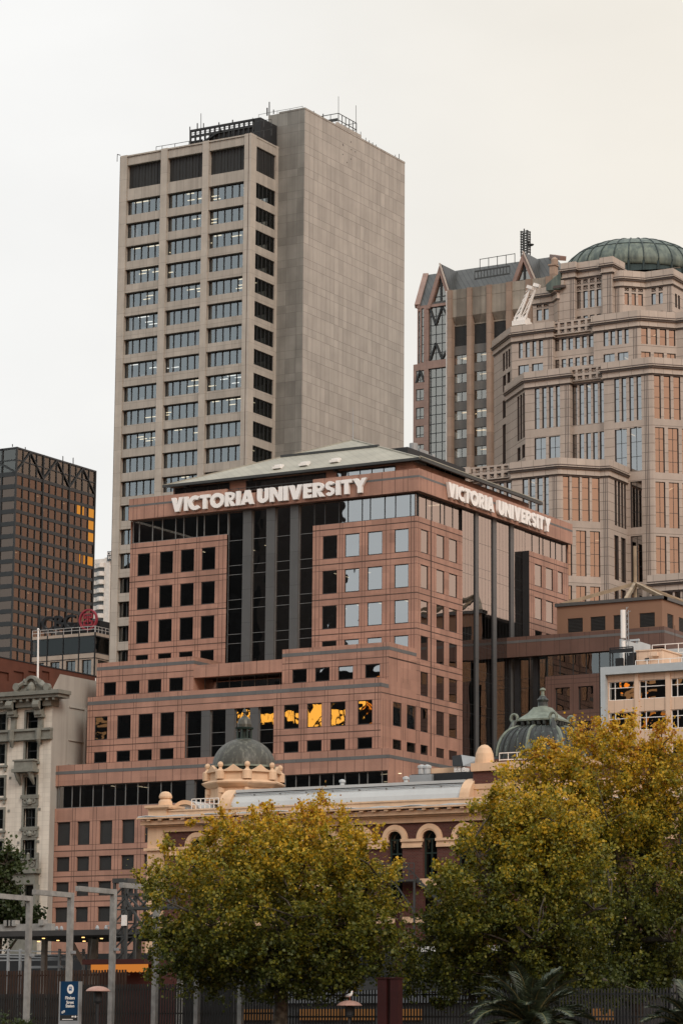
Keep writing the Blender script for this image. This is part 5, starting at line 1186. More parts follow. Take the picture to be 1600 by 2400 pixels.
wall(ub, UF, uL, uR, zp1-2, zu1, ops, 0.25); wall(ub, US, Yw+3, Yw+30, zp1-2, zu1, ops2, 0.25)
ub.build('plant_storey_wall', M['annex_render'], AN)
for F, oo in ((UF, ops), (US, ops2)):
    for o in oo:
        lv = MB(); lv.box(F, o[0], o[1], o[2], o[3], -0.3, -0.2)
        for j in range(10): z = o[2]+(o[3]-o[2])*j/10; lv.box(F, o[0]+.05, o[1]-.05, z, z+0.1, -0.22, -0.08)
        lv.build('louvre_panel', M['louvre'], AN)
cp = MB(); cp.box(UF, uL-0.2, uR+0.2, zu1, zu1+0.35, -1, 0.2); cp.box(US, Yw+3, Yw+30, zu1, zu1+0.35, -1, 0.2); cp.wbox(uL, uR-0.5, Yw+4, Yw+30, zu1-0.3, zu1); cp.build('coping', M['pilaster'], AN)
M['weathered_steel'] = m_plain('weathered_beam', (0.30, 0.235, 0.16), 0.6, var=0.35, scale=0.6)
xm = (uL+uR)/2; SFp = front(Yw+3+9); apx = SFp.p(1488, 1368); A_ = Vector((apx[0], Yw+12, apx[1])); rf2 = MB()
for e in ((uL+0.3, Yw+3.4), (UF.a(1462, 1410), Yw+3.4), (uR-0.2, Yw+3.4), (uR-0.3, Yw+14), (uR-.3, Yw+24)): rf2.bar(Vector((e[0], e[1], zu1+0.3)), A_, 0.32, 0.4)
rf2.tube([A_+Vector((0, 0, -4)), A_, A_+Vector((0, 0, SFp.z(1488, 1280)-apx[1]))], 0.2, 8); rf2.build('roof_frame', M['weathered_steel'], AN)

# ================================================================== TAN OFFICE BLOCK AT THE RIGHT EDGE
M['tan_panel'] = m_panel('tan_panel', (0.66, 0.50, 0.375), 1.05, 0, 0.05, 0.6, 0.05, 0.06, 0.12, 0.5)
M['pale_steel'] = m_plain('pale_blue_steel', (0.42, 0.47, 0.49), 0.5, var=0.06)
M['glass_tan'] = m_glass('tan_block_glass', 0.42, (1.0, 0.96, 0.9), (0.10, 0.10, 0.10), 0.9, 0.45)
c = at(1412, 1570, 280); TFn = front(c.y); tx0 = c.x
TB = thing('tan_office_block', 'tan panelled office block with pale steel frame and amber reflections', 'building', (tx0+12, c.y+8, 0))
zt_ = TFn.z(1412, 1566); tR = TFn.a(1680, 1550)
fr = MB(); fr.box(TFn, tx0, tR, zt_-0.75, zt_, -1.2, 0.55); fr.box(TFn, tx0, tx0+0.5, 0, zt_-0.75, -1.2, 0.55); fr.build('edge_frame', M['pale_steel'], TB)
tw = MB(); ops = []
for r in range(5):
    yo = 72.5*r
    for p, q in ((1425.5, 1486), (1497, 1560), (1571.5, 1633)):
        o = (TFn.a(p, 1620), TFn.a(q, 1620), TFn.z(1455, 1641.5+yo), TFn.z(1455, 1597.5+yo)); ops.append(o)
        x1 = o[0]+(o[1]-o[0])*0.24; zz = o[2]+(o[3]-o[2])*0.66
        window(TFn, o, 0.15, TB, M['glass_tan'], M['white'], xs=[x1], nz=[zz], fw=0.07)
wall(tw, TFn, tx0+0.5, tR, 0, zt_-0.75, ops, 0.15)
for p, q in ((1486.5, 1497), (1560, 1571)): tw.box(TFn, TFn.a(p, 1620), TFn.a(q, 1620), 0, zt_-0.75, -0.02, 0.12)
Fl = Face((tx0, c.y+20), (tx0, c.y)); tw.poly([Fl.w(0, 0), Fl.w(20, 0), Fl.w(20, zt_-0.5), Fl.w(0, zt_-0.5)]); tw.wbox(tx0+.5, tR, c.y+0.6, c.y+20, zt_-0.6, zt_-0.3); tw.build('wall', M['tan_panel'], TB)
ti = MB(); ti.wbox(tx0+0.6, tR, c.y+3, c.y+19, 0, zt_-0.7); ti.build('interior', M['dark'], TB)
# roof: tan penthouse, pale screens, rails, mesh enclosure
Tp = front(c.y+3.0); ph = MB(); a0, a1, z1 = Tp.a(1491, 1540), Tp.a(1551, 1540), Tp.z(1510, 1526); ph.box(Tp, a0, a1, zt_-0.3, z1, -6, 0); ph.box(Tp, a0-0.1, a1+0.1, z1, z1+0.12, -6, 0.1)
ph.box(Tp, Tp.a(1528, 1534), Tp.a(1544, 1534), Tp.z(1535, 1539), Tp.z(1535, 1530), 0, 0.5); ph.box(Tp, Tp.a(1510, 1545), Tp.a(1523, 1545), Tp.z(1516, 1557), Tp.z(1516, 1541), 0.0, 0.06)
ph.build('penthouse', M['tan_panel'], TB); pw = MB(); pw.box(Tp, Tp.a(1511.5, 1545), Tp.a(1521, 1545), Tp.z(1516, 1550), Tp.z(1516, 1543), 0.05, 0.09); pw.build('window', M['frame'], TB)
sc = MB(); Ts = front(c.y+7.5); s0_ = Ts.a(1489, 1510); zs_ = Ts.z(1489, 1503); sc.box(Ts, s0_, s0_+0.25, zt_, zs_, -3, 0.0); sc.box(Ts, s0_+0.25, tR, zt_, zs_-1.0, -0.2, -0.1); sc.bar(Ts.w(s0_-0.6, zs_+0.1), Ts.w(s0_+0.4, zs_+0.1), 0.25, 0.2); sc.box(side(s0_+1), c.y+3.5, c.y+7.5, zt_, zs_-0.3, -0.9, -0.7); sc.build('roof_screen', M['pale_steel'], TB)
rl = MB()
for yy, h0, h1 in ((c.y+0.4, 0.05, 0.55),): 
    Tq = front(yy); rl.bar(Tq.w(Tq.a(1489, 1556), zt_+h1), Tq.w(tR, zt_+h1), 0.06)
    for k in range(12): a = Tq.a(1489, 1556)+k*1.2; rl.bar(Tq.w(a, zt_-.1), Tq.w(a, zt_+h1), 0.05)
Tq = front(c.y+7.0); zt2_ = zs_-0.6
rl.bar(Tq.w(s0_+2, zt2_), Tq.w(tR, zt2_), 0.07); rl.bar(Tq.w(s0_+2, zt2_-0.9), Tq.w(tR, zt2_-0.9), 0.06)
for k in range(8): a = s0_+2+k*1.4; rl.bar(Tq.w(a, zt2_-2), Tq.w(a, zt2_), 0.06)
rl.build('roof_railing', M['white'], TB)
me = MB(); Tm = front(c.y+1.2); m0, m1, zm = Tm.a(1429, 1545), Tm.a(1483, 1540), Tm.z(1455, 1518)
for a in (m0, m1): me.bar(Tm.w(a, zt_-.3), Tm.w(a, zm), 0.1); me.bar(Tm.w(a, zt_-.3, -3), Tm.w(a, zm, -3), 0.1)
me.bar(Tm.w(m0, zm), Tm.w(m1, zm), 0.1); me.box(Tm, m0, m1, zt_-.3, zm-0.1, -3.1, -3.0); me.box(Tm, m0, m1, zm-0.5, zm-0.1, -0.05, 0); me.box(Tm, m0+0.1, m0+0.8, zt_-0.3, zt_+1.2, -2, -1.0); me.box(Tm, m1-1.2, m1-0.6, zt_-0.3, zt_+1.4, -2.4, -1.2); me.build('equipment_screen', M['black'], TB)
an = thing('phone_antenna', 'white phone antenna panel on a lattice pole above the tan roof', 'antenna', tuple(Tm.w(Tm.a(1461, 1560), zt_, -1.5))); am = MB()
Ta = Tm.off(-1.5); cx = Ta.a(1460, 1460); w = Ta.a(1466, 1460)-Ta.a(1454.5, 1460)
am.tube([Ta.w(cx, Ta.z(1460, 1496)), Ta.w(cx, Ta.z(1460, 1430))], w/2, 14); am.tube([Ta.w(cx, Ta.z(1460, 1517)), Ta.w(cx, Ta.z(1460, 1503))], w*0.42, 14); am.tube([Ta.w(cx, zt_), Ta.w(cx, Ta.z(1460, 1517))], w*0.2, 8); am.build('panel', M['white'], an)
ap = MB(); x0_, x1_ = Ta.a(1466.5, 1460), Ta.a(1472, 1460)
for x in (x0_, x1_): ap.bar(Ta.w(x, zt_), Ta.w(x, Ta.z(1468, 1430)), 0.06)
for k in range(22): z = zt_+0.3+k*0.27; ap.bar(Ta.w(x0_, z), Ta.w(x1_, z+0.27 if k % 2 else z), 0.045)
ap.bar(Ta.w(x0_+.05, Ta.z(1468, 1430)), Ta.w(x0_+.05, Ta.z(1468, 1423)), 0.04); ap.bar(Ta.w(x1_, Ta.z(1468, 1434)), Ta.w(x1_+0.25, Ta.z(1468, 1433)), 0.05); ap.build('lattice_pole', M['steel'], an)

# ================================================================== ORNATE WHITE BUILDING AT THE LEFT EDGE
M['glazed_brick'] = m_panel('white_glazed_brick', (0.64, 0.60, 0.52), 0.9, 0.5, 0.03, 0.75, 0.05, 0.08, 0.4, 0.6)
M['grey_cement'] = m_plain('grey_cement', (0.19, 0.195, 0.17), 0.8, var=0.2, scale=1.5)
M['side_render'] = m_panel('side_render', (0.37, 0.36, 0.325), 0, 0, tone=0, var=0.10, streak=0.35, scale=0.25)
M['window_dark'] = m_glass('old_glass', 0.07, (0.9, 1, 1), (0.25, 0.27, 0.27), 0.6, 0.6)
HF = front(Yp-0.9); hx = HF.a(122, 1700)
HO = thing('ornate_building', 'ornate white glazed brick building with grey cornice, balconies and a carved crest', 'building', (hx-8, Yp+8, 0))
hs = side(hx); hw = MB(); zc_b, zc_t = HF.z(122, 1655), HF.z(122, 1637)
zpar = HF.z(125, 1612)
rc0, rc1 = HF.a(48, 1800), HF.a(90, 1800)
colw = (HF.a(62, 1700), HF.a(90, 1700)); lw_ = (HF.a(-6, 1700), HF.a(15, 1700))
rows1 = [(1669, 1711), (1738, 1782), (1822, 1863), (1895, 1938), (1969, 2012)]
ops = []
for yt, yb in rows1: ops.append((colw[0], colw[1], HF.z(76, yb), HF.z(76, yt)))
rows2 = [(1674, 1715), (1745, 1790), (1823, 1866), (1898, 1943), (1972, 2015), (2050, 2090)]
for yt, yb in rows2: ops.append((lw_[0], lw_[1], HF.z(8, yb), HF.z(8, yt)))
aL2 = HF.a(-40, 1800)
wall(hw, HF, aL2, hx, 0, zc_b, ops, 0.35); hw.build('front_wall', M['glazed_brick'], HO)
for i, o in enumerate(ops): 
    w = window(HF, o, 0.35, HO, M['window_dark'], M['frame'], 2 if i < 5 and i > 2 else 1, 2, 0.10)
    fr_ = MB()
    for s in ((o[0]-0.22, o[0], o[2]-0.2, o[3]+0.25), (o[1], o[1]+0.22, o[2]-0.2, o[3]+0.25), (o[0], o[1], o[3], o[3]+0.25), (o[0]-0.35, o[1]+0.35, o[2]-0.42, o[2]-0.2)): fr_.box(HF, s[0], s[1], s[2], s[3], -0.2, 0.12 if s[3] > o[2] else 0.28)
    if i >= 5: fr_.box(HF, o[1]-0.05, o[1]+0.2, o[2]-0.85, o[2]-0.42, -0.05, 0.2)
    fr_.build('window_surround', M['grey_cement'], w)
    if i in (3, 4): cu = MB(); cu.box(HF, o[0]+0.15, o[0]+0.5, o[2]+0.1, o[3]-0.2, -0.5, -0.45); cu.box(HF, o[1]-0.5, o[1]-0.2, o[2]+0.1, o[3]-0.2, -0.5, -0.45); cu.build('curtain', M['white'], w)
hi_ = MB(); hi_.wbox(aL2, hx-0.4, HF.O.y+2.2, Yt+6, 0, zpar-1.5); hi_.build('interior', M['dark'], HO)
sd = MB(); hsE = hs.a(206, 1640); sd.poly([hs.w(HF.O.y, 0), hs.w(Yt+8, 0), hs.w(Yt+8, zpar+1.6), hs.w(HF.O.y+1.2, zpar+1.6), hs.w(HF.O.y, zpar)]); 
for y in (1655, 1733, 1790): z = hs.z(150, y); sd.box(hs, HF.O.y+3.0, Yt+8, z-0.06, z+0.06, -0.1, 0.12)
a = hs.a(196, 1700); sd.box(hs, a, a+0.35, 0, hs.z(196, 1660), -0.1, 0.3); sd.wbox(aL2, hx-0.05, HF.O.y+0.5, Yt+8, zpar-1.3, zpar-1); sd.build('side_wall', M['side_render'], HO)
cn = MB()
cn.box(HF, aL2, hx+0.15, zc_b, zc_t, -1, 0.5); cn.box(HF, aL2, HF.a(150, 1640), zc_t, zc_t+0.35, -1.0, 1.1); cn.box(HF, aL2, HF.a(154, 1638), zc_t+0.35, zc_t+0.75, -1.0, 1.35)
for k in range(22): a = HF.a(140, 1650)-k*0.85; cn.box(HF, a-0.3, a, zc_t-0.28, zc_t, 0.4, 1.0)
cn.build('cornice', M['grey_cement'], HO); cn = MB()
zb2 = HF.z(60, 1722); cn.box(HF, aL2, hx+0.05, zb2-0.55, zb2+0.55, -0.1, 0.35); cn.box(HF, aL2, hx+0.1, zb2+0.3, zb2+0.55, -0.1, 0.55); cn.box(HF, aL2, hx+0.1, zb2-0.65, zb2-0.45, -0.1, 0.45)
cn.build('string_course', M['grey_cement'], HO); cn = MB(); cn.box(HF, aL2, HF.a(118, 1625), zc_t+0.75, zpar-0.1, -0.9, -0.1)
cn.build('parapet', M['grey_cement'], HO)
for px in (35, 98):
    b = MB(); a = HF.a(px, 1670); zt1_ = zc_t-0.05; zt2_ = HF.z(px, 1677); w_ = 0.42
    b.box(HF, a-w_, a+w_, zt2_, zt1_, 0.1, 0.85); b.tube([HF.w(a-w_, (zt1_+zt2_)/2+0.2, 0.75), HF.w(a+w_, (zt1_+zt2_)/2+0.2, 0.75)], 0.55, 12); b.box(HF, a-w_*1.2, a+w_*1.2, zt2_-0.25, zt2_, 0, 0.65); b.box(HF, a-w_*0.7, a+w_*0.7, zb2+0.5, zt2_-.25, -.1, 0.3)
    b.tube([HF.w(a, zb2+0.5, 0.5), HF.w(a, zb2-0.6, 0.5), HF.w(a, zb2-1.4, 0.25)], [0.35, 0.3, 0.08], 8); b.build('bracket', M['grey_cement'], HO)
# parapet crest: cartouche between scrolls
cs = MB(); Hc = HF.off(0.25); ac = Hc.a(76, 1615); zb_ = zpar-1.2; zc_ = Hc.z(76, 1605)
cs.plate(Hc, [(Hc.a(38, 1625), zc_t+0.7), (Hc.a(118, 1620), zc_t+0.7), (Hc.a(118, 1612), Hc.z(118, 1617)), (Hc.a(100, 1604), Hc.z(100, 1604)), (Hc.a(88, 1595), Hc.z(88, 1592)), (ac, Hc.z(76, 1589)), (Hc.a(64, 1597), Hc.z(64, 1595)), (Hc.a(54, 1612), Hc.z(54, 1612)), (Hc.a(38, 1622), Hc.z(38, 1616))], -0.9, 0.0)
cs.arch(Hc, ac, zc_, 0.62, 0.95, -0.1, 0.35, 0, 14); r = 0.5
sph = [(0.05, -0.95), (0.35, -0.75), (0.48, -0.3), (0.42, 0.1), (0.2, 0.4), (0.05, 0.5)]; cs.lathe(tuple(Hc.w(ac, zc_-0.2, 0.15)), sph, 12)
for px in (41, 112):
    a = Hc.a(px, 1620); zz = Hc.z(px, 1611); cs.tube([Hc.w(a, zz, -0.1), Hc.w(a, zz, 0.35)], 0.42, 12); cs.tube([Hc.w(a, zz-0.4, 0.2), Hc.w(a, zz-1.6, 0.1)], [0.32, 0.10], 8)
    cs.tube([Hc.w(a+(0.4 if px < 76 else -0.4), zz+0.1, 0.15), Hc.w((a+ac)/2, zz+0.45, 0.15), Hc.w(ac+(-0.8 if px < 76 else 0.8), zc_+0.4, 0.15)], [0.3, 0.24, 0.34], 8)
cs.build('crest', M['grey_cement'], HO)
fp = MB(); pz = HF.off(-1.2); fp.tube([pz.w(pz.a(89.5, 1595), zpar-1), pz.w(pz.a(89.5, 1480), pz.z(89.5, 1478))], [0.12, 0.09], 8); fp.lathe(tuple(pz.w(pz.a(89.5, 1480), pz.z(89.5, 1478))), [(0.05, 0), (0.16, 0.1), (0.05, 0.25)], 8); fp.build('flagpole', M['white'], HO)
# balconies and recessed panels of the window column
bl = MB(); z1_, z0_ = HF.z(66, 1786), HF.z(66, 1804); x0_, x1_ = HF.a(41, 1795), HF.a(92, 1795)
bl.box(HF, x0_+0.2, x1_-0.2, z0_, z1_, 0, 0.9); bl.box(HF, x0_, x1_, z0_-0.35, z0_, 0, 1.1); bl.box(HF, x0_+.05, x1_-.05, z1_, z1_+0.18, 0, 1.0)
for a in (x0_+0.5, x1_-0.6): bl.tube([HF.w(a, z0_-0.3, 0.8), HF.w(a, z0_-0.9, 0.5), HF.w(a, z0_-1.6, 0.05)], [0.3, 0.28, 0.12], 8)
bl.build('balcony', M['grey_cement'], HO)
b2 = MB(); z1_, z0_ = HF.z(65, 2014), HF.z(65, 2040); x0_, x1_ = HF.a(31, 2030), HF.a(97, 2030); n = 3
for k in range(n+1): a = x0_+(x1_-x0_)*k/n; b2.box(HF, a-0.12, a+0.12, z0_, z1_+0.35, 0.6, 0.85); b2.lathe(tuple(HF.w(a, z1_+0.35, 0.72)), [(0.14, 0), (0.18, 0.12), (0.1, 0.25)], 8)
b2.box(HF, x0_, x1_, z0_-0.4, z0_+0.1, 0, 0.95); b2.box(HF, x0_, x1_, z1_-0.15, z1_, 0.6, 0.9); b2.box(HF, x0_+.1, x1_-.1, z0_, z1_, 0.62, 0.7)
for k in range(n): b2.arch(HF, x0_+(x1_-x0_)*(k+.5)/n, (z0_+z1_)/2, 0.2, 0.35, 0.7, 0.8, 0, 10, 2*math.pi)
b2.build('balcony', M['grey_cement'], HO)
by = MB(); zb_ = HF.z(65, 2160)
by.plate(HF, [(x0_+0.3, HF.z(65, 2075)), (x1_-0.3, HF.z(65, 2075)), (x1_-0.3, z0_-0.4), (x0_+0.3, z0_-0.4)], -.1, 0.7)
for a in (x0_+0.3, (x0_+x1_)/2, x1_-0.3): by.box(HF, a-0.16, a+0.16, zb_, HF.z(65, 2075), 0.0, 0.7)
by.box(HF, x0_+0.3, x1_-0.3, 0, zb_, 0, 0.7); by.build('bay_frame', M['grey_cement'], HO)
window(HF, (x0_+0.4, x1_-0.4, zb_, HF.z(65, 2075)), -0.45, HO, M['window_dark'], M['grey_cement'], 2, 2, 0.1, 'bay_window')
for yt, yb in ((1866, 1890), (1941, 1964)):
    pn = MB(); z1_, z0_ = HF.z(72, yt), HF.z(72, yb); pn.box(HF, HF.a(54, yt), HF.a(91, yt), z0_, z1_, -0.1, 0.15); pn.box(HF, HF.a(52, yt), HF.a(92, yt), z1_-0.12, z1_+0.1, -.1, 0.3); a = HF.a(72, yt); zz = (z0_+z1_)/2
    pn.lathe(tuple(HF.w(a, zz-0.3, 0.15)), [(0.3, -0.05), (0.34, 0.2), (0.15, 0.5), (0.05, 0.6)], 10)
    for s in (-1, 1): pn.arch(HF, a+s*0.55, zz, 0.14, 0.3, 0.1, 0.25, 0, 10, 2*math.pi)
    pn.build('carved_panel', M['grey_cement'], HO)
for px, py in ((26, 1748), (24, 1824), (21, 1901), (18, 1976), (43, 1976), (97, 1742), (93, 1897), (90, 1973)): a, z = HF.p(px, py); vt = MB(); vt.box(HF, a-0.14, a+0.14, z-0.14, z+0.14, -0.05, 0.05); vt.build('air_brick', M['grey_cement'], HO)

# ================================================================== STATION BUILDING
M['ochre'] = m_panel('ochre_render', (0.65, 0.455, 0.300), 0, 0, tone=0, var=0.10, streak=0.30, scale=0.5)
M['red_brick'] = None
t = NT('dark_red_brick'); p = t.pos(); sp_ = t.n('ShaderNodeSeparateXYZ'); t.l(p, sp_.inputs[0]); cb_ = t.n('ShaderNodeCombineXYZ'); t.l(t.math('ADD', sp_.outputs[0], sp_.outputs[1]), cb_.inputs[0]); t.l(sp_.outputs[2], cb_.inputs[1])
bk_ = t.n('ShaderNodeTexBrick'); t.l(cb_.outputs[0], bk_.inputs['Vector']); bk_.inputs['Scale'].default_value = 1.0; bk_.inputs['Brick Width'].default_value = 0.30; bk_.inputs['Row Height'].default_value = 0.11; bk_.inputs['Mortar Size'].default_value = 0.012
t.val(bk_.inputs['Color1'], (0.075, 0.022, 0.017)); t.val(bk_.inputs['Color2'], (0.105, 0.034, 0.026)); t.val(bk_.inputs['Mortar'], (0.10, 0.075, 0.065)); t.bsdf(bk_.outputs[0], 0.85); M['red_brick'] = t.mat
M['zinc'] = m_panel('zinc_roof', (0.46, 0.49, 0.495), 0, 0, tone=0, var=0.06, streak=0.1, scale=0.4, rough=0.5)
M['copper_dome'] = None
t = NT('aged_copper'); p = t.pos(); n1 = t.noise(t.scaled(p, (3, 3, 0.5)), 1.0, 6, 0.7); t.bsdf(t.mix(t.rng(n1, 0.5, 0.72, 0, 1), (0.052, 0.053, 0.043), (0.17, 0.172, 0.140)), 0.5, 0.0, 0.4); M['copper_dome'] = t.mat
t = NT('verdigris_ribs'); p = t.pos(); n1 = t.noise(t.scaled(p, (2.0, 2.0, 0.4)), 1.0, 6, 0.7); t.bsdf(t.mix(t.rng(n1, 0.54, 0.70, 0, 1), (0.026, 0.031, 0.030), (0.17, 0.22, 0.185)), 0.5, 0.0, 0.4); M['verdigris_ribs'] = t.mat
M['verdigris_pale'] = m_plain('pale_verdigris', (0.165, 0.195, 0.16), 0.6, var=0.3, scale=2.0)
M['glass_station'] = m_glass('station_glass', 0.08, (0.9, 1, 1), (0.2, 0.22, 0.21), 0.6, 0.6)
M['green_paint'] = m_plain('dark_green_paint', (0.018, 0.035, 0.030), 0.5)
c = at(352, 1935, 246); SY, SX = c.y, c.x; SF = front(SY)
SN = thing('railway_station', 'ochre and dark red brick railway station with arched windows, zinc vault roof and copper domes', 'building', (SX+20, SY+8, 0))
z = lambda y, px=900: SF.z(px, y)
def zl(px, py): return SF.z(px, py)
zpar_t, zpar_b = SF.z(760, 1887), SF.z(760, 1904); zco_t, zco_b = SF.z(760, 1910), SF.z(760, 1930)
sR = SF.a(1680, 1880)
br = MB(); oc = MB()
arch_c = [937-81*0+0]
pit = SF.a(1007, 1968)-SF.a(926, 1968); a_ref = SF.a(926, 1968); ro_, ri_ = (SF.a(956, 1968)-SF.a(896, 1968))/2, (SF.a(946, 1968)-SF.a(912.5, 1968))/2
zsp = SF.z(926, 1968.5); zim = SF.z(926, 1987.5)
n_l = int((a_ref-SF.a(410, 1968))/pit); arches = [a_ref+pit*k for k in range(-n_l, 9)]
sL = SX; zbase = 2.0
# brick skin: columns between openings, spandrels cut round each arch
pl = SF.a(387, 1960)
prev = pl
for ac in arches:
    br.poly([SF.w(prev, zbase), SF.w(ac-ri_, zbase), SF.w(ac-ri_, zsp), SF.w(prev, zsp)]); prev = ac+ri_
br.poly([SF.w(prev, zbase), SF.w(sR, zbase), SF.w(sR, zsp), SF.w(prev, zsp)])
prev = pl
for ac in arches:
    n = 14; top = zco_b
    br.poly([SF.w(prev, zsp), SF.w(ac-ri_, zsp), SF.w(ac-ri_, top), SF.w(prev, top)])
    for k in range(n):
        t0, t1 = math.pi*(1-k/n), math.pi*(1-(k+1)/n); x0, x1 = ac+ri_*math.cos(t0), ac+ri_*math.cos(t1)
        br.poly([SF.w(x0, zsp+ri_*math.sin(t0)), SF.w(x1, zsp+ri_*math.sin(t1)), SF.w(x1, top), SF.w(x0, top)])
        br.poly([SF.w(x0, zsp+ri_*math.sin(t0)), SF.w(x0, zsp+ri_*math.sin(t0), -0.5), SF.w(x1, zsp+ri_*math.sin(t1), -0.5), SF.w(x1, zsp+ri_*math.sin(t1))])
    for s in (-1, 1): br.poly([SF.w(ac+s*ri_, zbase), SF.w(ac+s*ri_, zsp), SF.w(ac+s*ri_, zsp, -0.5), SF.w(ac+s*ri_, zbase, -0.5)])
    prev = ac+ri_
br.poly([SF.w(prev, zsp), SF.w(sR, zsp), SF.w(sR, zco_b), SF.w(prev, zco_b)])
Fl = Face((SX, SY+16), (SX, SY)); br.poly([Fl.w(0, zbase), Fl.w(16, zbase), Fl.w(16, zpar_b), Fl.w(0, zpar_b)])
for i, ac in enumerate(arches):
    oc.arch(SF, ac, zsp, ri_, ro_, -0.1, 0.16, 0, 18); oc.arch(SF, ac, zsp, ri_+0.12, ri_+0.45, 0.1, 0.22, 0, 18)
    p0, p1 = (arches[i-1]+ri_ if i else pl), ac-ri_
    oc.box(SF, p0, p1, zim, zsp, -0.1, 0.15); oc.box(SF, p0-0.06, p1+0.06, zsp-0.22, zsp, -0.1, 0.26); oc.box(SF, p0, p1, zim-0.05, zim+0.15, -.1, 0.2)
    wd = MB(); wz0 = zsp-3.2 if i != n_l else zbase
    wd.poly([SF.w(ac-ri_, wz0, -0.45), SF.w(ac+ri_, wz0, -0.45), SF.w(ac+ri_, zsp, -0.45), SF.w(ac-ri_, zsp, -0.45)], 0)
    wd.poly([SF.w(ac+ri_*math.cos(math.pi*k/14), zsp+ri_*math.sin(math.pi*k/14), -0.45) for k in range(15)], 0)
    wd.arch(SF, ac, zsp, ri_-0.10, ri_, -0.48, -0.38, 1, 14); wd.box(SF, ac-ri_, ac+ri_, zsp-0.08, zsp+0.05, -0.48, -0.36, 1)
    for a in (ac-ri_, ac-0.06, ac+ri_-0.12): wd.box(SF, a, a+0.12, wz0, zsp-.08, -0.48, -0.36, 1)
    wd.box(SF, ac-ri_, ac+ri_, wz0, wz0+(1.1 if i == n_l else 0.15), -0.48, -0.36, 1); wd.box(SF, ac-ri_, ac+ri_, zsp-1.2, zsp-1.08, -0.48, -0.37, 1)
    wd.build('arched_window' if i != n_l else 'arched_door', [M['glass_station'], M['green_paint']], SN)
    if i != n_l: oc.box(SF, ac-ri_-0.35, ac+ri_+0.35, wz0-0.55, wz0, -0.4, 0.25); 
br.build('brick_wall', M['red_brick'], SN)
for dz_ in (6.2, 9.4): oc.box(SF, pl, sR, zsp-dz_-0.5, zsp-dz_, -0.1, 0.18)
si_ = MB(); si_.box(SF, pl+0.3, sR, zbase, zpar_b-0.2, -14, -2.0); si_.build('interior', M['dark'], SN)
# entablature, cornice with modillions, parapet
oc.box(SF, sL-0.1, sR, zco_b-0.25, zco_b+0.2, -0.3, 0.2); oc.box(SF, sL-0.25, sR, zco_b+0.2, (zco_b+zco_t)/2, -0.3, 0.4); oc.box(SF, sL-0.5, sR, (zco_b+zco_t)/2, zco_t, -0.3, 0.75)
nm = int((sR-sL)/1.15)
for k in range(nm): a = sL+0.3+k*1.15; oc.box(SF, a, a+0.35, zco_t-0.02, zco_t+0.14, 0.3, 1.02)
oc.box(SF, sL-0.7, sR, zco_t+0.14, zco_t+0.26, -0.3, 1.1)
oc.box(SF, sL+0.6, sR, zpar_b, zpar_t, -0.7, -0.05); oc.box(SF, sL+0.6, sR, zpar_t, zpar_t+0.12, -0.8, 0.05)
# end pier with ball finial
pe0, pe1 = SF.a(350, 1950), SF.a(386, 1950)
oc.box(SF, pe0, pe1, zbase, zco_b, -1.6, 0.25); oc.box(SF, pe0-0.25, pe1+0.25, SF.z(368, 1995), SF.z(368, 1989), -1.7, 0.45)
zc1 = SF.z(370, 1926); zc2 = SF.z(370, 1897); zc3 = SF.z(370, 1889)
oc.box(SF, SF.a(350, 1910), SF.a(392, 1910), zc1, zc2, -1.8, 0.2); oc.box(SF, SF.a(347, 1893), SF.a(402, 1893), zc2+0.0, zc3-0.2, -1.9, 0.4); oc.box(SF, SF.a(346, 1890), SF.a(403, 1890), zc3-0.2, zc3, -2.0, 0.5)
zf0 = zc3; zf1 = SF.z(377, 1854); hF = zf1-zf0; fc = SF.w(SF.a(377, 1880), zf0, -0.7)
oc.lathe(fc, [(0.62, 0), (0.58, hF*0.3), (0.46, hF*0.42), (0.44, hF*0.5), (0.56, hF*0.54), (0.57, hF*0.66), (0.48, hF*0.84), (0.28, hF*0.96), (0.03, hF)], 18)
oc.build('ochre_trim', M['ochre'], SN)
gt = MB()
P = []
for k in range(60): a = sL-0.6+(sR-sL)*k/59; P.append(SF.w(a, zco_t+0.33+0.05*math.sin(k*1.7), 1.0+0.1*math.sin(k*.9)))
gt.box(SF, sL-0.6, sR, zco_t+0.26, zco_t+0.34, -0.2, 1.05); gt.tube(P, 0.045, 5); gt.build('gutter', M['pale_steel'], SN)
# zinc barrel vault over the roof, with ochre end arches
vF = SF.off(-2.2); v0, v1 = vF.a(540, 1875), vF.a(1078, 1845); zv0 = zpar_t+0.2; zvt = vF.z(760, 1843.5); Rv = zvt-zv0+0.25
vz = MB(); cyv = Rv
def vault(mb, a0, a1, R, m, d_in=0.0, seg=14):
    pts = [(vF.w(0, 0, 0).y+R-R*math.cos(math.pi/2*k/seg*2), zv0-0.25+R*math.sin(math.pi/2*k/seg*2)*1.0) for k in range(seg+1)]
    for p, q in zip(pts[:-1], pts[1:]): mb.poly([(a0, p[0]+d_in, p[1]), (a1, p[0]+d_in, p[1]), (a1, q[0]+d_in, q[1]), (a0, q[0]+d_in, q[1])], m)
    return pts
pts = vault(vz, v0+vF.O.x*0, v1, Rv, 0)
vz.box(vF, v0, v1, zvt-0.12, zvt+0.12, -Rv-0.5, -Rv+1.0, 0)
k0 = pts[4]; 
vz.tube([(v0, k0[0]-0.12, k0[1]+0.1), (v1, k0[0]-0.12, k0[1]+0.1)], 0.06, 6, 1)
for i in range(9): a = v0+2+(v1-v0)*i/8.6; vz.bar((a, k0[0], k0[1]-0.1), (a, k0[0]-0.14, k0[1]+0.12), 0.1, m=1)
vz.build('vault_roof', [M['zinc'], M['steel']], SN)
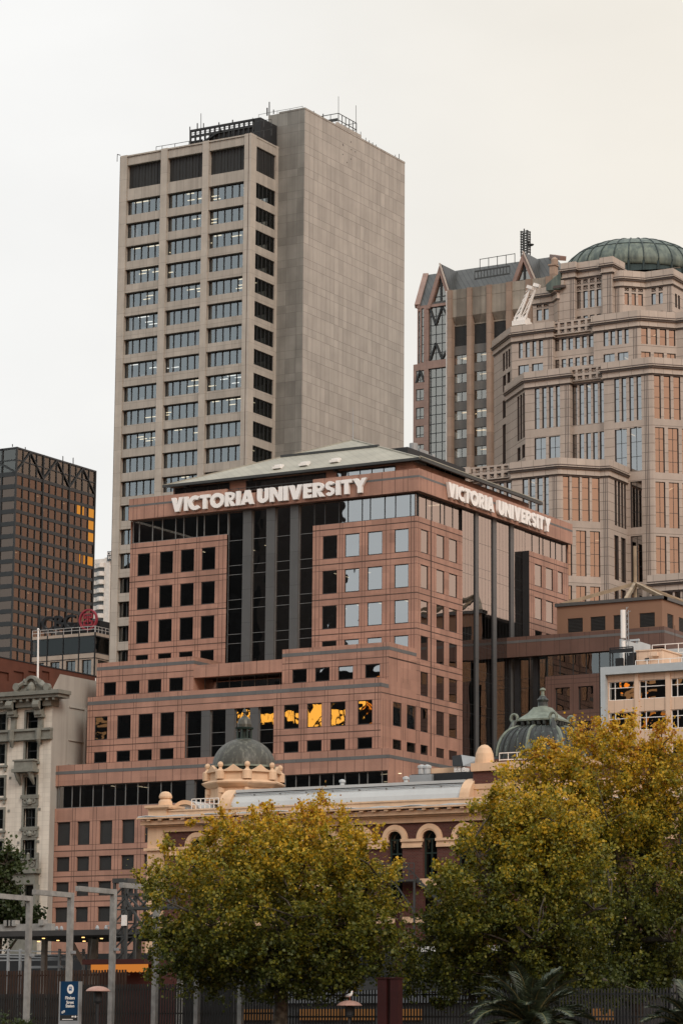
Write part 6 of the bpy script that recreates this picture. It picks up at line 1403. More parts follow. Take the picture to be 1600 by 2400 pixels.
for px in (776, 926): rv = MB(); a = vF.a(px, 1840); rv.lathe((a, vF.O.y+Rv, zvt), [(0.18, 0), (0.18, 0.45), (0.28, 0.45), (0.28, 0.62), (0.1, 0.7)], 10); rv.build('roof_vent', M['zinc'], SN)
va = MB()
for a0, a1, m in ((v0-1.1, v0, 0), (v1, v1+0.9, 0)):
    va = MB()
    for k in range(16):
        t0, t1 = math.pi*k/16, math.pi*(k+1)/16; ro2, ri2 = Rv+0.25, Rv-0.75; cyy = vF.O.y+Rv
        q = lambda r, t, a: (a, cyy-r*math.cos(t), zv0-0.25+r*math.sin(t))
        va.hexa([q(ri2, t0, a0), q(ri2, t0, a1), q(ri2, t1, a1), q(ri2, t1, a0), q(ro2, t0, a0), q(ro2, t0, a1), q(ro2, t1, a1), q(ro2, t1, a0)], 0)
    va.build('vault_end_arch', M['ochre'], SN)
vb = MB(); pe_ = [(v1+0.3, vF.O.y+Rv-(Rv-0.7)*math.cos(math.pi*k/16), zv0-0.25+(Rv-0.7)*math.sin(math.pi*k/16)) for k in range(17)]; vb.poly(pe_); vb.build('vault_end_wall', M['red_brick'], SN)
vs = MB(); s0, s1 = vF.a(404, 1895), vF.a(462, 1890); Rs = (s1-s0)/2; zsv = zpar_t+0.1; oo = []
for k in range(12):
    t0, t1 = math.pi*k/12, math.pi*(k+1)/12; ca = (s0+s1)/2; kk = (vF.z(432, 1876)-zsv)/Rs
    vs.poly([vF.w(ca-Rs*math.cos(t0), zsv+Rs*kk*math.sin(t0)), vF.w(ca-Rs*math.cos(t1), zsv+Rs*kk*math.sin(t1)), vF.w(ca-Rs*math.cos(t1), zsv+Rs*kk*math.sin(t1), -6), vF.w(ca-Rs*math.cos(t0), zsv+Rs*kk*math.sin(t0), -6)], 1)
    vs.hexa([vF.w(ca-Rs*math.cos(t0), zsv+Rs*kk*math.sin(t0)-0.35, 0.1), vF.w(ca-Rs*math.cos(t1), zsv+Rs*kk*math.sin(t1)-0.35, 0.1), vF.w(ca-Rs*math.cos(t1), zsv+Rs*kk*math.sin(t1)-.35, -0.4), vF.w(ca-Rs*math.cos(t0), zsv+Rs*kk*math.sin(t0)-.35, -0.4),
             vF.w(ca-Rs*math.cos(t0), zsv+Rs*kk*math.sin(t0), 0.1), vF.w(ca-Rs*math.cos(t1), zsv+Rs*kk*math.sin(t1), 0.1), vF.w(ca-Rs*math.cos(t1), zsv+Rs*kk*math.sin(t1), -0.4), vF.w(ca-Rs*math.cos(t0), zsv+Rs*kk*math.sin(t0), -0.4)], 0)
vs.poly([vF.w(s0, zsv, -0.1)]+[vF.w((s0+s1)/2-Rs*math.cos(math.pi*k/12), zsv+Rs*kk*math.sin(math.pi*k/12), -0.1) for k in range(1, 12)]+[vF.w(s1, zsv, -0.1)], 1); vs.build('lunette_roof', [M['ochre'], M['zinc']], SN)
rr = MB(); r0, r1 = SF.a(434, 1885), SF.a(497, 1880); Fr_ = SF.off(-1.0); zt_r = SF.z(465, 1870)
for i in range(7): a = r0+(r1-r0)*i/6; rr.bar(Fr_.w(a, zpar_t), Fr_.w(a, zt_r), 0.06)
for h in (0, 0.4): rr.bar(Fr_.w(r0, zt_r-h*1.2), Fr_.w(r1, zt_r-h*1.2), 0.06)
rr.build('roof_railing', M['white'], SN)
# --- small copper dome on an ochre drum
dF = SF.off(-7.5); dc = dF.a(571, 1830); R1 = dF.a(632, 1800)-dc; dz = dF.z(571, 1800); cD1 = (dc, dF.O.y, dz); zD = dF.z(571, 1733)-dz
dd = MB(); H1 = zD; R0 = R1*1.04
dd.lathe(cD1, [(R0*1.0, -1.2, 1), (R0, -0.1, 1), (R0*1.06, -0.1, 2), (R0*1.06, 0.06, 2), (R0*1.0, 0.06)]+[(R0*math.cos(math.radians(a)), 0.06+H1*math.sin(math.radians(a))) for a in range(6, 89, 6)], 40, 0)
zt1 = dz+H1; lz = dF.z(571, 1706)-zt1
lr = R1*0.25
dd.lathe((dc, dF.O.y, zt1-0.08), [(lr*1.15, 0, 1), (lr*1.1, 0.12, 1), (lr*0.55, 0.14, 1), (lr*0.55, lz-0.1, 1), (lr*1.15, lz-0.08, 1), (lr*1.25, lz+0.06, 1), (lr*0.95, lz+0.1), (lr*0.98, lz+0.35), (lr*0.8, lz+0.75), (lr*0.45, lz+1.0), (lr*0.18, lz+1.1), (lr*0.14, lz+1.3), (lr*0.3, lz+1.42), (lr*0.22, lz+1.6), (0.02, lz+1.8)], 20, 0)
for k in range(8): an = 2*math.pi*k/8+0.2; x, y = dc+lr*0.95*math.cos(an), dF.O.y+lr*0.95*math.sin(an); dd.tube([(x, y, zt1), (x, y, zt1+lz-0.1)], 0.09, 6, 1)
dd.build('copper_dome', [M['copper_dome'], M['green_paint'], M['verdigris_pale']], SN)
du = MB(); Rd_ = R1*1.22; zb_ = dF.z(571, 1880)-dz; z1_ = dF.z(571, 1843)-dz; z2_ = dF.z(571, 1833)-dz; z3_ = dF.z(571, 1814)-dz
n8 = 8; a8 = math.pi/8+math.radians(-30)
du.lathe(cD1, [(Rd_*0.94, zb_), (Rd_*0.94, z1_-0.35), (Rd_*1.0, z1_-0.3), (Rd_*1.12, z1_), (Rd_*1.14, z1_+0.12), (Rd_*1.0, z2_), (Rd_*0.98, z2_), (Rd_*0.98, z3_), (Rd_*0.9, z3_), (Rd_*0.9, z3_-0.3)], n8, 0, a8)
for k in range(8):
    an = a8+2*math.pi*k/8; p = (dc+Rd_*0.98*math.cos(an), dF.O.y+Rd_*0.98*math.sin(an)); an2 = a8+2*math.pi*(k+1)/8; q = (dc+Rd_*0.98*math.cos(an2), dF.O.y+Rd_*0.98*math.sin(an2))
    du.lathe((p[0], p[1], dz+z2_), [(0.42, 0), (0.42, z3_-z2_), (0.34, z3_-z2_+0.05), (0.18, z3_-z2_+0.15), (0.13, z3_-z2_+0.3), (0.22, z3_-z2_+0.42), (0.25, z3_-z2_+0.56), (0.18, z3_-z2_+0.74), (0.03, z3_-z2_+0.8)], 12)
    F8 = Face(q, p); m = F8.L/2; du.plate(F8, [(m-1.15, dz+z3_-0.05), (m+1.15, dz+z3_-0.05), (m+0.5, dz+z3_+0.2), (m, dz+z3_+0.55), (m-0.5, dz+z3_+0.2)], -0.25, 0.1)
    pv = F8.w(0, 0, 0); du.tube([F8.w(0.05, dz+zb_, 0.02), F8.w(0.05, dz+z1_-0.35, 0.02)], 0.22, 8); du.lathe(tuple(F8.w(0.05, dz+z1_-1.0, 0.15)), [(0.12, 0), (0.35, 0.2), (0.3, 0.55), (0.2, 0.6)], 8)
du.build('dome_drum', M['ochre'], SN)
# --- tall block to the right with the ribbed dome
bF = SF.off(-3.0); b0 = bF.a(1108, 1830); zb1 = bF.z(1108, 1806); zb2_ = bF.z(1180, 1798)
kb = MB(); kb.box(bF, b0, sR, zpar_t-0.5, zb1-0.1, -12, 0.0, 0); kb.box(bF, b0-0.1, sR, zb1-0.1, zb1+0.55, -12.2, 0.2, 1); kb.box(bF, b0, sR, bF.z(1130, 1850), bF.z(1130, 1838), -0.1, 0.18, 1); kb.box(bF, b0, sR, zpar_t-0.3, zpar_t+1.3, -0.1, 0.12, 1)
for k in range(5): a = b0+3.4+k*3.6; kb.arch(bF, a, bF.z(1180, 1862), 0.7, 1.15, -0.05, 0.2, 1, 12); kb.box(bF, a-0.7, a+0.7, zpar_t+1.3, bF.z(1180, 1862), -0.1, 0.03, 2)
cdm = bF.a(1127, 1790); rC = (bF.a(1146.5, 1790)-bF.a(1106.5, 1790))/2; kb.lathe((cdm, bF.O.y+0.6, zb1+0.55), [(rC, 0), (rC, 0.35), (rC*0.93, 0.8), (rC*0.7, 1.25), (rC*0.35, 1.5), (0.03, 1.56)], 20, 1)
kb.build('corner_block', [M['red_brick'], M['ochre'], M['green_paint']], SN)
rw = MB()
for pz_ in (0.9, 0.35): rw.bar(bF.w(bF.a(1150, 1795), zb1+0.55+pz_, -1.5), bF.w(bF.a(1240, 1790), zb1+0.55+pz_, -1.5), 0.07)
for k in range(8): a = bF.a(1150, 1795)+k*0.8; rw.bar(bF.w(a, zb1+0.5, -1.5), bF.w(a, zb1+1.45, -1.5), 0.05)
rw.build('roof_railing', M['white'], SN)
# ribbed square dome
eF = SF.off(-9.5); ec = eF.a(1272, 1740); zE = eF.z(1272, 1778); Re = ec-eF.a(1166, 1778); zE1 = eF.z(1272, 1706); rE1 = ec-eF.a(1229, 1706)
ed = MB(); prof = []
for k in range(13):
    th = math.radians(8+k*50/12.0); prof.append((k/12.0, th))
pf = [(Re, -0.6)]+[(rE1+(Re-rE1)*math.cos(math.pi/2*k/12)**0.85, (zE1-zE)*math.sin(math.pi/2*k/12)) for k in range(13)]
N_ = 40
def sup(an, r, n=3.2): c_, s_ = math.cos(an), math.sin(an); k = (abs(c_)**n+abs(s_)**n)**(-1/n); return (r*k*c_, r*k*s_)
base = len(ed.v)
for r, z_ in pf:
    for j in range(N_): x, y = sup(2*math.pi*j/N_, r*0.86); ed.v.append((ec+x, eF.O.y+y, zE+z_))
for k in range(len(pf)-1):
    for j in range(N_): a = k*N_+j; b = k*N_+(j+1) % N_; ed.f.append((a, b, b+N_, a+N_)); ed.m.append(0)
for j in range(N_):
    P = [Vector((ec+sup(2*math.pi*(j+.5)/N_, r*0.86)[0], eF.O.y+sup(2*math.pi*(j+.5)/N_, r*0.86)[1], zE+z_)) for r, z_ in pf[1:]]
    ed.tube(P, 0.07 if j % 5 else 0.14, 5, 1 if j % 5 == 0 else 0)
zk = eF.z(1272, 1694)-zE; zk2 = eF.z(1272, 1686)-zE
def sq(r, z_, m): return [(ec+x, eF.O.y+y, zE+z_) for x, y in [sup(2*math.pi*j/N_, r*0.88, 5) for j in range(N_)]]
rings = [(rE1*1.0, zE1-zE), (rE1*1.02, zk-0.2), (rE1*1.3, zk), (rE1*1.3, zk+0.15), (rE1*1.12, zk2), (rE1*0.72, zk2+0.45), (rE1*0.45, zk2+0.95), (rE1*0.28, eF.z(1272, 1664)-zE), (rE1*0.30, eF.z(1272, 1662)-zE)]
base = len(ed.v)
for r, z_ in rings: ed.v.extend(sq(r, z_, 1))
for k in range(len(rings)-1):
    for j in range(N_): a = base+k*N_+j; b = base+k*N_+(j+1) % N_; ed.f.append((a, b, b+N_, a+N_)); ed.m.append(0 if k < 2 else 1)
ed.f.append(tuple(base+(len(rings)-1)*N_+j for j in range(N_))); ed.m.append(1)
zs = zE+rings[-1][1]; tz = eF.z(1272, 1612)-zs
ed.lathe((ec, eF.O.y, zs), [(0.55, 0, 1), (0.42, tz*0.12, 0), (0.40, tz*0.3, 0), (0.5, tz*0.42, 0), (0.32, tz*0.52, 0), (0.24, tz*0.6, 1), (0.14, tz*0.63, 1), (0.12, tz*0.82, 1), (0.25, tz*0.88, 1), (0.22, tz*0.95, 1), (0.02, tz, 1)], 12)
for sx, sy in ((-1, -1), (1, -1), (1, 1), (-1, 1)):
    x, y = ec+sx*rE1*1.0, eF.O.y+sy*rE1*1.0
    for h, r in ((0.25, 0.34), (-0.75, 0.28)):
        P = [(x+sx*0.18*math.cos(t_*0.5)*r/0.3, y, zE+zk+h+0) for t_ in (0,)]
        ringp = [(x+sx*0.1+r*math.cos(2*math.pi*q/12)*0.9, y-0.02, zE+zk+h+r*math.sin(2*math.pi*q/12)) for q in range(13)]; ed.tube(ringp, 0.13, 6, 1)
    ed.tube([(x, y, zE+zk), (x+sx*0.3, y+sy*0.3, zE+zk-0.9), (x+sx*0.5, y+sy*0.5, zE+zk-1.4)], [0.25, 0.3, 0.15], 6, 0)
for j in range(24): x, y = sup(2*math.pi*j/24, rE1*1.18*0.88, 5); ed.lathe((ec+x, eF.O.y+y, zE+zk-0.45), [(0.05, 0), (0.16, 0.12), (0.18, 0.4)], 6, 0)
ed.build('ribbed_dome', [M['verdigris_ribs'], M['verdigris_pale']], SN)
dk = MB(); dk.box(eF, ec-Re*0.95, ec+Re*0.95, zb1-2, zE-0.3, -Re*0.9, Re*0.9); dk.build('dome_base', M['red_brick'], SN)
# plant on the flat roof between vault and block
fl_ = MB(); pF = SF.off(-9); a0, a1 = pF.a(964, 1825), pF.a(1108, 1815); fl_.box(pF, a0, a1, zpar_t, pF.z(1020, 1813), -3, 0, 0); fl_.build('roof_screen', M['black'], SN)
f2_ = MB(); f2_.box(pF, pF.a(964, 1825), pF.a(1016, 1825), zpar_t, pF.z(990, 1817), 0, 0.4, 0); f2_.build('roof_cabinet', M['steel'], SN)
f3_ = MB(); pG = SF.off(-10); f3_.box(pG, pG.a(1010, 1803), pG.a(1073, 1803), pG.z(1040, 1813), pG.z(1040, 1800), -2, 0, 0); f3_.build('skylight_box', M['ochre'], SN)
for x0, x1 in ((1074, 1082), (1083, 1090), (1092, 1102)): f4_ = MB(); f4_.box(pG, pG.a(x0, 1803), pG.a(x1, 1803), pG.z(1080, 1812), pG.z(1080, 1797 if x0 < 1090 else 1803), 0.2, 0.8); f4_.arch(pG, (pG.a(x0, 1803)+pG.a(x1, 1803))/2, pG.z(1080, 1805), 0.0, 0.14, 0.8, 0.84, 0, 12, 2*math.pi); f4_.build('air_conditioner', M['white'], SN)
pnl = MB(); pnl.hexa([pG.w(*pG.p(1073, 1799), 1), pG.w(*pG.p(1097, 1798), 1), pG.w(*pG.p(1097, 1798), 0.2), pG.w(*pG.p(1073, 1799), .2), pG.w(*pG.p(1067, 1774), 0.6), pG.w(*pG.p(1087, 1771), 0.6), pG.w(*pG.p(1087, 1771), 0.3), pG.w(*pG.p(1067, 1774), 0.3)]); pnl.build('billboard_back', M['black'], SN)
pn2 = MB(); pn2.hexa([pG.w(*pG.p(1098, 1798), 1), pG.w(*pG.p(1112, 1797), -1), pG.w(*pG.p(1112, 1797), -1.2), pG.w(*pG.p(1098, 1798), 0.8), pG.w(*pG.p(1088, 1771), 0.6), pG.w(*pG.p(1111, 1774), -1.2), pG.w(*pG.p(1111, 1774), -1.4), pG.w(*pG.p(1088, 1771), 0.4)]); pn2.build('billboard_side', M['steel'], SN)
for px, py in ((1001, 1806), (988, 1812)): cw_ = MB(); cw_.lathe(tuple(pG.w(pG.a(px, 1815), pG.z(px, 1815))), [(0.3, 0), (0.3, 0.5), (0.36, 0.5), (0.36, 0.7), (0.1, 0.8)], 10); cw_.build('roof_vent', M['zinc'], SN)
# iron fire stair by the door
fs = MB(); f0_, f1_ = SF.a(896, 2030), SF.a(992, 2030); zf = SF.z(930, 2066); zh = SF.z(930, 2028)
fs.box(SF, f0_, f1_, zf-0.15, zf, 0.1, 1.6)
for i in range(9): a = f0_+(f1_-f0_)*i/8; fs.bar(SF.w(a, zf, 1.55), SF.w(a, zh, 1.55), 0.06)
for h in (1.0, 0.66, 0.33): fs.bar(SF.w(f0_, zf+(zh-zf)*h, 1.55), SF.w(f1_, zf+(zh-zf)*h, 1.55), 0.055)
for a in (f0_, f1_): fs.bar(SF.w(a, zbase, 1.5), SF.w(a, zf, 1.5), 0.14); fs.bar(SF.w(a, zf-2.5, 1.5), SF.w((f0_+f1_)/2, zf-.1, 1.5), 0.1)
fs.bar(SF.w(f1_, zf, 1.2), SF.w(f1_+5, zf-4, 1.2), 0.12, 0.3); fs.bar(SF.w(f1_-1.2, zh+0.0, 1.2), SF.w(f1_+0.3, zf, 1.2), 0.08); fs.build('fire_stair', M['dark_metal'], SN)

# ================================================================== FOREGROUND: POSTS, FENCES, CANOPY, SIGN, LAMPS
M['galv'] = m_plain('galvanised_post', (0.30, 0.30, 0.285), 0.55, 0.25, var=0.25, scale=2.5)
M['fence_grey'] = m_plain('fence_slat', (0.022, 0.022, 0.021), 0.6, var=0.2, scale=3)
M['fence_brown'] = m_plain('brown_screen_slat', (0.035, 0.018, 0.011), 0.7, var=0.3, scale=3)
M['soffit'] = m_plain('dark_soffit', (0.045, 0.045, 0.045), 0.7)
TZ = 2.3
pG_ = at(62, 2240, 152); PYg = pG_.y; GFp = front(PYg)
names_ = ['leftmost grey steel post, its arm cut by the picture edge', 'grey steel post directly behind the blue station sign', 'grey steel post beside the pink lamp hood', 'grey steel post half hidden at the left of the yellow tree', 'grey steel post buried in the yellow tree, left of its trunk', 'grey steel post low in the yellow tree, nearest its trunk']
tops = [2095, 2087, 2079, 2071, 2063, 2056]
for i, px in enumerate((62, 159, 259.5, 361)):
    a = GFp.a(px, 2250); zt = GFp.z(px, tops[i]+6); x = a
    g = thing('gantry_post', names_[i], 'post', (x, PYg, TZ), 'row of cranked steel posts')
    pm = MB(); pm.wbox(x-0.13, x+0.13, PYg, PYg+0.26, TZ, zt-0.26); pm.build('post', M['galv'], g)
    am = MB(); am.wbox(x-0.13, x+0.13, PYg-3.1, PYg+0.26, zt-0.26, zt); am.build('arm', M['galv'], g)
    ft = MB(); ft.wbox(x+0.13, x+0.35, PYg+0.05, PYg+0.22, zt-3.15, zt-3.0); ft.build('bracket', M['steel'], g)
# slatted fences
def fence(name, label, F, p0, p1, ytop, mat, step, w, zb=TZ, kind='fence', rail=True):
    a0, a1 = F.a(p0, 2350), F.a(p1, 2350); zt = F.z(p0, ytop); b = F.w((a0+a1)/2, zb); f = thing(name, label, kind, (b.x, b.y, zb)); s = MB()
    n = int((a1-a0)/step)
    for i in range(n): a = a0+i*step; s.box(F, a, a+w, zb, zt+RND.uniform(-.02, .02), -0.06, 0.0)
    s.build('slat_panel', mat, f)
    if rail:
        r = MB(); r.box(F, a0, a1, zt-0.3, zt-0.22, -0.12, -0.06); r.box(F, a0, a1, (zt+zb)/2, (zt+zb)/2+0.08, -0.12, -0.06); r.build('rail', mat, f)
    return f
Ff = front(PYg+2.0)
fence('slatted_fence', 'low grey slatted fence at the left of the blue station sign', Ff, -30, 142, 2331, M['fence_grey'], 0.155, 0.075)
fence('slatted_fence', 'taller grey slatted fence between the blue sign and the left tree trunk', Ff, 187, 642, 2309, M['fence_grey'], 0.165, 0.08)
fence('iron_fence', 'black iron bar fence running behind the red pylons and the palm', front(PYg+3.0), 645, 1700, 2322, M['black'], 0.17, 0.055)
fence('slatted_screen', 'dark brown slatted screen standing behind the low grey fence', front(PYg+6.0), -30, 300, 2277, M['fence_brown'], 0.19, 0.10)
for px, lb_ in ((465, 'grey concrete fence post under the yellow tree, well to the left of its trunk'), (567, 'grey concrete fence post close beside the yellow tree trunk')):
    a = Ff.a(px, 2350); cpx = MB(); cpx.box(Ff, a-0.12, a+0.12, TZ, Ff.z(px, 2300), 0.0, 0.26); cpx.box(Ff, a-0.15, a+0.15, Ff.z(px, 2300), Ff.z(px, 2300)+0.06, -0.03, 0.29); tag(cpx.build('fence_post', M['galv']), lb_, 'fence post', 'concrete posts along the grey fence')
# dark station wall and clutter behind the fence
Fw = front(PYg+30); w = thing('platform_wall', 'long dark platform wall behind the fence and trees', 'wall', tuple(Fw.w(Fw.a(600, 2300), TZ)))
m_ = MB(); m_.box(Fw, Fw.a(-40, 2300), Fw.a(1750, 2300), TZ, Fw.z(100, 2238), -0.4, 0); m_.build('wall_face', M['black'], w)
# canopy with downlights
Fc = front(PYg+17); ca0, ca1 = Fc.a(-40, 2190), Fc.a(420, 2170); zc = Fc.z(200, 2180); CN = thing('platform_canopy', 'dark flat platform canopy with glowing downlights in its soffit', 'canopy', tuple(Fc.w((ca0+ca1)/2, zc)))
m_ = MB(); m_.box(Fc, ca0, ca1, zc-0.32, zc, -9, 0); m_.build('roof', M['soffit'], CN)
gm = MB(); gm.box(Fc, ca0, Fc.a(118, 2180), zc+0.0, zc+0.42, -0.5, -0.1)
for px in (14, 22, 30, 96): a = Fc.a(px, 2170); gm.box(Fc, a-0.18, a+0.18, zc+0.3, zc+0.65, -0.45, 0.02)
gm.build('service_beam', M['galv'], CN)
for px, dy in ((38, 3.2), (43, 6.5), (83, 2.6), (96, 5.6), (212, 4.0), (150, 7.0), (180, 2.2)):
    l = MB(); x = Fc.a(px, 2200)-dy*0.5; l.lathe((x, Fc.O.y+dy, zc-0.36), [(0.09, 0), (0.09, 0.05)], 10); l.build('downlight', M['downlight'] if 'downlight' in M else M.setdefault('downlight', m_emit('downlight_glow', (1.0, 0.55, 0.18), 3.0)), CN)
st = MB()
for px in (8, 118, 128, 230, 330): a = Fc.a(px, 2230); st.box(Fc, a-0.14, a+0.14, TZ, zc-0.3, -4.3, -4)
for x0, x1 in ((93, 116), (152, 134)): st.bar(Fc.w(Fc.a(x0, 2220), zc-0.35, -3), Fc.w(Fc.a(x1, 2255), zc-1.9, -3.5), 0.28)
st.build('support', M['galv'], CN)
wr = MB(); Fk = front(PYg+24)
for y0, y1 in ((2228, 2234), (2238, 2240), (2243, 2248), (2252, 2250)): wr.bar(Fk.w(*Fk.p(-10, y0)), Fk.w(*Fk.p(200, y1)), 0.08)
for px in (20, 48, 70, 100, 140, 165, 196): wr.bar(Fk.w(Fk.a(px, 2240), TZ), Fk.w(*Fk.p(px, 2225)), 0.14)
wr.bar(Fk.w(*Fk.p(75, 2268)), Fk.w(*Fk.p(150, 2267)), 0.15); wr.build('pipework', M['steel'], CN)
cl_ = MB()
for px in (102, 110, 121, 205, 226, 244): a, z = Fc.p(px, 2172); cl_.lathe(tuple(Fc.w(a, zc, -1.0)), [(0.1, 0), (0.12, 0.12), (0.07, 0.26), (0.02, 0.3)], 8)
cl_.bar(Fc.w(Fc.a(226, 2172), zc+0.25, -1), Fc.w(Fc.a(246, 2172), zc+0.27, -1), 0.07); cl_.build('roof_fitting', M['steel'], CN)
# kiosk with scalloped lit awning
Fq = front(PYg+11); KQ = thing('kiosk', 'small kiosk with glowing orange scalloped awning under the canopy', 'kiosk', tuple(Fq.w(Fq.a(270, 2300), TZ)))
M['awning'] = m_emit('lit_awning', (1.0, 0.33, 0.06), 0.55); m_ = MB(); a0, a1 = Fq.a(213, 2268), Fq.a(345, 2268); z1, z0 = Fq.z(215, 2262), Fq.z(215, 2275); m_.box(Fq, a0, a1, z0, z1, -0.1, 0.0)
n = 14
for i in range(n): w_ = (a1-a0)/n; m_.plate(Fq, [(a0+w_*i, z0)]+[(a0+w_*(i+0.5)-w_*0.5*math.cos(math.pi*k/6), z0-0.14*math.sin(math.pi*k/6)) for k in range(1, 6)]+[(a0+w_*(i+1), z0)], -0.08, -0.01)
m_.build('awning', M['awning'], KQ); m_ = MB(); m_.box(Fq, a0-0.4, a1, z1, z1+0.28, -3, 0.3); m_.box(Fq, a0, a1, TZ, z1, -3, -0.8); m_.build('body', m_plain('dark_red_timber', (0.05, 0.012, 0.009), 0.7), KQ)
# signal truss
Ft = front(PYg+13); SG = thing('signal_truss', 'dark lattice steel signal gantry rising between a post and the yellow tree', 'gantry', tuple(Ft.w(Ft.a(283, 2150), TZ))); tm = MB()
x0, x1 = Ft.a(268, 2110), Ft.a(297, 2110); zt_ = Ft.z(280, 2070)
for d in (0, -0.9):
    for x in (x0, x1): tm.bar(Ft.w(x, TZ, d), Ft.w(x, zt_, d), 0.14)
    for k in range(12):
        za_, zb_ = TZ+(zt_-TZ)*k/12, TZ+(zt_-TZ)*(k+1)/12; tm.bar(Ft.w(x0, za_, d), Ft.w(x1, zb_, d), 0.08); tm.bar(Ft.w(x0, zb_, d), Ft.w(x1, zb_, d), 0.08)
xe = Ft.a(420, 2110)
for d in (0, -0.9):
    for y in (2098, 2130): z = Ft.z(300, y); tm.bar(Ft.w(x1, z, d), Ft.w(xe, z, d), 0.14)
    for k in range(4): xa, xb = x1+(xe-x1)*k/4, x1+(xe-x1)*(k+1)/4; z0, z1 = Ft.z(300, 2130), Ft.z(300, 2098); tm.bar(Ft.w(xa, z0 if k % 2 else z1, d), Ft.w(xb, z1 if k % 2 else z0, d), 0.1)
tm.bar(Ft.w(x1, Ft.z(300, 2110), 0), Ft.w(Ft.a(335, 2170), Ft.z(335, 2175), 0), 0.12); tm.bar(Ft.w(xe, Ft.z(300, 2110), 0), Ft.w(Ft.a(310, 2170), Ft.z(310, 2175), 0), 0.12); tm.box(Ft, x0-0.1, x1+0.1, zt_, zt_+0.25, -1, 0.1); tm.build('lattice', M['dark_metal'], SG)
lb = MB(); lb.box(Ft, Ft.a(290, 2160), Ft.a(300, 2160), Ft.z(295, 2171), Ft.z(295, 2146), 0.1, 0.25); lb.build('marker_plate', M['white'], SG)
# blue station sign
Fs = front(at(160, 2350, 139).y); s0, s1, sz0, sz1 = Fs.a(139, 2350), Fs.a(185, 2350), Fs.z(160, 2396), Fs.z(160, 2301)
SS = thing('station_sign', 'tall blue Flinders Street Station sign with a white train roundel', 'sign', tuple(Fs.w((s0+s1)/2, TZ)))
m_ = MB(); zk_ = Fs.z(160, 2380); m_.box(Fs, s0+0.06, s1-0.04, zk_, sz1, -0.18, 0.0); m_.build('board', m_plain('sign_blue', (0.0, 0.030, 0.085), 0.5, var=0.03), SS)
m_ = MB(); m_.box(Fs, s0+0.06, s1-0.04, sz0+0.05, zk_-0.004, -0.18, 0.0); m_.build('footer_board', M['black'], SS)
m_ = MB(); m_.box(Fs, s1-0.04, s1+0.03, TZ, sz1-0.01, -0.2, 0.03); m_.box(Fs, s0, s0+0.06, TZ, sz1-0.01, -0.2, 0.03); m_.box(Fs, s0+0.06, s1-0.04, TZ, sz0+0.05, -0.16, 0.02); m_.build('sign_frame', M['steel'], SS)
ra, rz = Fs.p(165.3, 2319.5); rw_, rh_ = (s1-s0)*0.165, 11*(sz1-sz0)/95
m_ = MB(); m_.plate(Fs, [(ra+rw_*math.cos(2*math.pi*k/28), rz+rh_*math.sin(2*math.pi*k/28)) for k in range(28)], -0.01, 0.012); m_.build('roundel', M['white'], SS)
M['sign_blue2'] = m_plain('pictogram_blue', (0.02, 0.10, 0.25), 0.5)
m_ = MB(); u_ = rw_*0.42; v_ = rh_*0.42
for b in ((-u_, -u_*.62, -v_, v_), (u_*.62, u_, -v_, v_), (-u_*.62, u_*.62, v_*0.7, v_), (-u_*.62, u_*.62, -v_*.9, v_*.05), (-u_*.2, u_*.2, v_*.35, v_*.5)): m_.box(Fs, ra+b[0], ra+b[1], rz+b[2]+0.02, rz+b[3]+0.02, 0.01, 0.02)
m_.build('train_pictogram', M['sign_blue2'], SS)
for txt, yy, x0, x1 in (('Flinders', 2340, 153.5, 175.5), ('Street', 2350.3, 156, 173.5), ('Station', 2358.8, 154.5, 174.5)):
    lettering(Fs, txt, Fs.a(x0, yy), Fs.a(x1, yy), Fs.z(165, yy+3.6), Fs.z(165, yy-3.9), 0.008, SS, 'lettering', [M['white']], ext=0.006, off=0.02)
m_ = MB()
for k in range(3): a, z = Fs.p(146+k*2.0, 2374-k*1.3); m_.box(Fs, a-0.03, a+0.05, z-0.05, z+0.05, 0.0, 0.012)
a, z = Fs.p(176, 2384); m_.box(Fs, a-0.20, a-0.08, z-0.03, z+0.04, 0, 0.012); m_.arch(Fs, a+0.02, z, 0, 0.055, 0, 0.012, 0, 10, 2*math.pi); m_.box(Fs, a+0.12, a+0.17, z-.02, z+.03, 0, 0.012); a, z = Fs.p(146, 2390.5); m_.box(Fs, a, a+0.62, z-0.015, z+0.02, 0, 0.012); m_.build('small_print', M['white'], SS)
# lamp hoods
def hood(px, py, dep, w, label, tx):
    F = front(at(px, py, dep).y); c = F.a(px, py); r = (F.a(px+w/2, py)-F.a(px-w/2, py))/2; z = F.z(px, py+7)
    L_ = thing('hooded_lamp', label, 'lamp', tuple(F.w(c, TZ)), 'domed lamps along the fence')
    m = MB(); m.lathe(tuple(F.w(c, z)), [(r*0.2, -0.02), (r*0.97, -0.02), (r, 0.0), (r*0.9, r*0.13), (r*0.7, r*0.26), (r*0.4, r*0.36), (r*0.08, r*0.40)], 28); m.build('hood', M['hood'], L_)
    m = MB(); m.tube([F.w(c, TZ), F.w(c, z)], 0.07, 10); m.lathe(tuple(F.w(c, z-0.55)), [(0.16, 0), (0.2, 0.1), (0.2, 0.5), (0.1, 0.53)], 12); m.build('post', M['black'], L_)
    return F, c, z+r*0.40
M['hood'] = m_plain('pink_grey_hood', (0.36, 0.22, 0.18), 0.6, var=0.15, scale=4)
hood(230, 2317, 138, 48, 'pink-grey domed lamp hood just right of the blue sign', 0)
Fb, cb, zb = hood(818.5, 2351, 138, 52, 'pink-grey domed lamp hood with a gull perched on it', 0)
